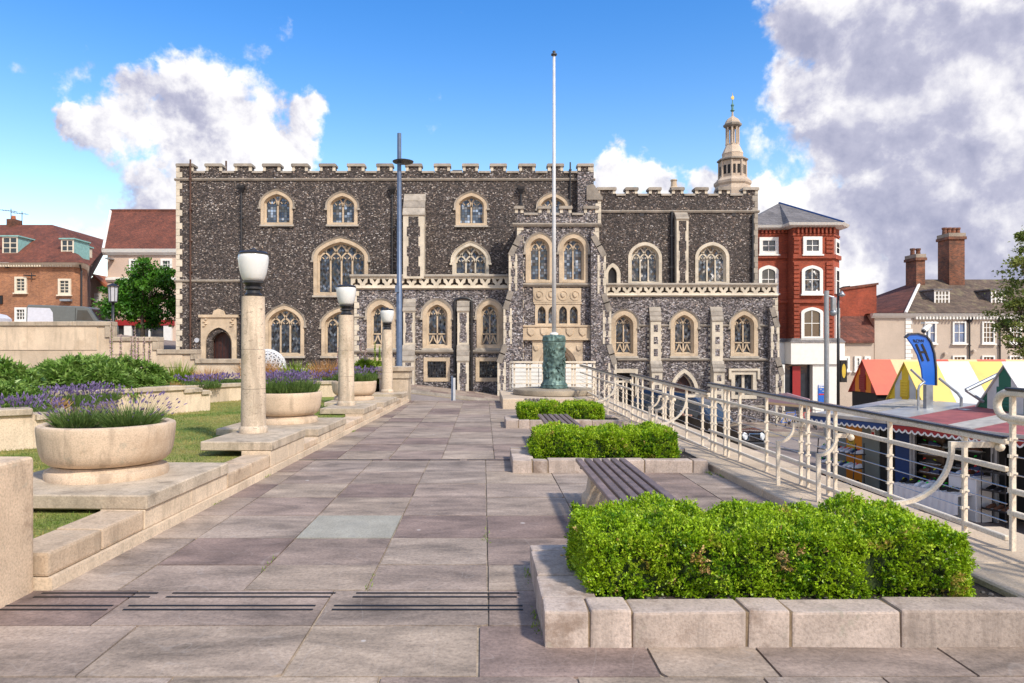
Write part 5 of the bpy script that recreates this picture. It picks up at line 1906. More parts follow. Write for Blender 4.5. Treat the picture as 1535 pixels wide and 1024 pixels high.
def barred_window(Y, a, b, yt, yb, plain=False):
    X0, X1, ZT, ZB = WX(a, Y), WX(b, Y), WZ(yt, Y), WZ(yb, Y)
    fw = .2
    w = MB().prism([(X0, ZB), (X1, ZB), (X1, ZT), (X0, ZT)], Y - .04, Y + .3, 'y', [[(X0 + fw, ZB + fw), (X1 - fw, ZB + fw), (X1 - fw, ZT - fw), (X0 + fw, ZT - fw)]], back=False).build('window', PALE if plain else WARM, hall, world=True)
    MB().box(X0 + fw, X1 - fw, Y + .22, Y + .24, ZB + fw, ZT - fw).build('pane', MATS['glass_leaded'], w)
    g = MB()
    if plain:
        xm = (X0 + X1) / 2
        g.box(xm - .07, xm + .07, Y + .1, Y + .2, ZB + fw, ZT - fw)
        g.build('mullion', PALE, w)
        MB().prism([(X0 - .15, ZT - .45), (X0 - .15, ZT + .12), (X1 + .15, ZT + .12), (X1 + .15, ZT - .45), (X1 + .02, ZT - .45), (X1 + .02, ZT + .01), (X0 - .02, ZT + .01), (X0 - .02, ZT - .45)], Y - .12, Y + .02, 'y').build('hood_mould', PALE, w)
    else:
        for k in range(1, 7):
            x = X0 + fw + (X1 - X0 - 2 * fw) * k / 7
            g.box(x - .02, x + .02, Y + .08, Y + .12, ZB + fw, ZT - fw)
        for k in range(1, 5):
            z = ZB + fw + (ZT - ZB - 2 * fw) * k / 5
            g.box(X0 + fw, X1 - fw, Y + .06, Y + .08, z - .02, z + .02)
        g.build('iron_grille', MATS['iron_black'], w)
    return [(X0 + .03, ZB + .03), (X1 - .03, ZB + .03), (X1 - .03, ZT - .03), (X0 + .03, ZT - .03)]


def porch():
    Y = YP
    holes = []
    for (a, b) in ((788, 829.5), (838, 881)):
        holes.append(gothic_window(hall, Y, a, b, 351, 374, 424, n=2, fw=.20, hood=True, sill=False, glass='glass_pale'))
    # four small lights in a flat frame
    hb = px_poly([(804, 486), (868, 486), (868, 455), (804, 455)], Y)
    holes.append(hb)
    op = arch_poly(WX(808, Y), WX(863, Y), WZ(640, Y), WZ(548, Y), WZ(515, Y))
    holes.append(op)
    wall_mesh('wall', px_poly([(775, 690), (896, 690), (896, 334.1), (775, 334.1)], Y), holes, Y, MATS['flint_light'], hall, 2.2)
    for x0, x1, flip in ((775, 784, 0), (886, 898, 1)):
        quoins(hall, x1 if flip else x0, 340, 600, Y, .34, .22, .34, PALE, -1 if flip else 1)
    # parapet in steps
    merlons(hall, [(770.5, 786), (806, 826), (838, 858), (874, 898)], 309, 321, Y, 775, 896, .4, 'flint_light')
    MB().box(WX(775, Y), WX(896, Y), Y, Y + .4, WZ(334, Y), WZ(321, Y) - .01).build('parapet', MATS['flint_light'], hall, world=True)
    string_course(hall, 768, 901, 337, Y, .22, .16)
    string_course(hall, 783, 888, 427, Y, .20, .16, GREY)
    X = lambda v: WX(v, Y)
    Z = lambda v: WZ(v, Y)
    # band of shields above the small lights
    pn = MB().box(X(799), X(871), Y - .05, Y + .1, Z(453), Z(432)).build('heraldic_panel', WARM, hall, world=True)
    def shield(par, cx, cz, s, nm='shield'):
        p = [(cx - s, cz + s), (cx - s, cz), (cx - s * .75, cz - s * .6), (cx, cz - s * 1.15), (cx + s * .75, cz - s * .6), (cx + s, cz), (cx + s, cz + s)]
        MB().prism(p, par[1] - .06, par[1] + .02, 'y').build(nm, WARM, par[0], bevel=.02)
    for k in range(4):
        cx = X(808 + k * 18)
        m = MB().prism([(cx + .27 * cos(t), Z(443) + .27 * sin(t)) for t in [2 * pi * q / 14 for q in range(14)]], Y - .08, Y - .05, 'y',
                       [[(cx + .21 * cos(t), Z(443) + .21 * sin(t)) for t in [2 * pi * q / 14 for q in range(14)]]], back=False)
        m.build('quatrefoil', WARM, pn)
        shield((pn, Y - .05), cx, Z(442.5), .12)
    wn = MB().prism(px_poly([(802, 488), (870, 488), (870, 454), (802, 454)], Y), Y - .04, Y + .3, 'y',
                    [arch_poly(X(806 + k * 16), X(818 + k * 16), Z(485), Z(468), Z(459), 4) for k in range(4)], back=False, hole_b=Y + .2).build('window', WARM, hall, world=True)
    for k in range(4):
        MB().box(X(805 + k * 16), X(819 + k * 16), Y + .2, Y + .22, Z(486), Z(458)).build('pane', MATS['glass_leaded'], wn)
    MB().box(X(800), X(872), Y - .07, Y + .04, Z(456), Z(453.5)).build('lintel', WARM, wn)
    # broad shield band
    bd = MB().box(X(783), X(886), Y - .10, Y + .1, Z(507), Z(490)).build('shield_band', WARM, hall, world=True)
    for k in range(5):
        shield((bd, Y - .10), X(796 + k * 19.3), Z(497.5), .20)
    MB().box(X(781), X(888), Y - .16, Y + .05, Z(490), Z(487.5)).build('moulding', WARM, bd)
    MB().box(X(781), X(888), Y - .18, Y + .05, Z(510), Z(507)).build('moulding', WARM, bd)
    # great doorway
    sr = MB().prism(px_poly([(798, 640), (873, 640), (873, 510.5), (798, 510.5)], Y), Y - .07, Y + .25, 'y', [arch_poly(X(806), X(865), Z(639.5), Z(552), Z(516))], back=False).build('door_surround', WARM, hall, world=True)
    MB().loft([[(p[0], Y + yy, p[1]) for p in arch_poly(X(806) + d, X(865) - d, Z(640), Z(552), Z(516) - d)] for d, yy in ((0, .0), (.1, .1), (.14, .12), (.2, .3), (.3, .32), (.36, .6))], True, False).build('archway_moulding', WARM, sr)
    for sx in (803.5, 867.5):
        shield((sr, Y - .07), X(sx), Z(522), .13)
    MB().prism(arch_poly(X(812), X(859), Z(640), Z(552), Z(523)), Y + .62, Y + .7, 'y', back=False).build('door', MATS['door_wood'], hall, world=True)
    # stair turret shoulder between porch and east range
    Yt = YM - .35
    t = MB().prism(px_poly([(866, 340), (866, 258), (890, 258), (890, 279), (901, 297), (901, 340)], Yt), Yt, Yt + 1.0, 'y').build('stair_turret', MATS['flint_light'], hall, world=True)
    MB().prism(px_poly([(879, 279), (889, 276), (903, 296), (903, 300), (879, 300)], Yt), Yt - .10, Yt + 1.05, 'y').build('weathering_stone', COPE, t)
    quoins(hall, 901, 300, 337, Yt, .3, .18, .3, PALE, -1)
    quoins(hall, 890, 250, 280, YM - .001, .3, .18, .3, PALE, -1)
    MB().box(WX(776, Y), WX(895, Y), Y + .4, Y + 2.2, WZ(334, Y) - .2, WZ(334, Y)).build('roof', MATS['slate_grey'], hall, world=True)


hall_main()
porch()


def cupola():
    Yc = YM + 5.0
    cx = WX(1098, Yc)
    z = lambda py: WZ(py, Yc)
    r = lambda px: px * Yc / F
    t = thing('cupola', 'pale stone octagonal cupola with dome and gilded weathervane on the hall roof', 'cupola', (cx, Yc, WZ(294, YM)))
    C = MATS['cupola_stone']
    def oct_(prof, name, mat=C, n=8, par=t):
        return MB().lathe([(r(a), z(b)) for a, b in prof], (cx, Yc, 0), n, pi / 8).build(name, mat, par, world=(par is t))
    oct_([(27, 305), (27, 286), (25, 280), (27, 277), (27, 273.5), (23, 270), (22, 268)], 'base')
    lo = oct_([(19, 268), (19, 243)], 'lower_stage')
    for k in range(8):
        a = pi / 4 * k
        for sgn in (-1, 1):
            d = Vector((cos(a), sin(a), 0))
            n = Vector((-sin(a), cos(a), 0))
            p = Vector((cx, Yc, 0)) + d * (r(19) * cos(pi / 8)) + n * sgn * r(3.2)
            w = r(1.8)
            pts = [p - n * w, p + n * w]
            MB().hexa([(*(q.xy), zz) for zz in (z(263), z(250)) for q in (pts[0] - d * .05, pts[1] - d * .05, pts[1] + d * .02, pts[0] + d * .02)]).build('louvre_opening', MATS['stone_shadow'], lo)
        pc = Vector((cx, Yc, 0)) + Vector((cos(a + pi / 8), sin(a + pi / 8), 0)) * r(19.3)
        MB().lathe([(r(1.7), z(268)), (r(1.5), z(243))], (pc.x, pc.y, 0), 8).build('corner_pier', C, lo)
    oct_([(19, 243), (22.5, 242), (22.5, 240), (17, 238)], 'cornice', MATS['coping_grey'])
    oct_([(15, 240), (15, 232), (15.5, 231), (11, 221), (10, 219), (10, 217)], 'tapering_stage')
    oct_([(3.5, 217), (3.5, 191)], 'newel')
    for k in range(8):
        a = pi / 4 * k + pi / 8
        MB().lathe([(r(2.0), z(217)), (r(1.5), z(214)), (r(1.4), z(193)), (r(2.1), z(190))], (cx + r(8.6) * cos(a), Yc + r(8.6) * sin(a), 0), 8).build('lantern_column', C, t, world=True)
    oct_([(10, 192), (13, 189.5), (13.5, 187), (11, 185)], 'cornice', MATS['coping_grey'])
    oct_([(11.5, 187), (10.6, 183), (8.2, 179), (4.5, 176.5), (1.5, 174), (1.2, 168)], 'dome')
    oct_([(1.2, 168), (3.4, 166), (1.6, 163.5), (1.6, 160), (2.6, 158), (.8, 155), (.5, 149)], 'finial', MATS['verdigris'])
    MB().prism([(cx - r(2.6), z(147)), (cx + r(.5), z(150)), (cx + r(2.4), z(148)), (cx + r(2.0), z(145)), (cx + r(.4), z(143.5)), (cx, z(139)), (cx - r(.4), z(144)), (cx - r(1.4), z(145))], Yc - .02, Yc + .02, 'y').build('weathervane', MATS['gold'], t, world=True)


cupola()


# ================================================================ the other buildings
def sash(parent, Y, x0, x1, yt, yb, cols=2, rows=2, mat='paint_white', glass='glass_plain', arched=False, fw=3.2, depth=.12, sill=True, split=True):
    """white sash window: frame, glazing bars, one pane per light"""
    X0, X1, ZT, ZB = WX(x0, Y), WX(x1, Y), WZ(yt, Y), WZ(yb, Y)
    f = fw * Y / F
    if arched:
        out = arch_poly(X0, X1, ZB, ZT - .35, ZT, 5)
        inn = arch_poly(X0 + f, X1 - f, ZB + f, ZT - .35 - f * .5, ZT - f, 5)
    else:
        out = [(X0, ZB), (X1, ZB), (X1, ZT), (X0, ZT)]
        inn = [(X0 + f, ZB + f), (X1 - f, ZB + f), (X1 - f, ZT - f), (X0 + f, ZT - f)]
    w = MB().prism(out, Y - depth, Y + .02, 'y', [inn], back=False).build('window', MATS[mat], parent, world=True)
    xi0, xi1, zi0, zi1 = X0 + f * .9, X1 - f * .9, ZB + f * .9, ZT - f * .9
    for i in range(cols):
        for j in range(rows):
            a, b = xi0 + (xi1 - xi0) * i / cols, xi0 + (xi1 - xi0) * (i + 1) / cols
            c, d = zi0 + (zi1 - zi0) * j / rows, zi0 + (zi1 - zi0) * (j + 1) / rows
            MB().face([(a, Y - .018, c), (b, Y - .018, c), (b, Y - .018, d), (a, Y - .018, d)]).build('pane', MATS[glass], w)
    g = MB()
    bw = .045
    for i in range(1, cols):
        x = xi0 + (xi1 - xi0) * i / cols
        g.box(x - bw / 2, x + bw / 2, Y - .06, Y - .02, zi0, zi1)
    for j in range(1, rows):
        z = zi0 + (zi1 - zi0) * j / rows
        g.box(xi0, xi1, Y - .062, Y - .022, z - bw / 2, z + bw / 2)
    if g.f:
        g.build('glazing_bars', MATS[mat], w)
    if sill:
        MB().box(X0 - .08, X1 + .08, Y - depth - .08, Y + .02, ZB - .10, ZB - .002).build('sill', MATS[mat], w)
    return w


def dormer(parent, Y, x0, x1, yt, yb, cheek, mat, cols=2, rows=3, back=2.2, lead='teal_lead'):
    X0, X1, ZT, ZB = WX(x0, Y), WX(x1, Y), WZ(yt, Y), WZ(yb, Y)
    d = MB().box(X0, X1, Y, Y + back, ZB - .3, ZT).build('dormer', MATS[cheek], parent, world=True)
    MB().box(X0 - .12, X1 + .12, Y - .15, Y + back, ZT, ZT + .10).build('dormer_roof', MATS[lead], d)
    f = .1
    fr = MB().prism([(X0, ZB), (X1, ZB), (X1, ZT), (X0, ZT)], Y - .05, Y - .001, 'y', [[(X0 + f, ZB + f), (X1 - f, ZB + f), (X1 - f, ZT - f), (X0 + f, ZT - f)]], back=False)
    for i in range(1, cols):
        x = X0 + f + (X1 - X0 - 2 * f) * i / cols
        fr.box(x - .04, x + .04, Y - .045, Y - .003, ZB + f, ZT - f)
    for j in range(1, rows):
        z = ZB + f + (ZT - ZB - 2 * f) * j / rows
        fr.box(X0 + f, X1 - f, Y - .04, Y - .004, z - .03, z + .03)
    fr.build('window_frame', MATS[mat], d)
    MB().box(X0 + f, X1 - f, Y - .012, Y - .002, ZB + f, ZT - f).build('pane', MATS['glass_plain'], d)


def brick_pub():
    Y = 55.0
    t = thing('brick_house', 'brown brick corner house with red tiled roof and teal dormers', 'building', (WX(60, Y), Y, street_z(-34)))
    z0 = street_z(-34) - .6
    ze = WZ(396, Y)
    # plan follows a rounded corner
    xs = lambda px, y=Y: WX(px, y)
    plan = [(xs(-190), Y), (xs(60), Y), (xs(60) + .02, Y - .12), (xs(112), Y - .12), (xs(120, Y + .25), Y + .25), (xs(126, Y + 1.0), Y + 1.0), (xs(130, Y + 2.2), Y + 2.2), (xs(136, Y + 16), Y + 16), (xs(-190), Y + 16)]
    MB().prism(plan, z0, ze, 'z').build('wall', MATS['brick_brown'], t, world=True)
    cx, cy = xs(0), Y + 8
    def off(d):
        o = []
        for (x, y) in plan:
            v = Vector((x - cx, y - cy))
            o.append((x + d * (1 if x > cx else -1), y + d * (1 if y > cy else -1)))
        return o
    MB().loft([[(x, y, ze - .25) for x, y in off(.1)], [(x, y, ze - .1) for x, y in off(.35)], [(x, y, ze + .06) for x, y in off(.5)]]).build('eaves_cornice', MATS['paint_cream'], t, world=True)
    pl = off(.55)
    for k in range(46):
        x = xs(-10) + k * .2
        if x < xs(112):
            MB().box(x, x + .1, Y - .42, Y - .12, ze - .24, ze - .1).build('dentil', MATS['paint_cream'], t, world=True)
    zr = WZ(336, Y + 5)
    zr = WZ(337, Y) + (5.0 * .0)
    rx1 = xs(80)
    ridge = [(xs(-190), Y + 5.5), (rx1, Y + 5.5)]
    zt = EYE + (CY - 337) * (Y + 5.5) / F
    rf = MB()
    base = [(x, y, ze + .06) for x, y in pl]
    R0, R1 = (xs(-190), Y + 5.5, zt), (WX(78, Y + 5.5), Y + 5.5, zt)
    R2 = (R1[0], Y + 15.0, zt)
    rf.face([base[0], base[1], base[2], base[3], R1, R0])
    rf.face([base[3], base[4], R1])
    rf.face([base[4], base[5], R1])
    rf.face([base[5], base[6], R1])
    rf.face([base[6], base[7], R2, R1])
    rf.face([base[7], base[8], (base[8][0], base[8][1], zt), R2])
    rf.face([R0, R1, R2, (R0[0], R2[1], zt)])
    roof = rf.build('roof', MATS['tile_red'], t, world=True)
    # dormers
    dormer(t, Y + .9, 4, 27, 355, 381, 'teal_lead', 'paint_cream')
    dormer(t, Y + 1.0, 92, 111, 359, 386, 'teal_lead', 'paint_cream')
    # the third dormer looks down the side street
    xd = WX(113, Y + 3)
    d3 = MB().box(xd - 1.6, xd + .55, Y + 3.0, Y + 4.4, WZ(397, Y + 3), WZ(369, Y + 3)).build('dormer', MATS['teal_lead'], t, world=True)
    MB().box(xd - 1.6, xd + .7, Y + 2.9, Y + 4.5, WZ(369, Y + 3), WZ(367, Y + 3)).build('dormer_roof', MATS['teal_lead'], d3)
    MB().box(xd + .552, xd + .60, Y + 3.0, Y + 4.4, WZ(396, Y + 3), WZ(370, Y + 3)).build('window_frame', MATS['paint_cream'], d3)
    for (a, b, c, d) in ((23, 41, 415, 439),):
        sash(t, Y, a, b, c, d, 2, 4, 'paint_cream')
    sash(t, Y - .12, 88, 107, 418, 442, 2, 4, 'paint_cream')
    sash(t, Y, 23, 41, 461, 482, 3, 3, 'paint_white')
    sash(t, Y, -16, -2, 415, 439, 2, 4, 'paint_cream')
    MB().box(xs(-2), xs(4.5), Y - .1, Y + .02, WZ(456, Y), WZ(443, Y)).build('wall_sign', MATS['sign_black'], t, world=True)
    # cable and bracket bits on the wall
    MB().tube([(xs(38), Y - .2, WZ(413, Y)), (xs(56), Y - .2, WZ(414, Y))], .05, 6).build('sign_bracket', MATS['iron_black'], t, world=True)
    MB().tube([(xs(50), Y - .2, WZ(410, Y)), (xs(50), Y - .2, WZ(418, Y))], .04, 6).build('sign_bracket', MATS['iron_black'], t, world=True)
    MB().box(xs(95), xs(110), Y - .5, Y - .13, WZ(452, Y), WZ(449, Y)).build('wall_lamp', MATS['galvanised'], t, world=True)
    MB().box(xs(11), xs(14), Y - .3, Y, WZ(402, Y), WZ(398, Y)).build('wall_lamp', MATS['iron_black'], t, world=True)
    drp = MB().tube([(xs(121) , Y + .1, z0), (xs(121), Y + .1, ze - .5), (xs(123), Y - .3, ze - .1)], .07, 8).build('drainpipe', MATS['iron_black'], t, world=True)
    ch = MB().box(WX(19, Y + 6), WX(31, Y + 6), Y + 5.2, Y + 6.2, zt - .6, zt + .45).build('chimney', MATS['brick_chimney'], t, world=True)
    MB().lathe([(.18, 0), (.15, .35)], (WX(24, Y + 6), Y + 5.7, zt + .45), 8).build('chimney_pot', MATS['tile_orange'], ch)
    for px, h in ((16.5, 313), (33, 317)):
        x = WX(px, Y + 6)
        zz = EYE + (CY - h) * (Y + 6) / F
        a = MB().tube([(x, Y + 6, zt - .3), (x, Y + 6, zz)], .03, 5)
        a.tube([(x - .9, Y + 6, zz - .1), (x + .5, Y + 6, zz - .25)], .022, 5)
        for k in range(6):
            q = -.8 + k * .24
            a.tube([(x + q, Y + 5.7, zz - .1 - (q + .9) * .1), (x + q, Y + 6.3, zz - .1 - (q + .9) * .1)], .012, 4)
        a.build('aerial', MATS['dark_metal'], t, world=True)


brick_pub()


def pink_house():
    Y = 60.0
    X = lambda p: WX(p, Y)
    Z = lambda p: WZ(p, Y)
    t = thing('rendered_house', 'pale pink rendered house with red tiled roof beside the flint hall', 'building', (X(215), Y, street_z(-28)))
    MB().box(X(161), X(330), Y, Y + 11, street_z(-28) - 1.5, Z(379)).build('wall', MATS['render_pink'], t, world=True)
    MB().prism([(Y - .1, Z(383)), (Y - .35, Z(379)), (Y - .45, Z(374)), (Y + .1, Z(374))], X(156), X(330), 'x').build('eaves_cornice', MATS['paint_white'], t, world=True)
    MB().prism([(Y - .05, Z(423)), (Y - .22, Z(420)), (Y - .22, Z(417)), (Y, Z(416))], X(160), X(330), 'x').build('string_course', MATS['paint_white'], t, world=True)
    dz = 4.6
    zt = EYE + (CY - 316) * (Y + dz) / F
    rf = MB()
    xa, xb = X(159), X(330)
    xr = WX(166, Y + dz)
    za = Z(374)
    rf.face([(xa, Y - .45, za), (xb, Y - .45, za), (xb, Y + dz, zt), (xr, Y + dz, zt)])
    rf.face([(xa, Y + 11, za), (xb, Y + 11, za), (xb, Y + dz, zt), (xr, Y + dz, zt)])
    rf.face([(xa, Y - .45, za), (xr, Y + dz, zt), (xa, Y + 11, za)])
    r = rf.build('roof', MATS['tile_red'], t, world=True)
    MB().tube([(xr, Y + dz, zt + .02), (xb, Y + dz, zt + .02)], .13, 8).build('ridge_tiles', MATS['tile_pan'], r)
    MB().tube([(xa, Y - .45, za), (xr, Y + dz, zt)], .12, 6).build('verge_board', MATS['paint_white'], r)
    for a, b in ((194, 211), (241.5, 258.5)):
        sash(t, Y, a, b, 388, 404.5, 3, 2, 'paint_white')
    # shop front with white pilasters
    for a, b in ((164, 177), (188, 199), (224.5, 226.5), (247, 259)):
        MB().box(X(a), X(b), Y - .25, Y, Z(540), Z(486)).build('pilaster', MATS['paint_white'], t, world=True)
    MB().box(X(164), X(262), Y - .3, Y, Z(488), Z(480)).build('shop_fascia', MATS['tent_darkred'], t, world=True)
    for a, b in ((199, 224.5), (226.5, 247), (177, 188)):
        MB().box(X(a), X(b), Y - .06, Y - .02, Z(540), Z(488)).build('shop_window', MATS['glass_plain'], t, world=True)
    MB().box(X(165), X(172), Y - .8, Y - .05, Z(390), Z(388)).build('wall_lamp', MATS['galvanised'], t, world=True)
    # little house between the two, with an orange roof
    Y2 = 72.0
    s = thing('small_house', 'small white gabled house with orange tiled roof between the brick and pink houses', 'building', (WX(148, Y2), Y2, street_z(-34)))
    p = px_poly([(120, 540), (164, 540), (164, 434), (140, 414), (120, 430)], Y2)
    MB().prism(p, Y2, Y2 + 8, 'y').build('wall', MATS['render_cream'], s, world=True)
    MB().prism(px_poly([(138, 411), (142, 411), (168, 433), (166, 436)], Y2), Y2 - .4, Y2 + 8.2, 'y').build('roof', MATS['tile_orange'], s, world=True)
    sash(s, Y2, 142, 152, 440, 452, 2, 2, 'paint_white')


pink_house()


def red_building():
    Y = 47.0
    X = lambda p, y=Y: WX(p, y)
    Z = lambda p, y=Y: WZ(p, y)
    t = thing('red_brick_building', 'three storey red brick corner building with white windows above a shop', 'building', (X(1200), Y, street_z(20)))
    zb = street_z(20) - .6
    Yb = Y + 1.0   # the left part stands back
    # plan: set-back part, projecting bay, chamfered corner, side
    plan = [(X(1120, Yb), Yb), (X(1189), Yb), (X(1189), Y), (X(1249), Y), (X(1249) + .95, Y + 1.1), (X(1249) + 1.1, Y + 12), (X(1120, Yb), Y + 12)]
    zs, ze = Z(512), Z(340)
    MB().prism(plan, zs, ze, 'z').build('wall', MATS['brick_red'], t, world=True)
    def grow(d):
        cx, cy = X(1190), Y + 7
        return [(x + (d if x > cx + .5 else (-d if x < cx - 1.5 else (-d if abs(x - X(1189)) < .01 else 0))), y + (-d if y < cy else d)) for x, y in plan]
    MB().loft([[(x, y, ze - .05) for x, y in grow(.04)], [(x, y, ze + .06) for x, y in grow(.4)], [(x, y, ze + .22) for x, y in grow(.48)]]).build('cornice', MATS['paint_white'], t, world=True)
    # brick brackets under the cornice
    for px in range(1140, 1250, 6):
        yy = Yb if px < 1189 else Y
        MB().box(X(px, yy), X(px + 2.6, yy), yy - .18, yy, Z(350, yy), ze - .06).build('bracket', MATS['brick_red'], t, world=True)
    for yp, h, d in ((352, .12, .06), (384.5, .28, .14), (452, .2, .16)):
        for (a, b, yy) in ((1120, 1189, Yb), (1188, 1250, Y)):
            z = Z(yp, yy)
            MB().box(X(a, yy), X(b, yy), yy - d, yy + .01, z - h / 2, z + h / 2).build('brick_band', MATS['brick_red'], t, world=True)
        z = Z(yp)
        dv = Vector((.95, 1.1)).normalized()
        nv = Vector((dv.y, -dv.x))
        a = Vector((X(1249), Y))
        b = Vector((X(1249) + .95, Y + 1.1))
        q = [a, b, b + nv * d, a + nv * d]
        MB().hexa([(p.x, p.y, z - h / 2) for p in q] + [(p.x, p.y, z + h / 2) for p in q]).build('brick_band', MATS['brick_red'], t, world=True)
    # channelled corner strips
    for (a, b) in ((1189.5, 1198), (1238, 1248.5)):
        yy = 356
        while yy < 508:
            if not (380 < yy < 388):
                MB().box(X(a), X(b), Y - .09, Y + .01, Z(yy + 4.6), Z(yy)).build('channelled_course', MATS['brick_red'], t, world=True)
            yy += 6.2
    # hipped slate roof
    apex_z = EYE + (CY - 304.5) * (Y + 5) / F
    g = [(x, y, ze + .225) for x, y in grow(.45)]
    A, B = (X(1100, Y + 5), Y + 5, apex_z), (WX(1168, Y + 5), Y + 5, apex_z)
    rf = MB()
    for p, q in zip(g, g[1:]):
        rf.face([p, q, B])
    rf.face([g[-1], g[0], B])
    rf.build('roof', MATS['slate_grey'], t, world=True)
    MB().tube([B, g[3]], .09, 6).build('hip_ridge', MATS['blue_deep'], t, world=True)
    sash(t, Yb, 1137.5, 1166, 356, 381.5, 2, 2, fw=5.0)
    sash(t, Yb, 1136.5, 1166, 398, 440, 2, 2, arched=True, fw=5.0)
    sash(t, Yb, 1136.5, 1166, 460, 508, 2, 2, arched=True, fw=4.5)
    sash(t, Y, 1203, 1231.5, 355, 381.5, 2, 2, fw=5.0)
    sash(t, Y, 1201, 1232.5, 398, 441, 2, 2, arched=True, fw=4.6, glass='glass_mixed')
    sash(t, Y, 1200, 1233, 460.5, 509, 2, 2, arched=True, fw=4.6)
    # windows on the chamfer
    a = Vector((X(1249), Y))
    dv = Vector((.95, 1.1))
    L = dv.length
    dv.normalize()
    nv = Vector((dv.y, -dv.x))
    for (yt, yb) in ((357, 383), (400, 440), (461, 508)):
        def strip(s0, s1, o0, o1, z0, z1, nm, mat, par):
            q = [a + dv * s0 + nv * o0, a + dv * s1 + nv * o0, a + dv * s1 + nv * o1, a + dv * s0 + nv * o1]
            return MB().hexa([(p.x, p.y, z0) for p in q] + [(p.x, p.y, z1) for p in q]).build(nm, MATS[mat], par, world=(par is t))
        w = strip(L * .2, L * .85, -.02, .10, Z(yb), Z(yt), 'window', 'paint_white', t)
        strip(L * .33, L * .72, .101, .112, Z(yb) + .22, (Z(yt) + Z(yb)) / 2 - .03, 'pane', 'glass_plain', w)
        strip(L * .33, L * .72, .101, .112, (Z(yt) + Z(yb)) / 2 + .03, Z(yt) - .22, 'pane', 'glass_plain', w)
    # shop below
    s0 = MB().prism([(x, y) for x, y in grow(.25)], Z(546), Z(513), 'z').build('shop_fascia', MATS['paint_white'], t, world=True)
    MB().loft([[(x, y, Z(513) + .001) for x, y in grow(.32)], [(x, y, Z(507)) for x, y in grow(.1)]]).build('fascia_roof', MATS['slate_grey'], t, world=True)
    MB().prism(grow(-.9), zb, Z(546), 'z').build('shop_interior', MATS['stall_dark'], t, world=True)
    MB().box(X(1217), X(1255), Y - .12, Y + .9, zb, Z(546.5)).build('shop_pilaster', MATS['paint_white'], t, world=True)
    MB().box(X(1165), X(1176), Y - .05, Y + .6, zb, Z(546.5)).build('shop_pilaster', MATS['paint_white'], t, world=True)
    sw = MB().box(X(1176.5), X(1216.5), Y + .3, Y + .33, zb, Z(547)).build('shop_window', MATS['glass_plain'], t, world=True)
    MB().box(X(1189), X(1201), Y + .1, Y + .12, Z(600), Z(549)).build('shop_banner', MATS['tent_darkred'], t, world=True)
    # blue poster on the pilaster
    ps = MB().box(X(1225), X(1237.5), Y - .17, Y - .125, Z(604), Z(577)).build('poster', MATS['blue_paint'], t, world=True)
    MB().box(X(1225.5), X(1237), Y - .175, Y - .171, Z(581.5), Z(577.5)).build('poster_head', MATS['paint_white'], ps)
    MB().box(X(1225.5), X(1237), Y - .175, Y - .171, Z(592), Z(590)).build('poster_stripe', MATS['sign_red'], ps)
    for k, (a, b, c) in enumerate(((1226.3, 1229, 579.8), (1229.6, 1233.6, 579.4), (1227, 1230, 583.6), (1230.6, 1236, 586.4))):
        MB().box(X(a), X(b), Y - .182, Y - .1765, Z(c + .6), Z(c - .6)).build('poster_line', MATS['blue_paint' if k < 2 else 'lantern_glass'], ps)
    # hanging sign and the red and blue fascia lettering
    MB().box(X(1257.5), X(1263.5), Y + .4, Y + .5, Z(536), Z(525)).build('fascia_sign', MATS['paint_white'], t, world=True)
    # lower brick gable behind, with a tiled lean-to
    Y2 = 53.0
    g = thing('brick_outbuilding', 'low red brick gable with tiled lean-to behind the red corner building', 'building', (WX(1290, Y2), Y2, street_z(22)))
    MB().prism(px_poly([(1240, 620), (1314, 620), (1314, 426), (1262, 432), (1240, 436)], Y2), Y2, Y2 + 6, 'y').build('wall', MATS['brick_red'], g, world=True)
    MB().prism(px_poly([(1240, 436), (1262, 431), (1316, 424), (1316, 427), (1240, 439)], Y2), Y2 - .1, Y2 + 6, 'y').build('coping', MATS['tile_red'], g, world=True)
    rf = MB()
    z1, z2 = WZ(474, Y2), WZ(511, Y2 - 2)
    rf.hexa([(WX(1250, Y2 - 2), Y2 - 2, z2 - .15), (WX(1311, Y2 - 2), Y2 - 2, z2 - .15), (WX(1311, Y2), Y2 - .01, z1 - .15), (WX(1262, Y2), Y2 - .01, z1 - .15),
             (WX(1250, Y2 - 2), Y2 - 2, z2), (WX(1311, Y2 - 2), Y2 - 2, z2), (WX(1311, Y2), Y2 - .01, z1), (WX(1262, Y2), Y2 - .01, z1)])
    rf.build('roof', MATS['tile_pan'], g, world=True)
    MB().box(WX(1250, Y2 - 1.8), WX(1310, Y2 - 1.8), Y2 - 1.8, Y2 - .02, street_z(22) - .5, z2 - .16).build('wall', MATS['render_cream'], g, world=True)
    for a, b in ((1265, 1273), (1280, 1290), (1295, 1304)):
        sash(g, Y2 - 1.8, a, b, 534, 556, 2, 3)


def lettering(txt, x, y, z, size, mat, parent, rz=0.0, rx=pi / 2, extr=.004, align='LEFT', shear=0.0):
    c = bpy.data.curves.new('lettering', 'FONT')
    c.body = txt
    c.size = size
    c.extrude = extr
    c.align_x = align
    c.shear = shear
    c.materials.append(MATS[mat])
    tmp = bpy.data.objects.new('lettering', c)
    me = bpy.data.meshes.new_from_object(tmp)
    bpy.data.objects.remove(tmp)
    if not me.materials:
        me.materials.append(MATS[mat])
    o = bpy.data.objects.new('lettering', me)
    COL.objects.link(o)
    o.location = (x, y, z)
    o.rotation_euler = (rx, 0, rz)
    if parent is not None:
        o.parent = parent
        root = parent
        while root.parent is not None:
            root = root.parent
        if parent is root:
            o.matrix_parent_inverse = Matrix.Translation(-root.location)
    return o


red_building()


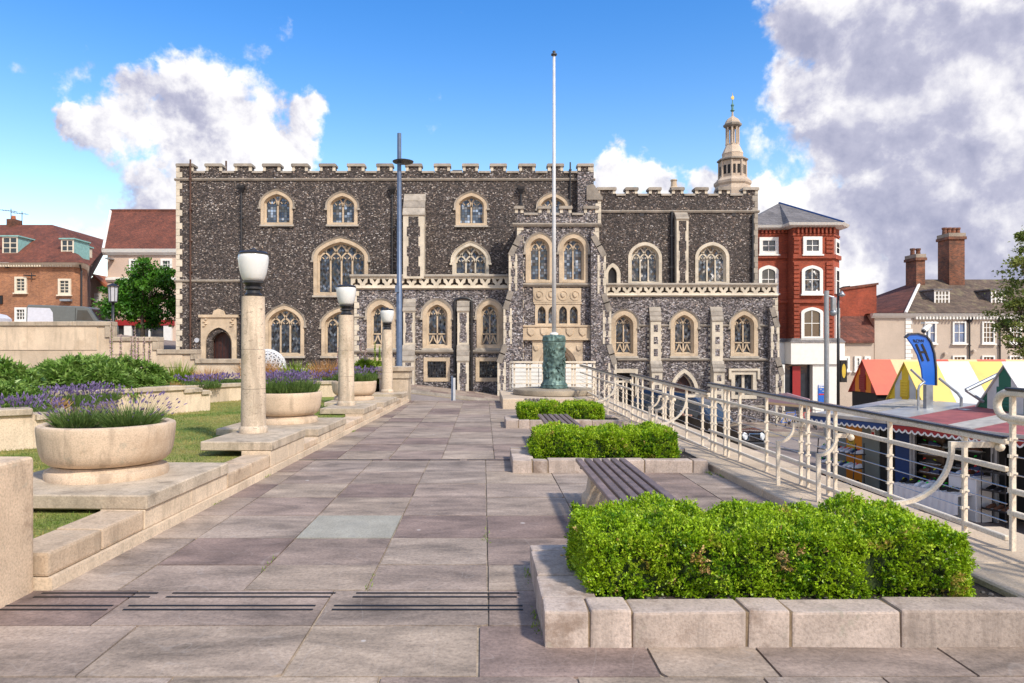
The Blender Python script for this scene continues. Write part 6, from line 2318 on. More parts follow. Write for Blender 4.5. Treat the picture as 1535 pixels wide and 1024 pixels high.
def cream_house():
    Y = 52.0
    X = lambda p: WX(p, Y)
    Z = lambda p: WZ(p, Y)
    t = thing('cream_house', 'cream rendered house with brown tiled hip roof and tall brick chimneys', 'building', (X(1440), Y, street_z(30)))
    zb = street_z(30) - .6
    MB().box(X(1311), X(1680), Y, Y + 9, zb, Z(471)).build('wall', MATS['render_cream'], t, world=True)
    # the white quoins
    yy = 474
    k = 0
    while yy < 560:
        w = 10.5 if k % 2 else 8.0
        MB().box(X(1357), X(1357 + w), Y - .05, Y + .01, Z(yy + 6), Z(yy) - .02).build('quoin', MATS['paint_white'], t, world=True)
        yy += 6.2
        k += 1
    MB().prism([(Y - .05, Z(477)), (Y - .25, Z(474)), (Y - .40, Z(470)), (Y + .1, Z(470))], X(1305), X(1680), 'x').build('eaves_cornice', MATS['paint_white'], t, world=True)
    for px in range(1370, 1540, 5):
        MB().box(X(px), X(px + 2), Y - .3, Y - .02, Z(479), Z(475)).build('dentil', MATS['paint_white'], t, world=True)
    dz = 4.5
    zt = EYE + (CY - 419) * (Y + dz) / F
    xr = WX(1381, Y + dz)
    za = Z(469.5)
    xa, xb = X(1308), X(1690)
    rf = MB()
    rf.face([(X(1352), Y - .45, za), (xb, Y - .45, za), (xb, Y + dz, zt), (xr, Y + dz, zt)])
    rf.face([(xa, Y + 9.4, za), (xb, Y + 9.4, za), (xb, Y + dz, zt), (xr, Y + dz, zt)])
    r = rf.build('roof', MATS['tile_brown'], t, world=True)
    hp = MB()
    hp.face([(X(1352), Y - .45, za), (xr, Y + dz, zt), (xa, Y + 9.4, za), (xa, Y - .44, za)])
    hp.build('hip_roof', MATS['tile_pan'], t, world=True)
    MB().tube([(X(1352), Y - .45, za), (xr, Y + dz, zt)], .11, 6).build('hip_ridge', MATS['paint_white'], r)
    for a, b in ((1400, 1423), (1485, 1507.5)):
        dormer(t, Y + 1.0, a, b, 435, 456, 'slate_grey', 'paint_white', 4, 3, 2.0, 'slate_grey')
    for (a, b, yt, pots) in ((1359.5, 1380, 383, 2), (1407, 1439.5, 352, 4)):
        yc = Y + dz
        x0, x1 = WX(a, yc), WX(b, yc)
        z1 = EYE + (CY - yt) * yc / F
        x0, x1 = x0 + .09 * (x1 - x0), x1 - .09 * (x1 - x0)
        c = MB().box(x0 + .1, x1 - .1, yc - .9, yc + .5, zt - 1.6, z1 - .5).build('chimney', MATS['brick_chimney'], t, world=True)
        MB().box(x0, x1, yc - 1.0, yc + .6, z1 - .5, z1 - .28).build('chimney_band', MATS['brick_chimney'], c)
        MB().box(x0 + .05, x1 - .05, yc - .95, yc + .55, z1 - .28, z1).build('chimney_cap', MATS['plinth_stone'], c)
        for k in range(pots):
            x = x0 + (x1 - x0) * (k + .5) / pots
            MB().lathe([(.17, 0), (.15, .35), (.19, .4), (.19, .52), (.12, .52)], (x, yc - .2, z1), 10).build('chimney_pot', MATS['brick_chimney'], c)
    for k, (a, b) in enumerate(((1385, 1402.5), (1427, 1447), (1471, 1490), (1512, 1530))):
        sash(t, Y, a, b, 482, 515, 2 if k < 2 else 3, 2 if k < 2 else 4, glass='glass_blue' if k < 2 else 'glass_plain', fw=2.2)
        if k:
            sash(t, Y, a, b, 533, 566, 3, 4, fw=2.2)
    for px in (1452, 1497.5):
        drainpipe(t, px, 480, 570, Y, MATS['iron_black'], True)
    for px, py in ((1458, 527), (1415, 531)):
        MB().lathe([(.16, 0), (.12, .12), (.0, .18)], (X(px), Y - .15, Z(py)), 8).build('wall_lamp', MATS['render_cream'], t, world=True)


cream_house()


# ---------------------------------------------------------------- trees
def tree(label, loc, trunk_h, crown, nclump, leaf, seed, mat, group=None, per=70):
    """crown: list of (cx,cy,cz,r) lobes; limbs reach every lobe, leaf clumps fill their shells unevenly"""
    rng = np.random.default_rng(seed)
    t = thing('tree', label, 'tree', loc, 0, group)
    tr = MB()
    tr.tube([(0, 0, -.1), (.03, .02, trunk_h * .5), (-.02, .05, trunk_h)], [.17, .13, .10], 9)
    tr.build('trunk', MATS['bark'], t, smooth=True)
    lm = MB()
    for (cx, cy, cz, r) in crown:
        q = [(-.02, .05, trunk_h * .92), (cx * .45 + rng.uniform(-.1, .1), cy * .45, trunk_h + (cz - trunk_h) * .5), (cx, cy, cz)]
        lm.tube(q, [.075, .045, .015], 6)
        for k in range(4):
            d = unit(rng.normal(0, 1, (1, 3)))[0]
            lm.tube([(cx * .8, cy * .8, trunk_h + (cz - trunk_h) * .8), tuple(np.array((cx, cy, cz)) + d * r * .8)], [.025, .006], 5)
    lm.build('limbs', MATS['bark'], t)
    tot = sum(r ** 2 for *_, r in crown)
    Cs, Ds = [], []
    for (cx, cy, cz, r) in crown:
        n = max(4, int(nclump * r * r / tot))
        d = unit(rng.normal(0, 1, (n, 3)))
        rad = r * rng.uniform(.45, 1.05, n) ** .6
        cc = np.array((cx, cy, cz)) + d * rad[:, None] * np.array([1, 1, .82])
        for k in range(n):
            m = int(per * rng.uniform(.5, 1.3))
            cs = rng.uniform(.12, .26) * r ** .5
            p = cc[k] + rng.normal(0, 1, (m, 3)) * cs * np.array([1, 1, .55])
            Cs.append(p)
            Ds.append(unit(rng.normal(0, .8, (m, 3)) + d[k] * .6 + np.array([0, 0, -.25])))
    C, D = np.concatenate(Cs), np.concatenate(Ds)
    LL = leaf * rng.uniform(.7, 1.3, len(C))
    V, Fc = leaves(C, D, LL, LL * .62, rng)
    mobj('crown', np_mesh('crown', V, Fc, MATS[mat]), t)
    return t


Yt = 45.0
tx = WX(213, Yt)
tz = street_z(tx)
k_ = Yt / F
lobes = []
for (px, py, r) in ((222, 412, 22), (206, 420, 18), (238, 425, 20), (186, 434, 20), (170, 446, 16), (155, 437, 10), (250, 440, 17), (205, 450, 30), (235, 462, 24), (183, 462, 22), (210, 472, 24), (165, 460, 12), (224, 398, 11), (245, 412, 12)):
    lobes.append(((px - 213) * k_, RND.uniform(-.9, .9), WZ(py, Yt) - tz, r * k_))
tree('dense dark green tree in front of the pink house', (tx, Yt, tz), 1.9, lobes, 300, .17, 81, 'leaf_tree', None, 80)
Yt = 27.0
tx = WX(1566, Yt)
tz = street_z(tx)
k_ = Yt / F
lobes = []
for (px, py, r) in ((1528, 385, 20), (1508, 400, 13), (1545, 400, 30), (1532, 440, 26), (1520, 478, 22), (1535, 505, 30), (1508, 512, 14), (1560, 450, 45), (1580, 400, 40), (1600, 480, 50), (1548, 540, 26), (1512, 455, 12), (1504, 485, 8), (1520, 360, 9), (1530, 530, 18), (1590, 350, 30)):
    lobes.append(((px - 1566) * k_, RND.uniform(-.9, .9), WZ(py, Yt) - tz, r * k_))
tree('loose pale green tree cut off at the right picture edge', (tx, Yt, tz), 3.2, lobes, 230, .11, 82, 'leaf_tree_pale', None, 60)


# ================================================================ flagpole and its base
def flagpole():
    Y = 21.5
    X = WX(830.5, Y)
    pl = thing('stone_plinth', 'square stone plinth with a round step under the bronze flagpole base', 'plinth', (1.86, Y, 0))
    for x0, x1 in ((.52, 1.75), (1.755, 2.55), (2.555, 3.18)):
        MB().box(x0, x1, 19.5, 23.3, -.02, .28).build('plinth_block', MATS['ledge_stone'], pl, world=True, bevel=.015)
    MB().lathe([(1.20, .281), (1.24, .30), (1.24, .40), (1.22, .44), (1.15, .455), (.3, .46)], (X, Y, 0), 64).build('round_step', MATS['drum_stone'], pl, world=True, smooth=35)
    t = thing('flagpole', 'tall white flagpole rising from a green bronze drum', 'flagpole', (X, Y, .46))
    prof = [(.42, 0), (.43, .04), (.40, .07), (.41, .11), (.385, .14), (.36, .17), (.335, .24), (.328, .9), (.332, 1.30), (.35, 1.36), (.345, 1.40), (.36, 1.43), (.35, 1.48), (.34, 1.55), (.30, 1.60), (.05, 1.62)]
    MB().lathe(prof, n=48).build('bronze_drum', MATS['bronze_relief'], t, smooth=30)
    # relief figures round the drum
    rng = random.Random(3)
    m = MB()
    for k in range(70):
        a, z = rng.uniform(0, 2 * pi), rng.uniform(.30, 1.25)
        r = .328
        c = Vector((r * cos(a), r * sin(a), z))
        u = Vector((-sin(a), cos(a), 0))
        d = (u * rng.uniform(-1, 1) + Vector((0, 0, rng.uniform(.3, 1)))).normalized()
        m.tube([c - d * .07, c + Vector((cos(a), sin(a), 0)) * .012, c + d * .07], [.012, .026, .010], 6)
    m.build('relief', MATS['bronze_relief'], t, smooth=True)
    zt = WZ(84, Y) - .46
    MB().tube([(0, 0, 1.6), (0, 0, zt * .5), (0, 0, zt)], [.066, .056, .040], 14).build('pole', MATS['pole_white'], t, smooth=True)
    MB().lathe([(.05, 0), (.09, .02), (.09, .06), (.04, .08), (.05, .14), (.0, .17)], (0, 0, zt), 12).build('finial', MATS['dark_metal'], t, smooth=True)
    MB().lathe([(.14, 1.6), (.12, 1.66), (.09, 1.68)], n=16).build('collar', MATS['paint_white'], t, smooth=True)


flagpole()


def white_screen():
    Y = 24.3
    t = thing('white_screen', 'white boarded screen behind the flagpole base', 'screen', (WX(828, Y), Y, -.7))
    for k in range(3):
        a, b = WX(768 + k * 40, Y), WX(768 + k * 40 + 39, Y)
        p = MB().box(a, b, Y, Y + .04, WZ(581, Y), WZ(546, Y)).build('board', MATS['paint_white'], t, world=True)
        for q in range(1, 6):
            z = WZ(581, Y) + (WZ(546, Y) - WZ(581, Y)) * q / 6
            MB().box(a, b, Y - .006, Y - .001, z - .006, z + .006).build('joint_line', MATS['limestone_grey'], p)
        MB().box(a + .02, a + .09, Y + .045, Y + .11, -1.2, WZ(546, Y)).build('post', MATS['paint_white'], t, world=True)


white_screen()


# ---------------------------------------------------------------- the railing
def rX(Y):
    return 4.055 - .05 * Y


RAIL = MATS['paint_rail']


def bracket(t, Y, ztop, r, flat, foot_z, w=.036):
    """stay on the terrace side: flat arm, quarter arc, upright foot (in the plane across the railing)"""
    x = rX(Y)
    pts = [(x, ztop), (x - flat, ztop)]
    cx, cz = x - flat - r, ztop - .018
    arc = [(cx + r * cos(a), cz - r * sin(a)) for a in [pi / 2 * k / 9 for k in range(10)]]
    m = MB()
    m.box(x - flat - w / 2, x + .02, Y - w / 2, Y + w / 2, ztop - .022, ztop + .022)
    m.bar([(p[0], p[1]) for p in arc], .03, Y - w / 2 + .002, Y + w / 2 - .002)
    fx, fz = arc[-1]
    m.box(fx - .02, fx + .02, Y - w / 2 + .003, Y + w / 2 - .003, foot_z, fz + .015)
    b = m.build('stay', RAIL, t, world=True)
    MB().lathe([(.0, -.035), (.025, -.025), (.035, 0), (.025, .025), (.0, .035)], (x + .035, Y - .03, ztop - .015), 10).build('knob', RAIL, b, smooth=True)


def rail_section(label, Ya, za, Yb, zb, posts, small, big, base, loop=False):
    t = thing('railing', label, 'railing', (rX((Ya + Yb) / 2), (Ya + Yb) / 2, base), 0, 'white railing sections along the terrace edge')
    z_at = lambda Y: za + (zb - za) * (Y - Ya) / (Yb - Ya)
    def rail(nm, off, hw, hh, mat, lift=0.0):
        A, B = (rX(Ya), Ya, z_at(Ya) - off), (rX(Yb), Yb, z_at(Yb) - off)
        p = []
        for zz in (-hh, hh):
            for (q, s) in ((A, -1), (A, 1), (B, 1), (B, -1)):
                p.append((q[0] + s * hw, q[1], q[2] + zz + lift))
        return MB().hexa(p).build(nm, MATS[mat], t, world=True, bevel=.006)
    rail('top_rail', .0, .030, .020, 'paint_rail')
    rail('handrail_cap', .0, .038, .011, 'rail_cap', .032)
    for off in (.20, .70, .86):
        rail('rail', off, .018, .020, 'paint_rail')
    for off in (.33, .45, .58):
        MB().tube([(rX(Ya), Ya, z_at(Ya) - off), (rX(Yb), Yb, z_at(Yb) - off)], .005, 5).build('wire', MATS['wire_steel'], t, world=True)
    for Y in posts:
        x = rX(Y)
        p = MB().box(x - .018, x + .018, Y - .015, Y + .015, base - .01, z_at(Y) - .02).build('post', RAIL, t, world=True, bevel=.004)
        for off in (.33, .45, .58):
            MB().box(x - .03, x + .03, Y - .012, Y + .012, z_at(Y) - off - .012, z_at(Y) - off + .012).build('wire_clamp', RAIL, p)
    for Y in small:
        bracket(t, Y, z_at(Y) - .25, .18, .10, base)
    for Y in big:
        bracket(t, Y, z_at(Y) - .04, .42, .30, base)
    if loop:
        # rounded end of the handrail
        x = rX(Ya)
        q = [(x, Ya - .02, z_at(Ya))] + [(x, Ya + .10 * sin(a) + .02, z_at(Ya) - .09 + .09 * cos(a)) for a in [pi * k / 10 for k in range(11)]] + [(x, Ya - .25, z_at(Ya) - .18)]
        MB().tube(q, .028, 8).build('rail_end', RAIL, t, world=True, smooth=True)
    return t


def pY(px):
    return 4.055 / ((px - 725) / F + .05)


rail_section('farthest white railing section beside the flagpole base', 21.8, 1.13, 15.77, .95, [pY(p) for p in (889, 893, 898, 906, 912, 921, 926, 934, 939)], [pY(915), pY(929)], [15.95], .09)
rail_section('white railing section in front of the black taxi', 15.75, 1.075, 11.06, .945, [pY(p) for p in (948, 956, 963, 978, 994, 997.5, 1005, 1008.5, 1029, 1053)], [pY(996), pY(1007)], [11.2], .09)
rail_section('longest white railing section in front of the market stalls', 11.04, 1.09, 5.16, .975, [pY(p) for p in (1067, 1072, 1086.5, 1092, 1109, 1149, 1200.5, 1211, 1241.5, 1252, 1334, 1446)], [pY(1203), pY(1268)], [5.3], .09)
rail_section('nearest white railing section with a rounded handrail end', 5.14, 1.33, .8, 1.28, [pY(1518), 4.2, 4.0, 3.0, 2.0, 1.0], [], [], .19, True)


def end_railing():
    Y = 23.15
    t = thing('railing', 'white cross railing in front of the white boarded screen', 'railing', (2, Y, -.1), 0, 'white railing sections along the terrace edge')
    x0, x1 = WX(764, Y), WX(893, Y)
    for z, h in ((1.22, .03), (1.04, .02), (.52, .02), (.36, .02)):
        MB().box(x0, x1, Y - .025, Y + .025, z - h, z + h).build('rail', RAIL, t, world=True)
    for px in (765, 771, 790, 795, 814, 836, 858, 862, 880, 891):
        x = WX(px, Y)
        MB().box(x - .03, x + .03, Y + .026, Y + .066, .28, 1.2).build('post', RAIL, t, world=True)
    # short stair rail by the hall end of the terrace
    Y = 22.9
    p = thing('stair_post', 'short white and black handrail post at the terrace end', 'post', (WX(681, Y), Y, 0))
    MB().box(-.035, .035, -.04, .04, -.15, .72).build('post', MATS['pole_white'], p)
    MB().box(-.10, -.04, -.04, .04, -.15, .80).build('post_side', MATS['steel_blue'], p)
    MB().box(-.11, .05, -.06, .06, .801, .85).build('post_cap', MATS['rail_cap'], p)


end_railing()


# ---------------------------------------------------------------- street lamps
def street_lamps():
    Y = 26.2
    x = WX(598.5, Y)
    g = street_z(x)
    t = thing('lamp_post', 'tall blue steel lamp post with a disc head in front of the hall', 'lamp post', (x, Y, g))
    zt = WZ(200, Y) - g
    MB().tube([(0, 0, 0), (0, 0, zt * .45), (0, 0, zt * .452), (0, 0, zt)], [.115, .105, .092, .075], 14).build('pole', MATS['steel_blue'], t, smooth=40)
    zd = WZ(242, Y) - g
    MB().lathe([(.02, .09), (.18, .06), (.39, .0), (.37, -.04), (.10, -.07), (.02, -.07)], (.14, 0, zd), 24).build('lamp_head', MATS['dark_metal'], t, smooth=30)
    MB().tube([(.0, 0, zd - .05), (.14, 0, zd - .05)], .03, 6).build('arm', MATS['steel_blue'], t)
    MB().box(-.14, .02, -.13, .0, zt * .415, zt * .44).build('clamp', MATS['steel_blue'], t)
    # old black lantern
    Y = 30.0
    x = WX(169.5, Y)
    g = street_z(x)
    t = thing('lantern_post', 'black lantern post in front of the dense green tree', 'lamp post', (x, Y, g))
    zl = WZ(453, Y) - g
    MB().tube([(0, 0, 0), (0, 0, zl)], [.09, .05], 10).build('pole', MATS['iron_black'], t, smooth=True)
    zh = WZ(430, Y) - g
    MB().lathe([(.17, zl + .03), (.20, zh)], n=8).build('lantern_glass', MATS['lantern_glass'], t)
    MB().lathe([(.05, zl - .06), (.19, zl), (.19, zl + .03)], n=8).build('lantern_base', MATS['iron_black'], t)
    MB().lathe([(.25, zh), (.25, zh + .03), (.13, zh + .10), (.03, zh + .15)], n=8).build('lantern_cap', MATS['iron_black'], t)
    for k in range(8):
        a = 2 * pi * k / 8
        MB().tube([(.178 * cos(a), .178 * sin(a), zl + .03), (.208 * cos(a), .208 * sin(a), zh)], .012, 5).build('lantern_bar', MATS['iron_black'], t)
    # galvanised mast with boxes by the shop
    Y = 33.5
    x = WX(1239, Y)
    g = street_z(x)
    t = thing('lamp_mast', 'galvanised mast with a camera head in front of the shop pilaster', 'lamp post', (x, Y, g))
    zt = WZ(436, Y) - g
    MB().tube([(0, 0, 0), (0, 0, 1.0), (0, 0, 1.02), (0, 0, zt)], [.13, .13, .11, .11], 12).build('pole', MATS['galvanised'], t, smooth=40)
    MB().tube([(.1, 0, zt - .25), (.34, 0, zt - .3)], .04, 6).build('arm', MATS['galvanised'], t)
    MB().box(.22, .42, -.12, .12, zt - .95, zt - .32).build('camera_box', MATS['galvanised'], t, bevel=.02)
    MB().lathe([(.0, -.2), (.13, -.14), (.16, .0), (.1, .1)], (.32, 0, zt - 1.0), 12).build('camera_dome', MATS['galvanised'], t, smooth=True)
    Y = 36.0
    x = WX(1256.5, Y)
    g = street_z(x)
    t = thing('lamp_mast', 'thin black lamp mast with a hooded lamp beside the galvanised mast', 'lamp post', (x, Y, g))
    zt = WZ(432, Y) - g
    MB().tube([(0, 0, 0), (0, 0, zt)], [.08, .06], 10).build('pole', MATS['iron_black'], t, smooth=True)
    MB().tube([(0, 0, zt - .05), (.2, -.1, zt + .05), (.5, -.2, zt + .08)], .03, 6).build('arm', MATS['iron_black'], t)
    MB().lathe([(.03, .2), (.16, .0), (.14, -.05), (.02, -.1)], (.12, -.12, zt - .35), 12).build('lamp_head', MATS['galvanised'], t, smooth=True)
    sg = MB().box(.1, .42, -.05, .05, WZ(573, Y) - g, WZ(540, Y) - g).build('hanging_sign', MATS['sign_black'], t)
    MB().prism([(.26 + .10 * cos(k * pi / 8), (WZ(556, Y) - g) + .36 * sin(k * pi / 8)) for k in range(16)], -.06, -.051, 'y').build('sign_emblem', MATS['sign_yellow'], sg)


street_lamps()


# ---------------------------------------------------------------- vehicles
def on_slope(o, x, y, heading):
    """stand o on the sloping street, local +x forward along heading"""
    h = 1.0
    n = Vector((.12 if -34 < x < 13 else .02, 0, 1)).normalized()
    f = Vector((cos(heading), sin(heading), 0))
    f = (f - n * f.dot(n)).normalized()
    l = n.cross(f)
    m = Matrix((f, l, n)).transposed()
    o.rotation_euler = m.to_euler()
    o.location = (x, y, street_z(x))


def wheel(t, x, y, r=.33, w=.2):
    s = 1 if y > 0 else -1
    ring = lambda rr, yy: [(x + rr * cos(2 * pi * k / 24), yy, r + rr * sin(2 * pi * k / 24)) for k in range(24)]
    wl = MB().loft([ring(r * .55, y - s * w), ring(r * .94, y - s * w), ring(r, y - s * w * .8), ring(r, y - s * w * .2), ring(r * .94, y), ring(r * .64, y)]).build('wheel', MATS['tyre'], t, smooth=40)
    MB().loft([ring(r * .63, y - s * .03), ring(r * .60, y + s * .004), ring(r * .2, y + s * .018), ring(r * .05, y + s * .02)]).build('rim', MATS['chrome'], wl, smooth=40)


def taxi():
    t = thing('taxi', 'black taxi driving down the hill behind the railing', 'car')
    L, W = 2.28, .86
    side = [(-L, .34), (-L + .02, .62), (-L + .10, .92), (-L + .02 + .2, 1.02), (.95, 1.03), (1.35, 1.0), (1.85, .95), (2.16, .86), (2.26, .70), (2.28, .40), (2.2, .26)]
    def arch(cx):
        return [(cx + .40 * cos(a), .33 + .40 * sin(a)) for a in [pi * k / 10 for k in range(11)]]
    bottom = [(1.78, .22)] + [p for p in arch(1.38) if p[1] > .22] + [(-1.05, .22)] + [p for p in arch(-1.45) if p[1] > .22] + [(-2.2, .24)]
    poly = side + bottom
    def ring(y, k):
        return [(x, y, .62 + (z - .62) * k) for x, z in poly]
    MB().loft([ring(-W + .1, .93), ring(-W + .02, .99), ring(-W, 1.0), ring(-W + .0, 1.0)][:3] + [ring(W, 1.0), ring(W - .02, .99), ring(W - .1, .93)]).build('body', MATS['car_black'], t, smooth=32)
    # cabin: tapered greenhouse
    low = [(-2.02, -.80), (1.02, -.80), (1.02, .80), (-2.02, .80)]
    rings = []
    for z, a, b, w in ((1.0, -2.08, 1.20, .82), (1.30, -1.98, .88, .78), (1.60, -1.82, .50, .69), (1.72, -1.62, .30, .60), (1.77, -1.3, .05, .42)):
        n = []
        r = .16
        for (cx, cy, a0) in ((b - r, w - r, 0), (a + r, w - r, pi / 2), (a + r, -w + r, pi), (b - r, -w + r, 3 * pi / 2)):
            for q in range(5):
                an = a0 + pi / 2 * q / 4
                n.append((cx + r * cos(an), cy + r * sin(an), z))
        rings.append(n)
    MB().loft(rings).build('cabin', MATS['car_black'], t, smooth=40)
    # side glass, windscreen, rear window
    for s in (-1, 1):
        for (a0, a1, b0, b1) in ((-.02, .96, .02, .56), (-.96, -.10, -.94, -.06), (-1.86, -1.04, -1.72, -1.02)):
            zlo, zhi = 1.05, 1.57
            ylo, yhi = s * .822, s * .712
            MB().hexa([(a0, ylo - s * .03, zlo), (a1, ylo - s * .03, zlo), (a1, ylo + s * .006, zlo), (a0, ylo + s * .006, zlo), (b0, yhi - s * .03, zhi), (b1, yhi - s * .03, zhi), (b1, yhi + s * .006, zhi), (b0, yhi + s * .006, zhi)]).build('window', MATS['glass_car'], t)
        for xd in (-1.0, -.05, .98):
            MB().box(xd - .006, xd + .006, s * (W + .001) - .004, s * (W + .001) + .004, .34, 1.0).build('door_line', MATS['tyre'], t)
        MB().box(-.35, -.2, s * .86 - .015, s * .86 + .02, .88, .91).build('handle', MATS['chrome'], t)
        MB().box(.78, .94, s * .90 - .08, s * .90 + .08, 1.02, 1.18).build('mirror', MATS['car_black'], t, bevel=.03)
        MB().box(-1.0, .98, s * .865 - .008, s * .865 + .008, .55, .58).build('trim_strip', MATS['dark_metal'], t)
        for x in (1.38, -1.45):
            wheel(t, x, s * .86)
        rr = [(2.235, s * .58 + .13 * cos(2 * pi * k / 16), .70 + .13 * sin(2 * pi * k / 16)) for k in range(16)]
        r2 = [(2.30, s * .58 + .10 * cos(2 * pi * k / 16), .70 + .10 * sin(2 * pi * k / 16)) for k in range(16)]
        MB().loft([rr, r2]).build('headlight', MATS['headlamp'], t, smooth=40)
    MB().hexa([(1.06, -.70, 1.06), (1.16, -.70, 1.06), (1.16, .70, 1.06), (1.06, .70, 1.06), (.50, -.58, 1.57), (.57, -.58, 1.57), (.57, .58, 1.57), (.50, .58, 1.57)]).build('windscreen', MATS['glass_car'], t)
    MB().box(2.24, 2.34, -.80, .80, .36, .52).build('bumper', MATS['dark_metal'], t, bevel=.03)
    MB().box(2.262, 2.31, -.36, .36, .56, .80).build('grille', MATS['chrome'], t, bevel=.01)
    on_slope(t, 6.95, 24.2, radians(-47))
    return t


tx_ = taxi()


def skin_fig(name, joints, edges, mat, parent, sub=2):
    """one continuous body grown from a skeleton: joints name -> (x,y,z,radius)"""
    names = list(joints)
    me = bpy.data.meshes.new(name)
    me.from_pydata([joints[n][:3] for n in names], [(names.index(a), names.index(b)) for a, b in edges], [])
    o = bpy.data.objects.new(name, me)
    COL.objects.link(o)
    o.parent = parent
    md = o.modifiers.new('skin', 'SKIN')
    for n, sv in zip(names, me.skin_vertices[0].data):
        sv.radius = (joints[n][3], joints[n][3])
    me.skin_vertices[0].data[0].use_root = True
    ss = o.modifiers.new('sub', 'SUBSURF')
    ss.levels = ss.render_levels = sub
    me.materials.append(mat)
    return o


def driver():
    """the driver, right arm on the open window, seated"""
    t = thing('person', 'taxi driver in a pale shirt with an arm on the window ledge', 'person')
    t.rotation_euler = tx_.rotation_euler
    t.location = tx_.location
    y0 = -.46
    J = {'pelvis': (.0, y0, .72, .15), 'chest': (-.03, y0, 1.10, .16), 'neck': (-.01, y0, 1.30, .06), 'head': (.03, y0, 1.42, .085), 'crown': (.03, y0, 1.50, .075),
         'sh_r': (.0, y0 - .19, 1.20, .07), 'el_r': (.18, y0 - .43, 1.07, .045), 'wr_r': (.46, y0 - .44, 1.08, .032), 'hand_r': (.55, y0 - .43, 1.09, .035),
         'sh_l': (.0, y0 + .19, 1.20, .07), 'el_l': (.18, y0 + .24, .98, .045), 'wr_l': (.40, y0 + .12, 1.04, .032), 'hand_l': (.47, y0 + .10, 1.05, .035),
         'knee_r': (.45, y0 - .12, .80, .075), 'ft_r': (.62, y0 - .12, .42, .05), 'knee_l': (.45, y0 + .12, .80, .075), 'ft_l': (.62, y0 + .12, .42, .05)}
    E = [('pelvis', 'chest'), ('chest', 'neck'), ('neck', 'head'), ('head', 'crown'), ('chest', 'sh_r'), ('sh_r', 'el_r'), ('el_r', 'wr_r'), ('wr_r', 'hand_r'), ('chest', 'sh_l'), ('sh_l', 'el_l'), ('el_l', 'wr_l'), ('wr_l', 'hand_l'),
         ('pelvis', 'knee_r'), ('knee_r', 'ft_r'), ('pelvis', 'knee_l'), ('knee_l', 'ft_l')]
    skin_fig('body', J, E, MATS['skin'], t)
    S = {k: (*J[k][:3], J[k][3] + .018) for k in ('pelvis', 'chest', 'sh_r', 'sh_l')}
    S['sl_r'] = (.15, y0 - .39, 1.09, .07)
    S['sl_l'] = (.15, y0 + .23, 1.02, .07)
    skin_fig('shirt', S, [('pelvis', 'chest'), ('chest', 'sh_r'), ('sh_r', 'sl_r'), ('chest', 'sh_l'), ('sh_l', 'sl_l')], MATS['cloth_white'], t)
    m = MB().lathe([(.02, .105), (.07, .085), (.095, .03), (.085, -.03)], (.015, y0, 1.45), 12)
    m.build('hair', MATS['hair_dark'], t, smooth=True)


driver()


def van():
    t = thing('van', 'dark grey panel van with a white side panel above the boundary wall', 'van')
    side = [(-2.5, .30), (-2.5, 1.95), (-2.42, 2.06), (1.1, 2.08), (1.5, 2.0), (2.05, 1.25), (2.45, 1.05), (2.52, .80), (2.52, .30)]
    MB().loft([[(x, y, z if k else .3 + (z - .3) * .96) for x, z in side] for y, k in ((-.95, 0), (-.9, 1), (.9, 1), (.95, 0))]).build('body', MATS['van_grey'], t, smooth=30)
    for s in (-1, 1):
        MB().prism([(-2.42, .55), (-.95, .55), (-.75, 1.0), (-.8, 1.6), (-1.0, 1.88), (-2.42, 1.88)], s * .955 - .012, s * .955 + .012, 'y').build('side_panel', MATS['van_white'], t)
        MB().prism([(.75, 1.18), (1.85, 1.18), (1.42, 1.82), (.80, 1.82)], s * .955 - .012, s * .955 + .012, 'y').build('window', MATS['glass_plain'], t)
        MB().box(.66, .68, s * .955 - .01, s * .955 + .01, .4, 1.95).build('door_line', MATS['tyre'], t)
        for x in (-1.6, 1.65):
            wheel(t, x, s * .95, .34)
    MB().hexa([(2.04, -.75, 1.27), (2.10, -.75, 1.27), (2.10, .75, 1.27), (2.04, .75, 1.27), (1.53, -.7, 1.93), (1.58, -.7, 1.93), (1.58, .7, 1.93), (1.53, .7, 1.93)]).build('windscreen', MATS['glass_car'], t)
    Y = 47
    t.location = (WX(109, Y), Y, street_z(WX(109, Y)) - .08)
    t.rotation_euler = (0, .035, 0)
    Y = 46
    c = thing('car', 'white car nose showing above the wall at the left picture edge', 'car')
    side = [(-2.1, .3), (-2.1, .8), (-1.9, 1.0), (-1.5, 1.4), (-.2, 1.45), (.6, 1.0), (1.7, .9), (2.05, .7), (2.1, .3)]
    MB().loft([[(x, y, z * k) for x, z in side] for y, k in ((-.85, .95), (-.8, 1), (.8, 1), (.85, .95))]).build('body', MATS['van_white'], c, smooth=30)
    MB().prism([(-1.4, 1.02), (.45, 1.02), (-.2, 1.36), (-1.35, 1.34)], -.865, -.84, 'y').build('window', MATS['glass_plain'], c)
    for s in (-1, 1):
        for x in (-1.3, 1.35):
            wheel(c, x, s * .85, .31)
    on_slope(c, WX(-44, Y), Y, 0.0)


van()


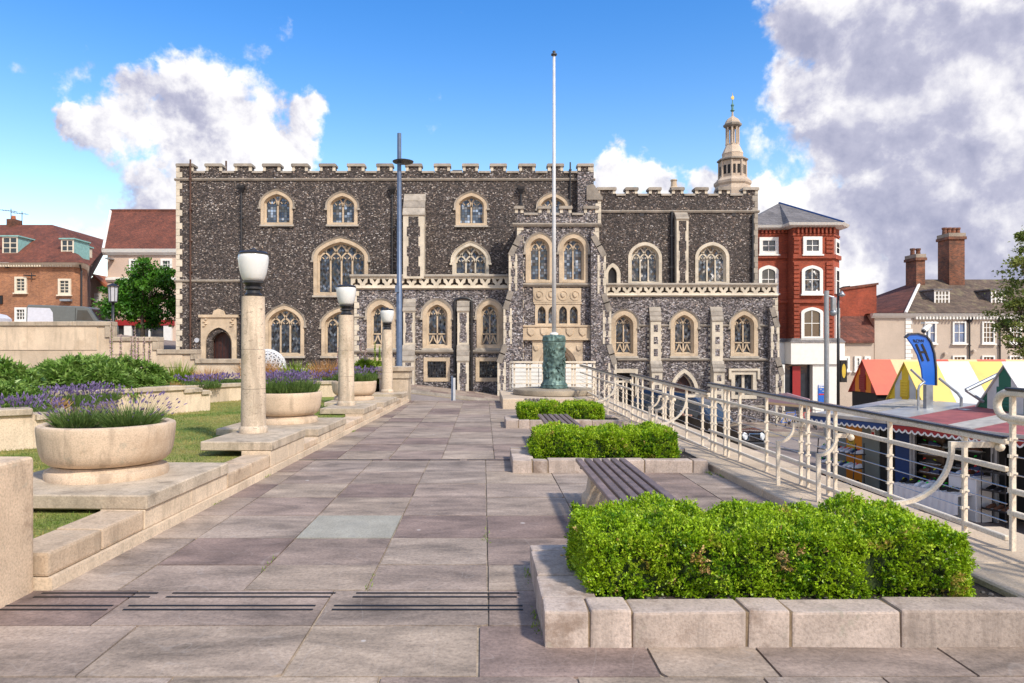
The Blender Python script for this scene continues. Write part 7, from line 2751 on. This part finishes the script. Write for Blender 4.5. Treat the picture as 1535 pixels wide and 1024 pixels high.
def bicycle(label, x, y, rz, mat, src=None):
    if src is None:
        t = thing('bicycle', label, 'bicycle', group='bicycles parked outside the shop')
        for cx in (-.52, .52):
            ring = [(cx + .33 * cos(2 * pi * k / 24), 0, .34 + .33 * sin(2 * pi * k / 24)) for k in range(25)]
            w = MB().tube(ring, .018, 6).build('wheel', MATS['tyre'], t)
            sp = MB()
            for k in range(9):
                a = pi * k / 9
                sp.tube([(cx - .32 * cos(a), 0, .34 - .32 * sin(a)), (cx + .32 * cos(a), 0, .34 + .32 * sin(a))], .003, 3)
            sp.build('spokes', MATS['chrome'], w)
        fr = MB()
        bb, st, hd, rear, fro = (-.05, 0, .30), (-.20, 0, .82), (.36, 0, .84), (-.52, 0, .34), (.52, 0, .34)
        for a, b in ((bb, st), (st, hd), (bb, (.38, 0, .74)), (bb, rear), ((-.18, 0, .76), rear), (hd, fro), (hd, (.33, 0, .98))):
            fr.tube([a, b], .017, 6)
        fr.build('frame', MATS[mat], t)
        MB().tube([(.33, -.28, .99), (.36, 0, 1.0), (.33, .28, .99)], .013, 6).build('handlebar', MATS['iron_black'], t)
        MB().loft([[(x_, y_, .86 + z_) for x_, y_, z_ in ((-.34, -w, 0), (-.34, w, 0), (-.34, w * .7, .05), (-.34, -w * .7, .05))] if i == 0 else [(-.08, -.02, .88), (-.08, .02, .88), (-.08, .015, .92), (-.08, -.015, .92)] for i, w in ((0, .08), (1, .02))]).build('saddle', MATS['iron_black'], t)
        MB().lathe([(.09, -.01), (.09, .01)], n=14).build('chainring', MATS['dark_metal'], t).matrix_local = Matrix.Translation((-.05, -.05, .30)) @ Matrix.Rotation(pi / 2, 4, 'X')
    else:
        t = copy_tree(src)
        for c in t.children:
            if c.name.startswith('frame'):
                c.data = c.data.copy()
                c.data.materials[0] = MATS[mat]
        t['label'] = label
    on_slope(t, x, y, rz)
    return t


_k = bicycle('blue bicycle nearest the corner of the flint hall', WX(1183, 36.2), 36.2, .3, 'blue_paint')
bicycle('black bicycle second from the hall corner', WX(1197, 35.6), 35.6, .9, 'iron_black', _k)
bicycle('red bicycle in front of the shop window', WX(1208, 36.4), 36.4, .5, 'sign_red', _k)
bicycle('silver bicycle left of the galvanised mast', WX(1222, 35.4), 35.4, 1.2, 'galvanised', _k)
bicycle('white bicycle behind the galvanised mast', WX(1241, 35.8), 35.8, .2, 'paint_white', _k)
bicycle('dark bicycle right of the galvanised mast', WX(1256, 35.0), 35.0, .8, 'iron_black', _k)


# ---------------------------------------------------------------- market
def tent(label, X0, Yc, hw, ln, zb, za, gable, stripes, sw=.95):
    """kiosk with a steep striped roof; the gable looks down the alley (-X)"""
    t = thing('market_kiosk', label, 'market stall', (X0, Yc, street_z(14)), 0, 'market kiosks with striped gable roofs')
    g0 = street_z(14)
    zb, za = zb - g0, za - g0
    MB().box(.05, ln, -hw + .04, hw - .04, 0, zb).build('kiosk_body', MATS['stall_dark'], t)
    # gable in upright strips
    n = len(gable)
    H = za - zb
    for k, m in enumerate(gable):
        y0, y1 = hw - 2 * hw * k / n, hw - 2 * hw * (k + 1) / n
        f = lambda y: zb + H * (1 - abs(y) / hw)
        pts = [(y0, zb), (y1, zb), (y1, f(y1))]
        if y0 > 0 > y1:
            pts.append((0, za))
        pts.append((y0, f(y0)))
        q = []
        for p in pts:
            if not q or (Vector(p) - Vector(q[-1])).length > .005:
                q.append(p)
        if len(q) >= 3:
            MB().prism(q, -.002, .05, 'x').build('gable_panel', MATS[m], t)
    # louvred vent
    v = MB().box(-.03, -.003, -hw * .24, hw * .24, zb + .08, zb + H * .55).build('vent', MATS[gable[n // 2]], t)
    for k in range(6):
        z = zb + .12 + (H * .55 - .08) * k / 6.4
        MB().hexa([(-.05, -hw * .2, z), (-.031, -hw * .2, z), (-.031, hw * .2, z), (-.05, hw * .2, z), (-.035, -hw * .2, z + .045), (-.031, -hw * .2, z + .045), (-.031, hw * .2, z + .045), (-.035, hw * .2, z + .045)]).build('louvre', MATS[gable[n // 2]], v)
    # striped slopes
    nn = int(ln / sw)
    for s in (-1, 1):
        for k in range(nn):
            m = stripes[k % len(stripes)]
            x0, x1 = -.045 + sw * k, -.045 + sw * (k + 1) - .004
            e = Vector((s * (hw + .05), zb - .06))
            a = Vector((0, za + .02))
            nrm = Vector((s * (za - zb), hw)).normalized() * .03
            MB().hexa([(x0, e.x, e.y), (x1, e.x, e.y), (x1, a.x, a.y), (x0, a.x, a.y), (x0, e.x + nrm.x, e.y + nrm.y), (x1, e.x + nrm.x, e.y + nrm.y), (x1, a.x + nrm.x * .0, a.y + .03), (x0, a.x, a.y + .03)]).build('roof_stripe', MATS[m], t)
    return t


ZB, ZA = .15, 1.23
tent('red and orange gabled market kiosk', 13.2, 24.75, .86, 9, ZB, ZA, ['tent_darkred', 'tent_orange', 'tent_darkred', 'tent_orange', 'tent_darkred'], ['tent_redpale', 'tent_cream', 'tent_red', 'tent_cream'], 1.0)
tent('yellow and white gabled market kiosk beside the blue sign', 12.3, 20.75, .86, 10, ZB, ZA, ['tent_yellow', 'tent_white', 'tent_yellow', 'tent_white', 'tent_yellow'], ['tent_paleyellow', 'tent_white'], .95)
tent('green and white gabled market kiosk cut off at the picture edge', 12.35, 16.85, .98, 10, ZB, ZA, ['tent_green', 'tent_white', 'tent_green', 'tent_white', 'tent_green'], ['tent_white', 'tent_white', 'tent_paleyellow'], .9)

SA = atan2(-.938, .347)
S0 = Vector((9.6, 19.6))


def SP(a, d=0.0):
    return S0 + Vector((.347, -.938)) * a + Vector((.938, .347)) * d


def stall(label, a0, a1, canopy, facing, group='market stalls under flat canopies'):
    p = SP(a0)
    t = thing('market_stall', label, 'market stall', (p.x, p.y, SG), SA, group)
    L = a1 - a0
    # canopy panels
    for (x0, x1, m, zf, zk) in canopy:
        MB().hexa([(x0, -.85, zf - .03), (x1 - .01, -.85, zf - .03), (x1 - .01, 2.3, zk - .03), (x0, 2.3, zk - .03), (x0, -.85, zf), (x1 - .01, -.85, zf), (x1 - .01, 2.3, zk), (x0, 2.3, zk)]).build('canopy_panel', MATS[m], t)
    for x in (0.03, L - .03):
        MB().box(x - .03, x + .03, -.05, .01, 0, 2.02).build('post', MATS['galvanised'], t)
    MB().box(0, L, -.9, -.86, 1.98, 2.06).build('fascia_rail', MATS['aluminium'], t)
    # scalloped valance
    pts = [(0, 1.97)]
    n = int(L / .16)
    for k in range(n):
        x = L * k / n
        pts += [(x, 1.88), (x + L / n * .25, 1.83), (x + L / n * .5, 1.81), (x + L / n * .75, 1.83)]
    pts += [(L, 1.88), (L, 1.97)]
    MB().prism(pts, -.875, -.865, 'y').build('valance', MATS['tent_darkred' if a0 > 2 else 'blue_deep'], t)
    va = MB()
    for k in range(n):
        x = L * k / n
        va.bar([(x, 1.88), (x + L / n * .25, 1.83), (x + L / n * .5, 1.81), (x + L / n * .75, 1.83), (x + L / n, 1.88)], .035, -.882, -.876)
    va.build('valance_trim', MATS['paint_white'], t)
    for (x0, x1, m, y) in facing:
        MB().box(x0, x1 - .005, y, y + .04, .02, 1.97).build('panel', MATS[m], t)
    MB().box(-.02, L, 1.3, 1.34, 0, 2.0).build('back_panel', MATS['stall_dark'], t)
    return t


SG = street_z(10.9)
s1 = stall('market stall with orange and grey panels and a shoe rack', 0.0, 2.45, [(0, .62, 'aluminium', 2.0, 2.34), (.62, 1.35, 'canopy_grey', 2.01, 2.35), (1.35, 2.45, 'aluminium', 2.04, 2.36)],
           [(.0, .48, 'stall_panel', .02), (.48, .98, 'stall_orange', .0), (.98, 1.5, 'stall_panel', .0), (1.5, 1.93, 'stall_dark', .03), (1.95, 2.45, 'blue_deep', .01)])
s2 = stall('market stall with shoe shelves and a white cloth table', 2.47, 4.4, [(0, 1.25, 'awning_red', 2.04, 2.36), (1.25, 1.93, 'canopy_grey', 2.04, 2.36)],
           [(.0, .55, 'shelf_wood', .30), (.55, 1.93, 'stall_dark', .34)])
s3 = stall('market stall with wire racks cut off at the picture edge', 4.42, 7.5, [(0, 1.6, 'awning_red', 2.04, 2.36), (1.6, 3.08, 'canopy_grey', 2.04, 2.36)],
           [(.0, 3.0, 'stall_dark', .5)])
# ribbed cover of the first canopy
for k in range(14):
    MB().hexa([(.62 + k * .052 + e, y_, z_ + u) for u in (0, .03) for e, y_, z_ in ((0, -.84, 2.005), (.024, -.84, 2.005), (.024, 2.2, 2.34), (0, 2.2, 2.34))]).build('canopy_rib', MATS['canopy_grey'], s1)
# notices
n1 = MB().box(.53, .75, -.012, -.002, 1.15, 1.42).build('notice', MATS['sign_yellow'], s1)
MB().bar([(.555, 1.385), (.56, 1.34), (.59, 1.30)], .02, -.016, -.013).bar([(.60, 1.36), (.64, 1.35), (.69, 1.385)], .022, -.016, -.013).bar([(.585, 1.29), (.64, 1.285), (.70, 1.295)], .02, -.016, -.013).bar([(.55, 1.235), (.585, 1.235)], .016, -.016, -.013).bar([(.69, 1.235), (.73, 1.235)], .016, -.016, -.013).build('notice_mark', MATS['sign_black'], n1)
n2 = MB().box(1.26, 1.38, -.012, -.002, 1.50, 1.80).build('notice', MATS['paint_white'], s1)
MB().box(1.28, 1.36, -.018, -.013, 1.53, 1.62).build('notice_mark', MATS['sign_red'], n2)
MB().lathe([(.035, 0), (.035, .004)], n=14).build('notice_mark', MATS['sign_red'], n2).matrix_local = Matrix.Translation((1.32, -.013, 1.71)) @ Matrix.Rotation(pi / 2, 4, 'X')
# pink stall sign at the far end
_p = SP(-.2, -.3)
sg_ = thing('stall_sign', 'pink and white curved stall sign at the far end of the canopies', 'sign', (_p.x, _p.y, SG + 2.13), SA)
MB().prism([(-1.0, .05), (-1.0, .22), (-.7, .36), (-.3, .42), (.1, .36), (.5, .30), (.5, .05)], -.82, -.78, 'y').build('board', MATS['sign_pink'], sg_)
MB().box(-.98, .48, -.83, -.822, .06, .12).build('stripe', MATS['tent_cream'], sg_)
for x_ in (-.8, .4):
    MB().box(x_ - .02, x_ + .02, -.78, -.75, -.15, .2).build('strut', MATS['galvanised'], sg_)


def shoe_mesh(mat, tagm):
    m = MB()
    rings = []
    for x, w, h0, h in ((-.135, .028, .0, .085), (-.10, .036, 0, .095), (-.02, .036, 0, .085), (.05, .042, 0, .06), (.10, .042, 0, .048), (.14, .026, 0, .03)):
        rings.append([(x, -w, h0), (x, w, h0), (x, w * .95, h * .6), (x, w * .4, h), (x, -w * .4, h), (x, -w * .95, h * .6)])
    m.loft(rings)
    return m.mesh('shoe', MATS[mat], smooth=50)


SHOES = {m: shoe_mesh(m, None) for m in ('shoe_black', 'shoe_white', 'shoe_navy', 'shoe_brown')}
_sole = MB().prism([(-.14, -.03), (-.05, -.036), (.08, -.044), (.145, -.02), (.145, .02), (.08, .044), (-.05, .036), (-.14, .03)], -.012, .004, 'z').mesh('sole', MATS['shoe_white'])
_tags = {m: MB().prism([(.022 * cos(k * pi / 4), .022 * sin(k * pi / 4)) for k in range(8)], .0, .004, 'z').mesh('price_tag', MATS[m]) for m in ('tag_green', 'tag_red', 'tag_yellow')}


def shoe(root, x, y, z, rz, mat, tagm, label, grp):
    """root's frame: place a shoe as a thing of its own"""
    c, s_ = cos(SA), sin(SA)
    lx, ly = root.location.x + c * x - s_ * y, root.location.y + s_ * x + c * y
    o = bpy.data.objects.new('shoe', SHOES[mat])
    o.location = (lx, ly, root.location.z + z + .014)
    o.rotation_euler = (0, 0, SA + rz)
    COL.objects.link(o)
    tag(o, label, 'shoe', grp)
    mobj('sole', _sole, o)
    if tagm:
        g = mobj('price_tag', _tags[tagm], o)
        g.location = (.0, 0, .088)
        g.rotation_euler = (.9 * (1 if rz < 0 else -1), 0, 0)
        g.scale = (1.5, 1.5, 1)
    return o


ORD = ['first', 'second', 'third', 'fourth', 'fifth', 'sixth', 'seventh', 'eighth', 'ninth']


def shoe_displays():
    rr = random.Random(9)
    # rolling rack in front of the orange panel
    p = SP(.1, -.75)
    rk = thing('shoe_rack', 'wheeled black shoe rack in front of the orange panel', 'rack', (p.x, p.y, SG), SA)
    for x in (.05, 1.25):
        for y in (0, .4):
            MB().tube([(x, y, .06), (x, y + (.12 if y == 0 else 0), 1.35)], .014, 6).build('upright', MATS['iron_black'], rk)
            MB().lathe([(.0, 0), (.035, .01), (.035, .05), (.0, .06)], (x, y, 0), 8).build('caster', MATS['tyre'], rk)
    for z, dy in ((.30, 0), (.72, .06), (1.08, .12)):
        MB().box(0, 1.3, dy, dy + .30, z - .02, z).build('shelf', MATS['iron_black'], rk)
        for k in range(9):
            mt = rr.choice(['shoe_white', 'shoe_navy', 'shoe_black', 'shoe_white']) if z > .5 else 'shoe_black'
            shoe(rk, .09 + k * .14, dy + .15, z, -pi / 2 + rr.uniform(-.15, .15), mt, rr.choice(['tag_green', 'tag_red', 'tag_yellow', None]), '%s shoe on the %s tier of the wheeled rack' % (ORD[k], {.30: 'lowest', .72: 'middle', 1.08: 'top'}[z]), 'shoes on the wheeled rack, %s tier' % {.30: 'lowest', .72: 'middle', 1.08: 'top'}[z])
    # shelves of the second stall
    for j in range(7):
        z = .35 + j * .22
        MB().box(.02, .54, .08, .30, z - .02, z).build('shelf', MATS['shelf_wood'], s2)
        for k in range(2):
            shoe(s2, .14 + k * .26, .18, z, rr.choice([.1, pi - .1]), rr.choice(['shoe_black', 'shoe_navy', 'shoe_black', 'shoe_brown']), rr.choice(['tag_green', 'tag_red', 'tag_yellow']), '%s dark shoe on the %s wooden shelf from below' % (['first', 'second'][k], ORD[j]), 'shoes on the wooden shelves')
        if j > 1:
            MB().box(.62, 1.5, .14, .335, z - .02, z).build('shelf', MATS['stall_panel'], s2)
            for k in range(3):
                shoe(s2, .74 + k * .3, .23, z, rr.choice([.2, pi - .2]), rr.choice(['shoe_black', 'shoe_black', 'shoe_brown', 'shoe_navy']), rr.choice(['tag_green', 'tag_red', 'tag_red']), '%s dark shoe on the back shelf, %s level from below' % (ORD[k], ORD[j]), 'shoes on the back shelves')
    # cloth-covered table and white box
    p = SP(2.75, -1.0)
    tb = thing('display_table', 'low table under a white cloth in front of the shoe stall', 'table', (p.x, p.y, SG), SA)
    MB().box(0, 1.55, 0, .7, .60, .64).build('table_top', MATS['stall_cloth'], tb)
    cl = MB()
    n = 40
    top, bot = [], []
    for k in range(n + 1):
        x = 1.55 * k / n
        top.append((x, -.004, .641))
        bot.append((x, -.03 - .02 * sin(k * 1.7), .16 + .05 * sin(k * .35)))
    cl.loft([top, bot], False, False)
    cl.face([(0, -.004, .641), (0, .7, .641), (0, .7, .2), (0, -.03, .2)])
    cl.build('cloth', MATS['stall_cloth'], tb, smooth=True)
    for x in (.05, 1.5):
        for y in (.05, .65):
            MB().box(x - .02, x + .02, y - .02, y + .02, 0, .6).build('leg', MATS['galvanised'], tb)
    for k in range(14):
        shoe(tb, .12 + (k % 7) * .2, .16 + (k // 7) * .33, .642, -pi / 2 + rr.uniform(-.4, .4), rr.choice(['shoe_black', 'shoe_white', 'shoe_navy', 'shoe_black']), rr.choice(['tag_green', 'tag_red', 'tag_yellow', None]), '%s shoe in the %s row on the white cloth table' % (ORD[k % 7], ['front', 'back'][k // 7]), 'shoes on the cloth table')
    p = SP(3.75, -.55)
    bx = thing('display_box', 'white display box beside the cloth table', 'box', (p.x, p.y, SG), SA)
    MB().box(0, .62, 0, .5, 0, .95).build('box_body', MATS['stall_cloth'], bx, bevel=.01)
    MB().box(-.02, .64, -.02, .52, .951, .985).build('box_top', MATS['stall_cloth'], bx, bevel=.008)
    for k in range(3):
        shoe(bx, .12 + k * .19, .24, .986, -pi / 2, ['shoe_white', 'shoe_brown', 'shoe_navy'][k], 'tag_red', ['pale shoe with red tag', 'brown shoe with red tag', 'navy shoe with red tag'][k] + ' on the white display box', 'shoes on the display box')
    p = SP(4.45, -.5)
    wr = thing('wire_rack', 'tall wire shoe rack beside the white display box', 'rack', (p.x, p.y, SG), SA)
    for x in (0, .5):
        for y in (0, .35):
            MB().tube([(x, y, 0), (x, y, 1.5)], .01, 5).build('upright', MATS['iron_black'], wr)
    for z in (.35, .75, 1.15):
        m = MB()
        for k in range(8):
            m.box(k * .071 - .004, k * .071 + .004, 0, .35, z - .01, z)
        m.box(0, .5, -.005, .005, z - .012, z + .03)
        m.build('wire_shelf', MATS['iron_black'], wr)
        for k in range(3):
            shoe(wr, .09 + k * .16, .17, z, -pi / 2, 'shoe_brown' if z < .5 else 'shoe_black', 'tag_green' if z > .9 else None, '%s shoe on the %s shelf of the wire rack' % (ORD[k], {.35: 'lowest', .75: 'middle', 1.15: 'top'}[z]), 'shoes on the wire rack, %s shelf' % {.35: 'lowest', .75: 'middle', 1.15: 'top'}[z])


shoe_displays()


def row_sign():
    Y = 18.2
    X = lambda p: WX(p, Y)
    Z = lambda p: WZ(p, Y)
    t = thing('row_sign', 'curved blue market row sign lettered ROW H with steel struts', 'sign', (X(1391), Y, SG + 2.14))
    poly = [(1359, 505), (1364, 501.5), (1376, 501), (1388, 505), (1394, 514), (1399, 530), (1401.5, 552), (1402, 578), (1384.5, 576), (1382, 553), (1376, 532), (1368, 517)]
    b = MB().prism(px_poly(poly, Y), Y, Y + .06, 'y').build('sign_board', MATS['blue_paint'], t, world=True)
    MB().bar([(X(a), Z(c)) for a, c in ((1358, 506), (1364, 500.6), (1376, 500), (1389, 504), (1395.5, 513), (1400.5, 530), (1403, 552), (1403.2, 578))], .035, Y - .03, Y + .09).build('sign_rim', MATS['dark_metal'], t, world=True)
    lettering('ROW', X(1369.5), Y - .006, Z(513.5), .115, 'sign_black', b, shear=-.35)
    h = MB()
    for pts in (((1373, 515.6), (1378, 527), (1383.5, 541.3)), ((1381.5, 515.6), (1387, 527.5), (1392, 541.3)), ((1380.5, 527.8), (1387, 527.8))):
        h.bar([(X(p), Z(q)) for p, q in pts], .05, Y - .010 - .002 * len(pts), Y - .002)
    h.build('lettering', MATS['sign_black'], b)
    m = MB()
    z0 = SG + 2.12
    m.tube([(X(1373), Y - .1, z0), (X(1373), Y - .1, Z(584)), (X(1375), Y - .1, Z(578)), (X(1384), Y - .05, Z(572))], .03, 8)
    m.tube([(X(1362), Y - .1, Z(554)), (X(1384), Y - .05, Z(573))], .03, 8)
    m.tube([(X(1433), Y - .2, z0), (X(1433), Y - .2, Z(596)), (X(1430), Y - .15, Z(589)), (X(1406), Y - .05, Z(567))], .035, 8)
    m.build('strut', MATS['galvanised'], t, world=True)
    MB().box(X(1388), X(1398), Y - .02, Y + .12, z0, Z(577)).build('sign_base', MATS['galvanised'], t, world=True)
    c = thing('security_camera', 'white security camera on a pole behind the blue sign', 'camera', (X(1406), Y + .4, z0))
    Y2 = Y + .4
    MB().tube([(0, 0, 0), (0, 0, WZ(486, Y2) - z0)], .045, 10).build('pole', MATS['galvanised'], c, smooth=True)
    zc = WZ(487, Y2) - z0
    MB().tube([(-.18, -.1, zc - .16), (.06, .02, zc + .02)], .07, 12).build('camera_body', MATS['paint_white'], c, smooth=40)
    MB().tube([(-.185, -.103, zc - .165), (-.20, -.112, zc - .18)], .05, 12).build('lens', MATS['rail_cap'], c)
    MB().box(-.12, .22, -.08, .12, zc + .03, zc + .07).build('sun_shield', MATS['paint_white'], c)
    MB().box(-.14, .02, -.06, .06, zc - .75, zc - .42).build('junction_box', MATS['galvanised'], c, bevel=.02)
    # strut frame by the green kiosk
    a = thing('awning_arm', 'folded grey awning arm between the yellow and green kiosks', 'awning arm', (WX(1470, 17.6), 17.6, z0))
    m = MB()
    Ya = 17.6
    m.tube([(WX(1448, Ya), Ya, WZ(585, Ya)), (WX(1497, Ya), Ya, WZ(561, Ya))], .05, 8)
    m.tube([(WX(1448, Ya), Ya, WZ(585, Ya)), (WX(1470, Ya), Ya - .1, WZ(602, Ya))], .04, 8)
    m.build('arm', MATS['galvanised'], a, world=True)
    MB().box(WX(1440, Ya), WX(1475, Ya), Ya - .15, Ya + .15, z0 + .03, z0 + .16).build('hinge_box', MATS['aluminium'], a, world=True, bevel=.02)


row_sign()
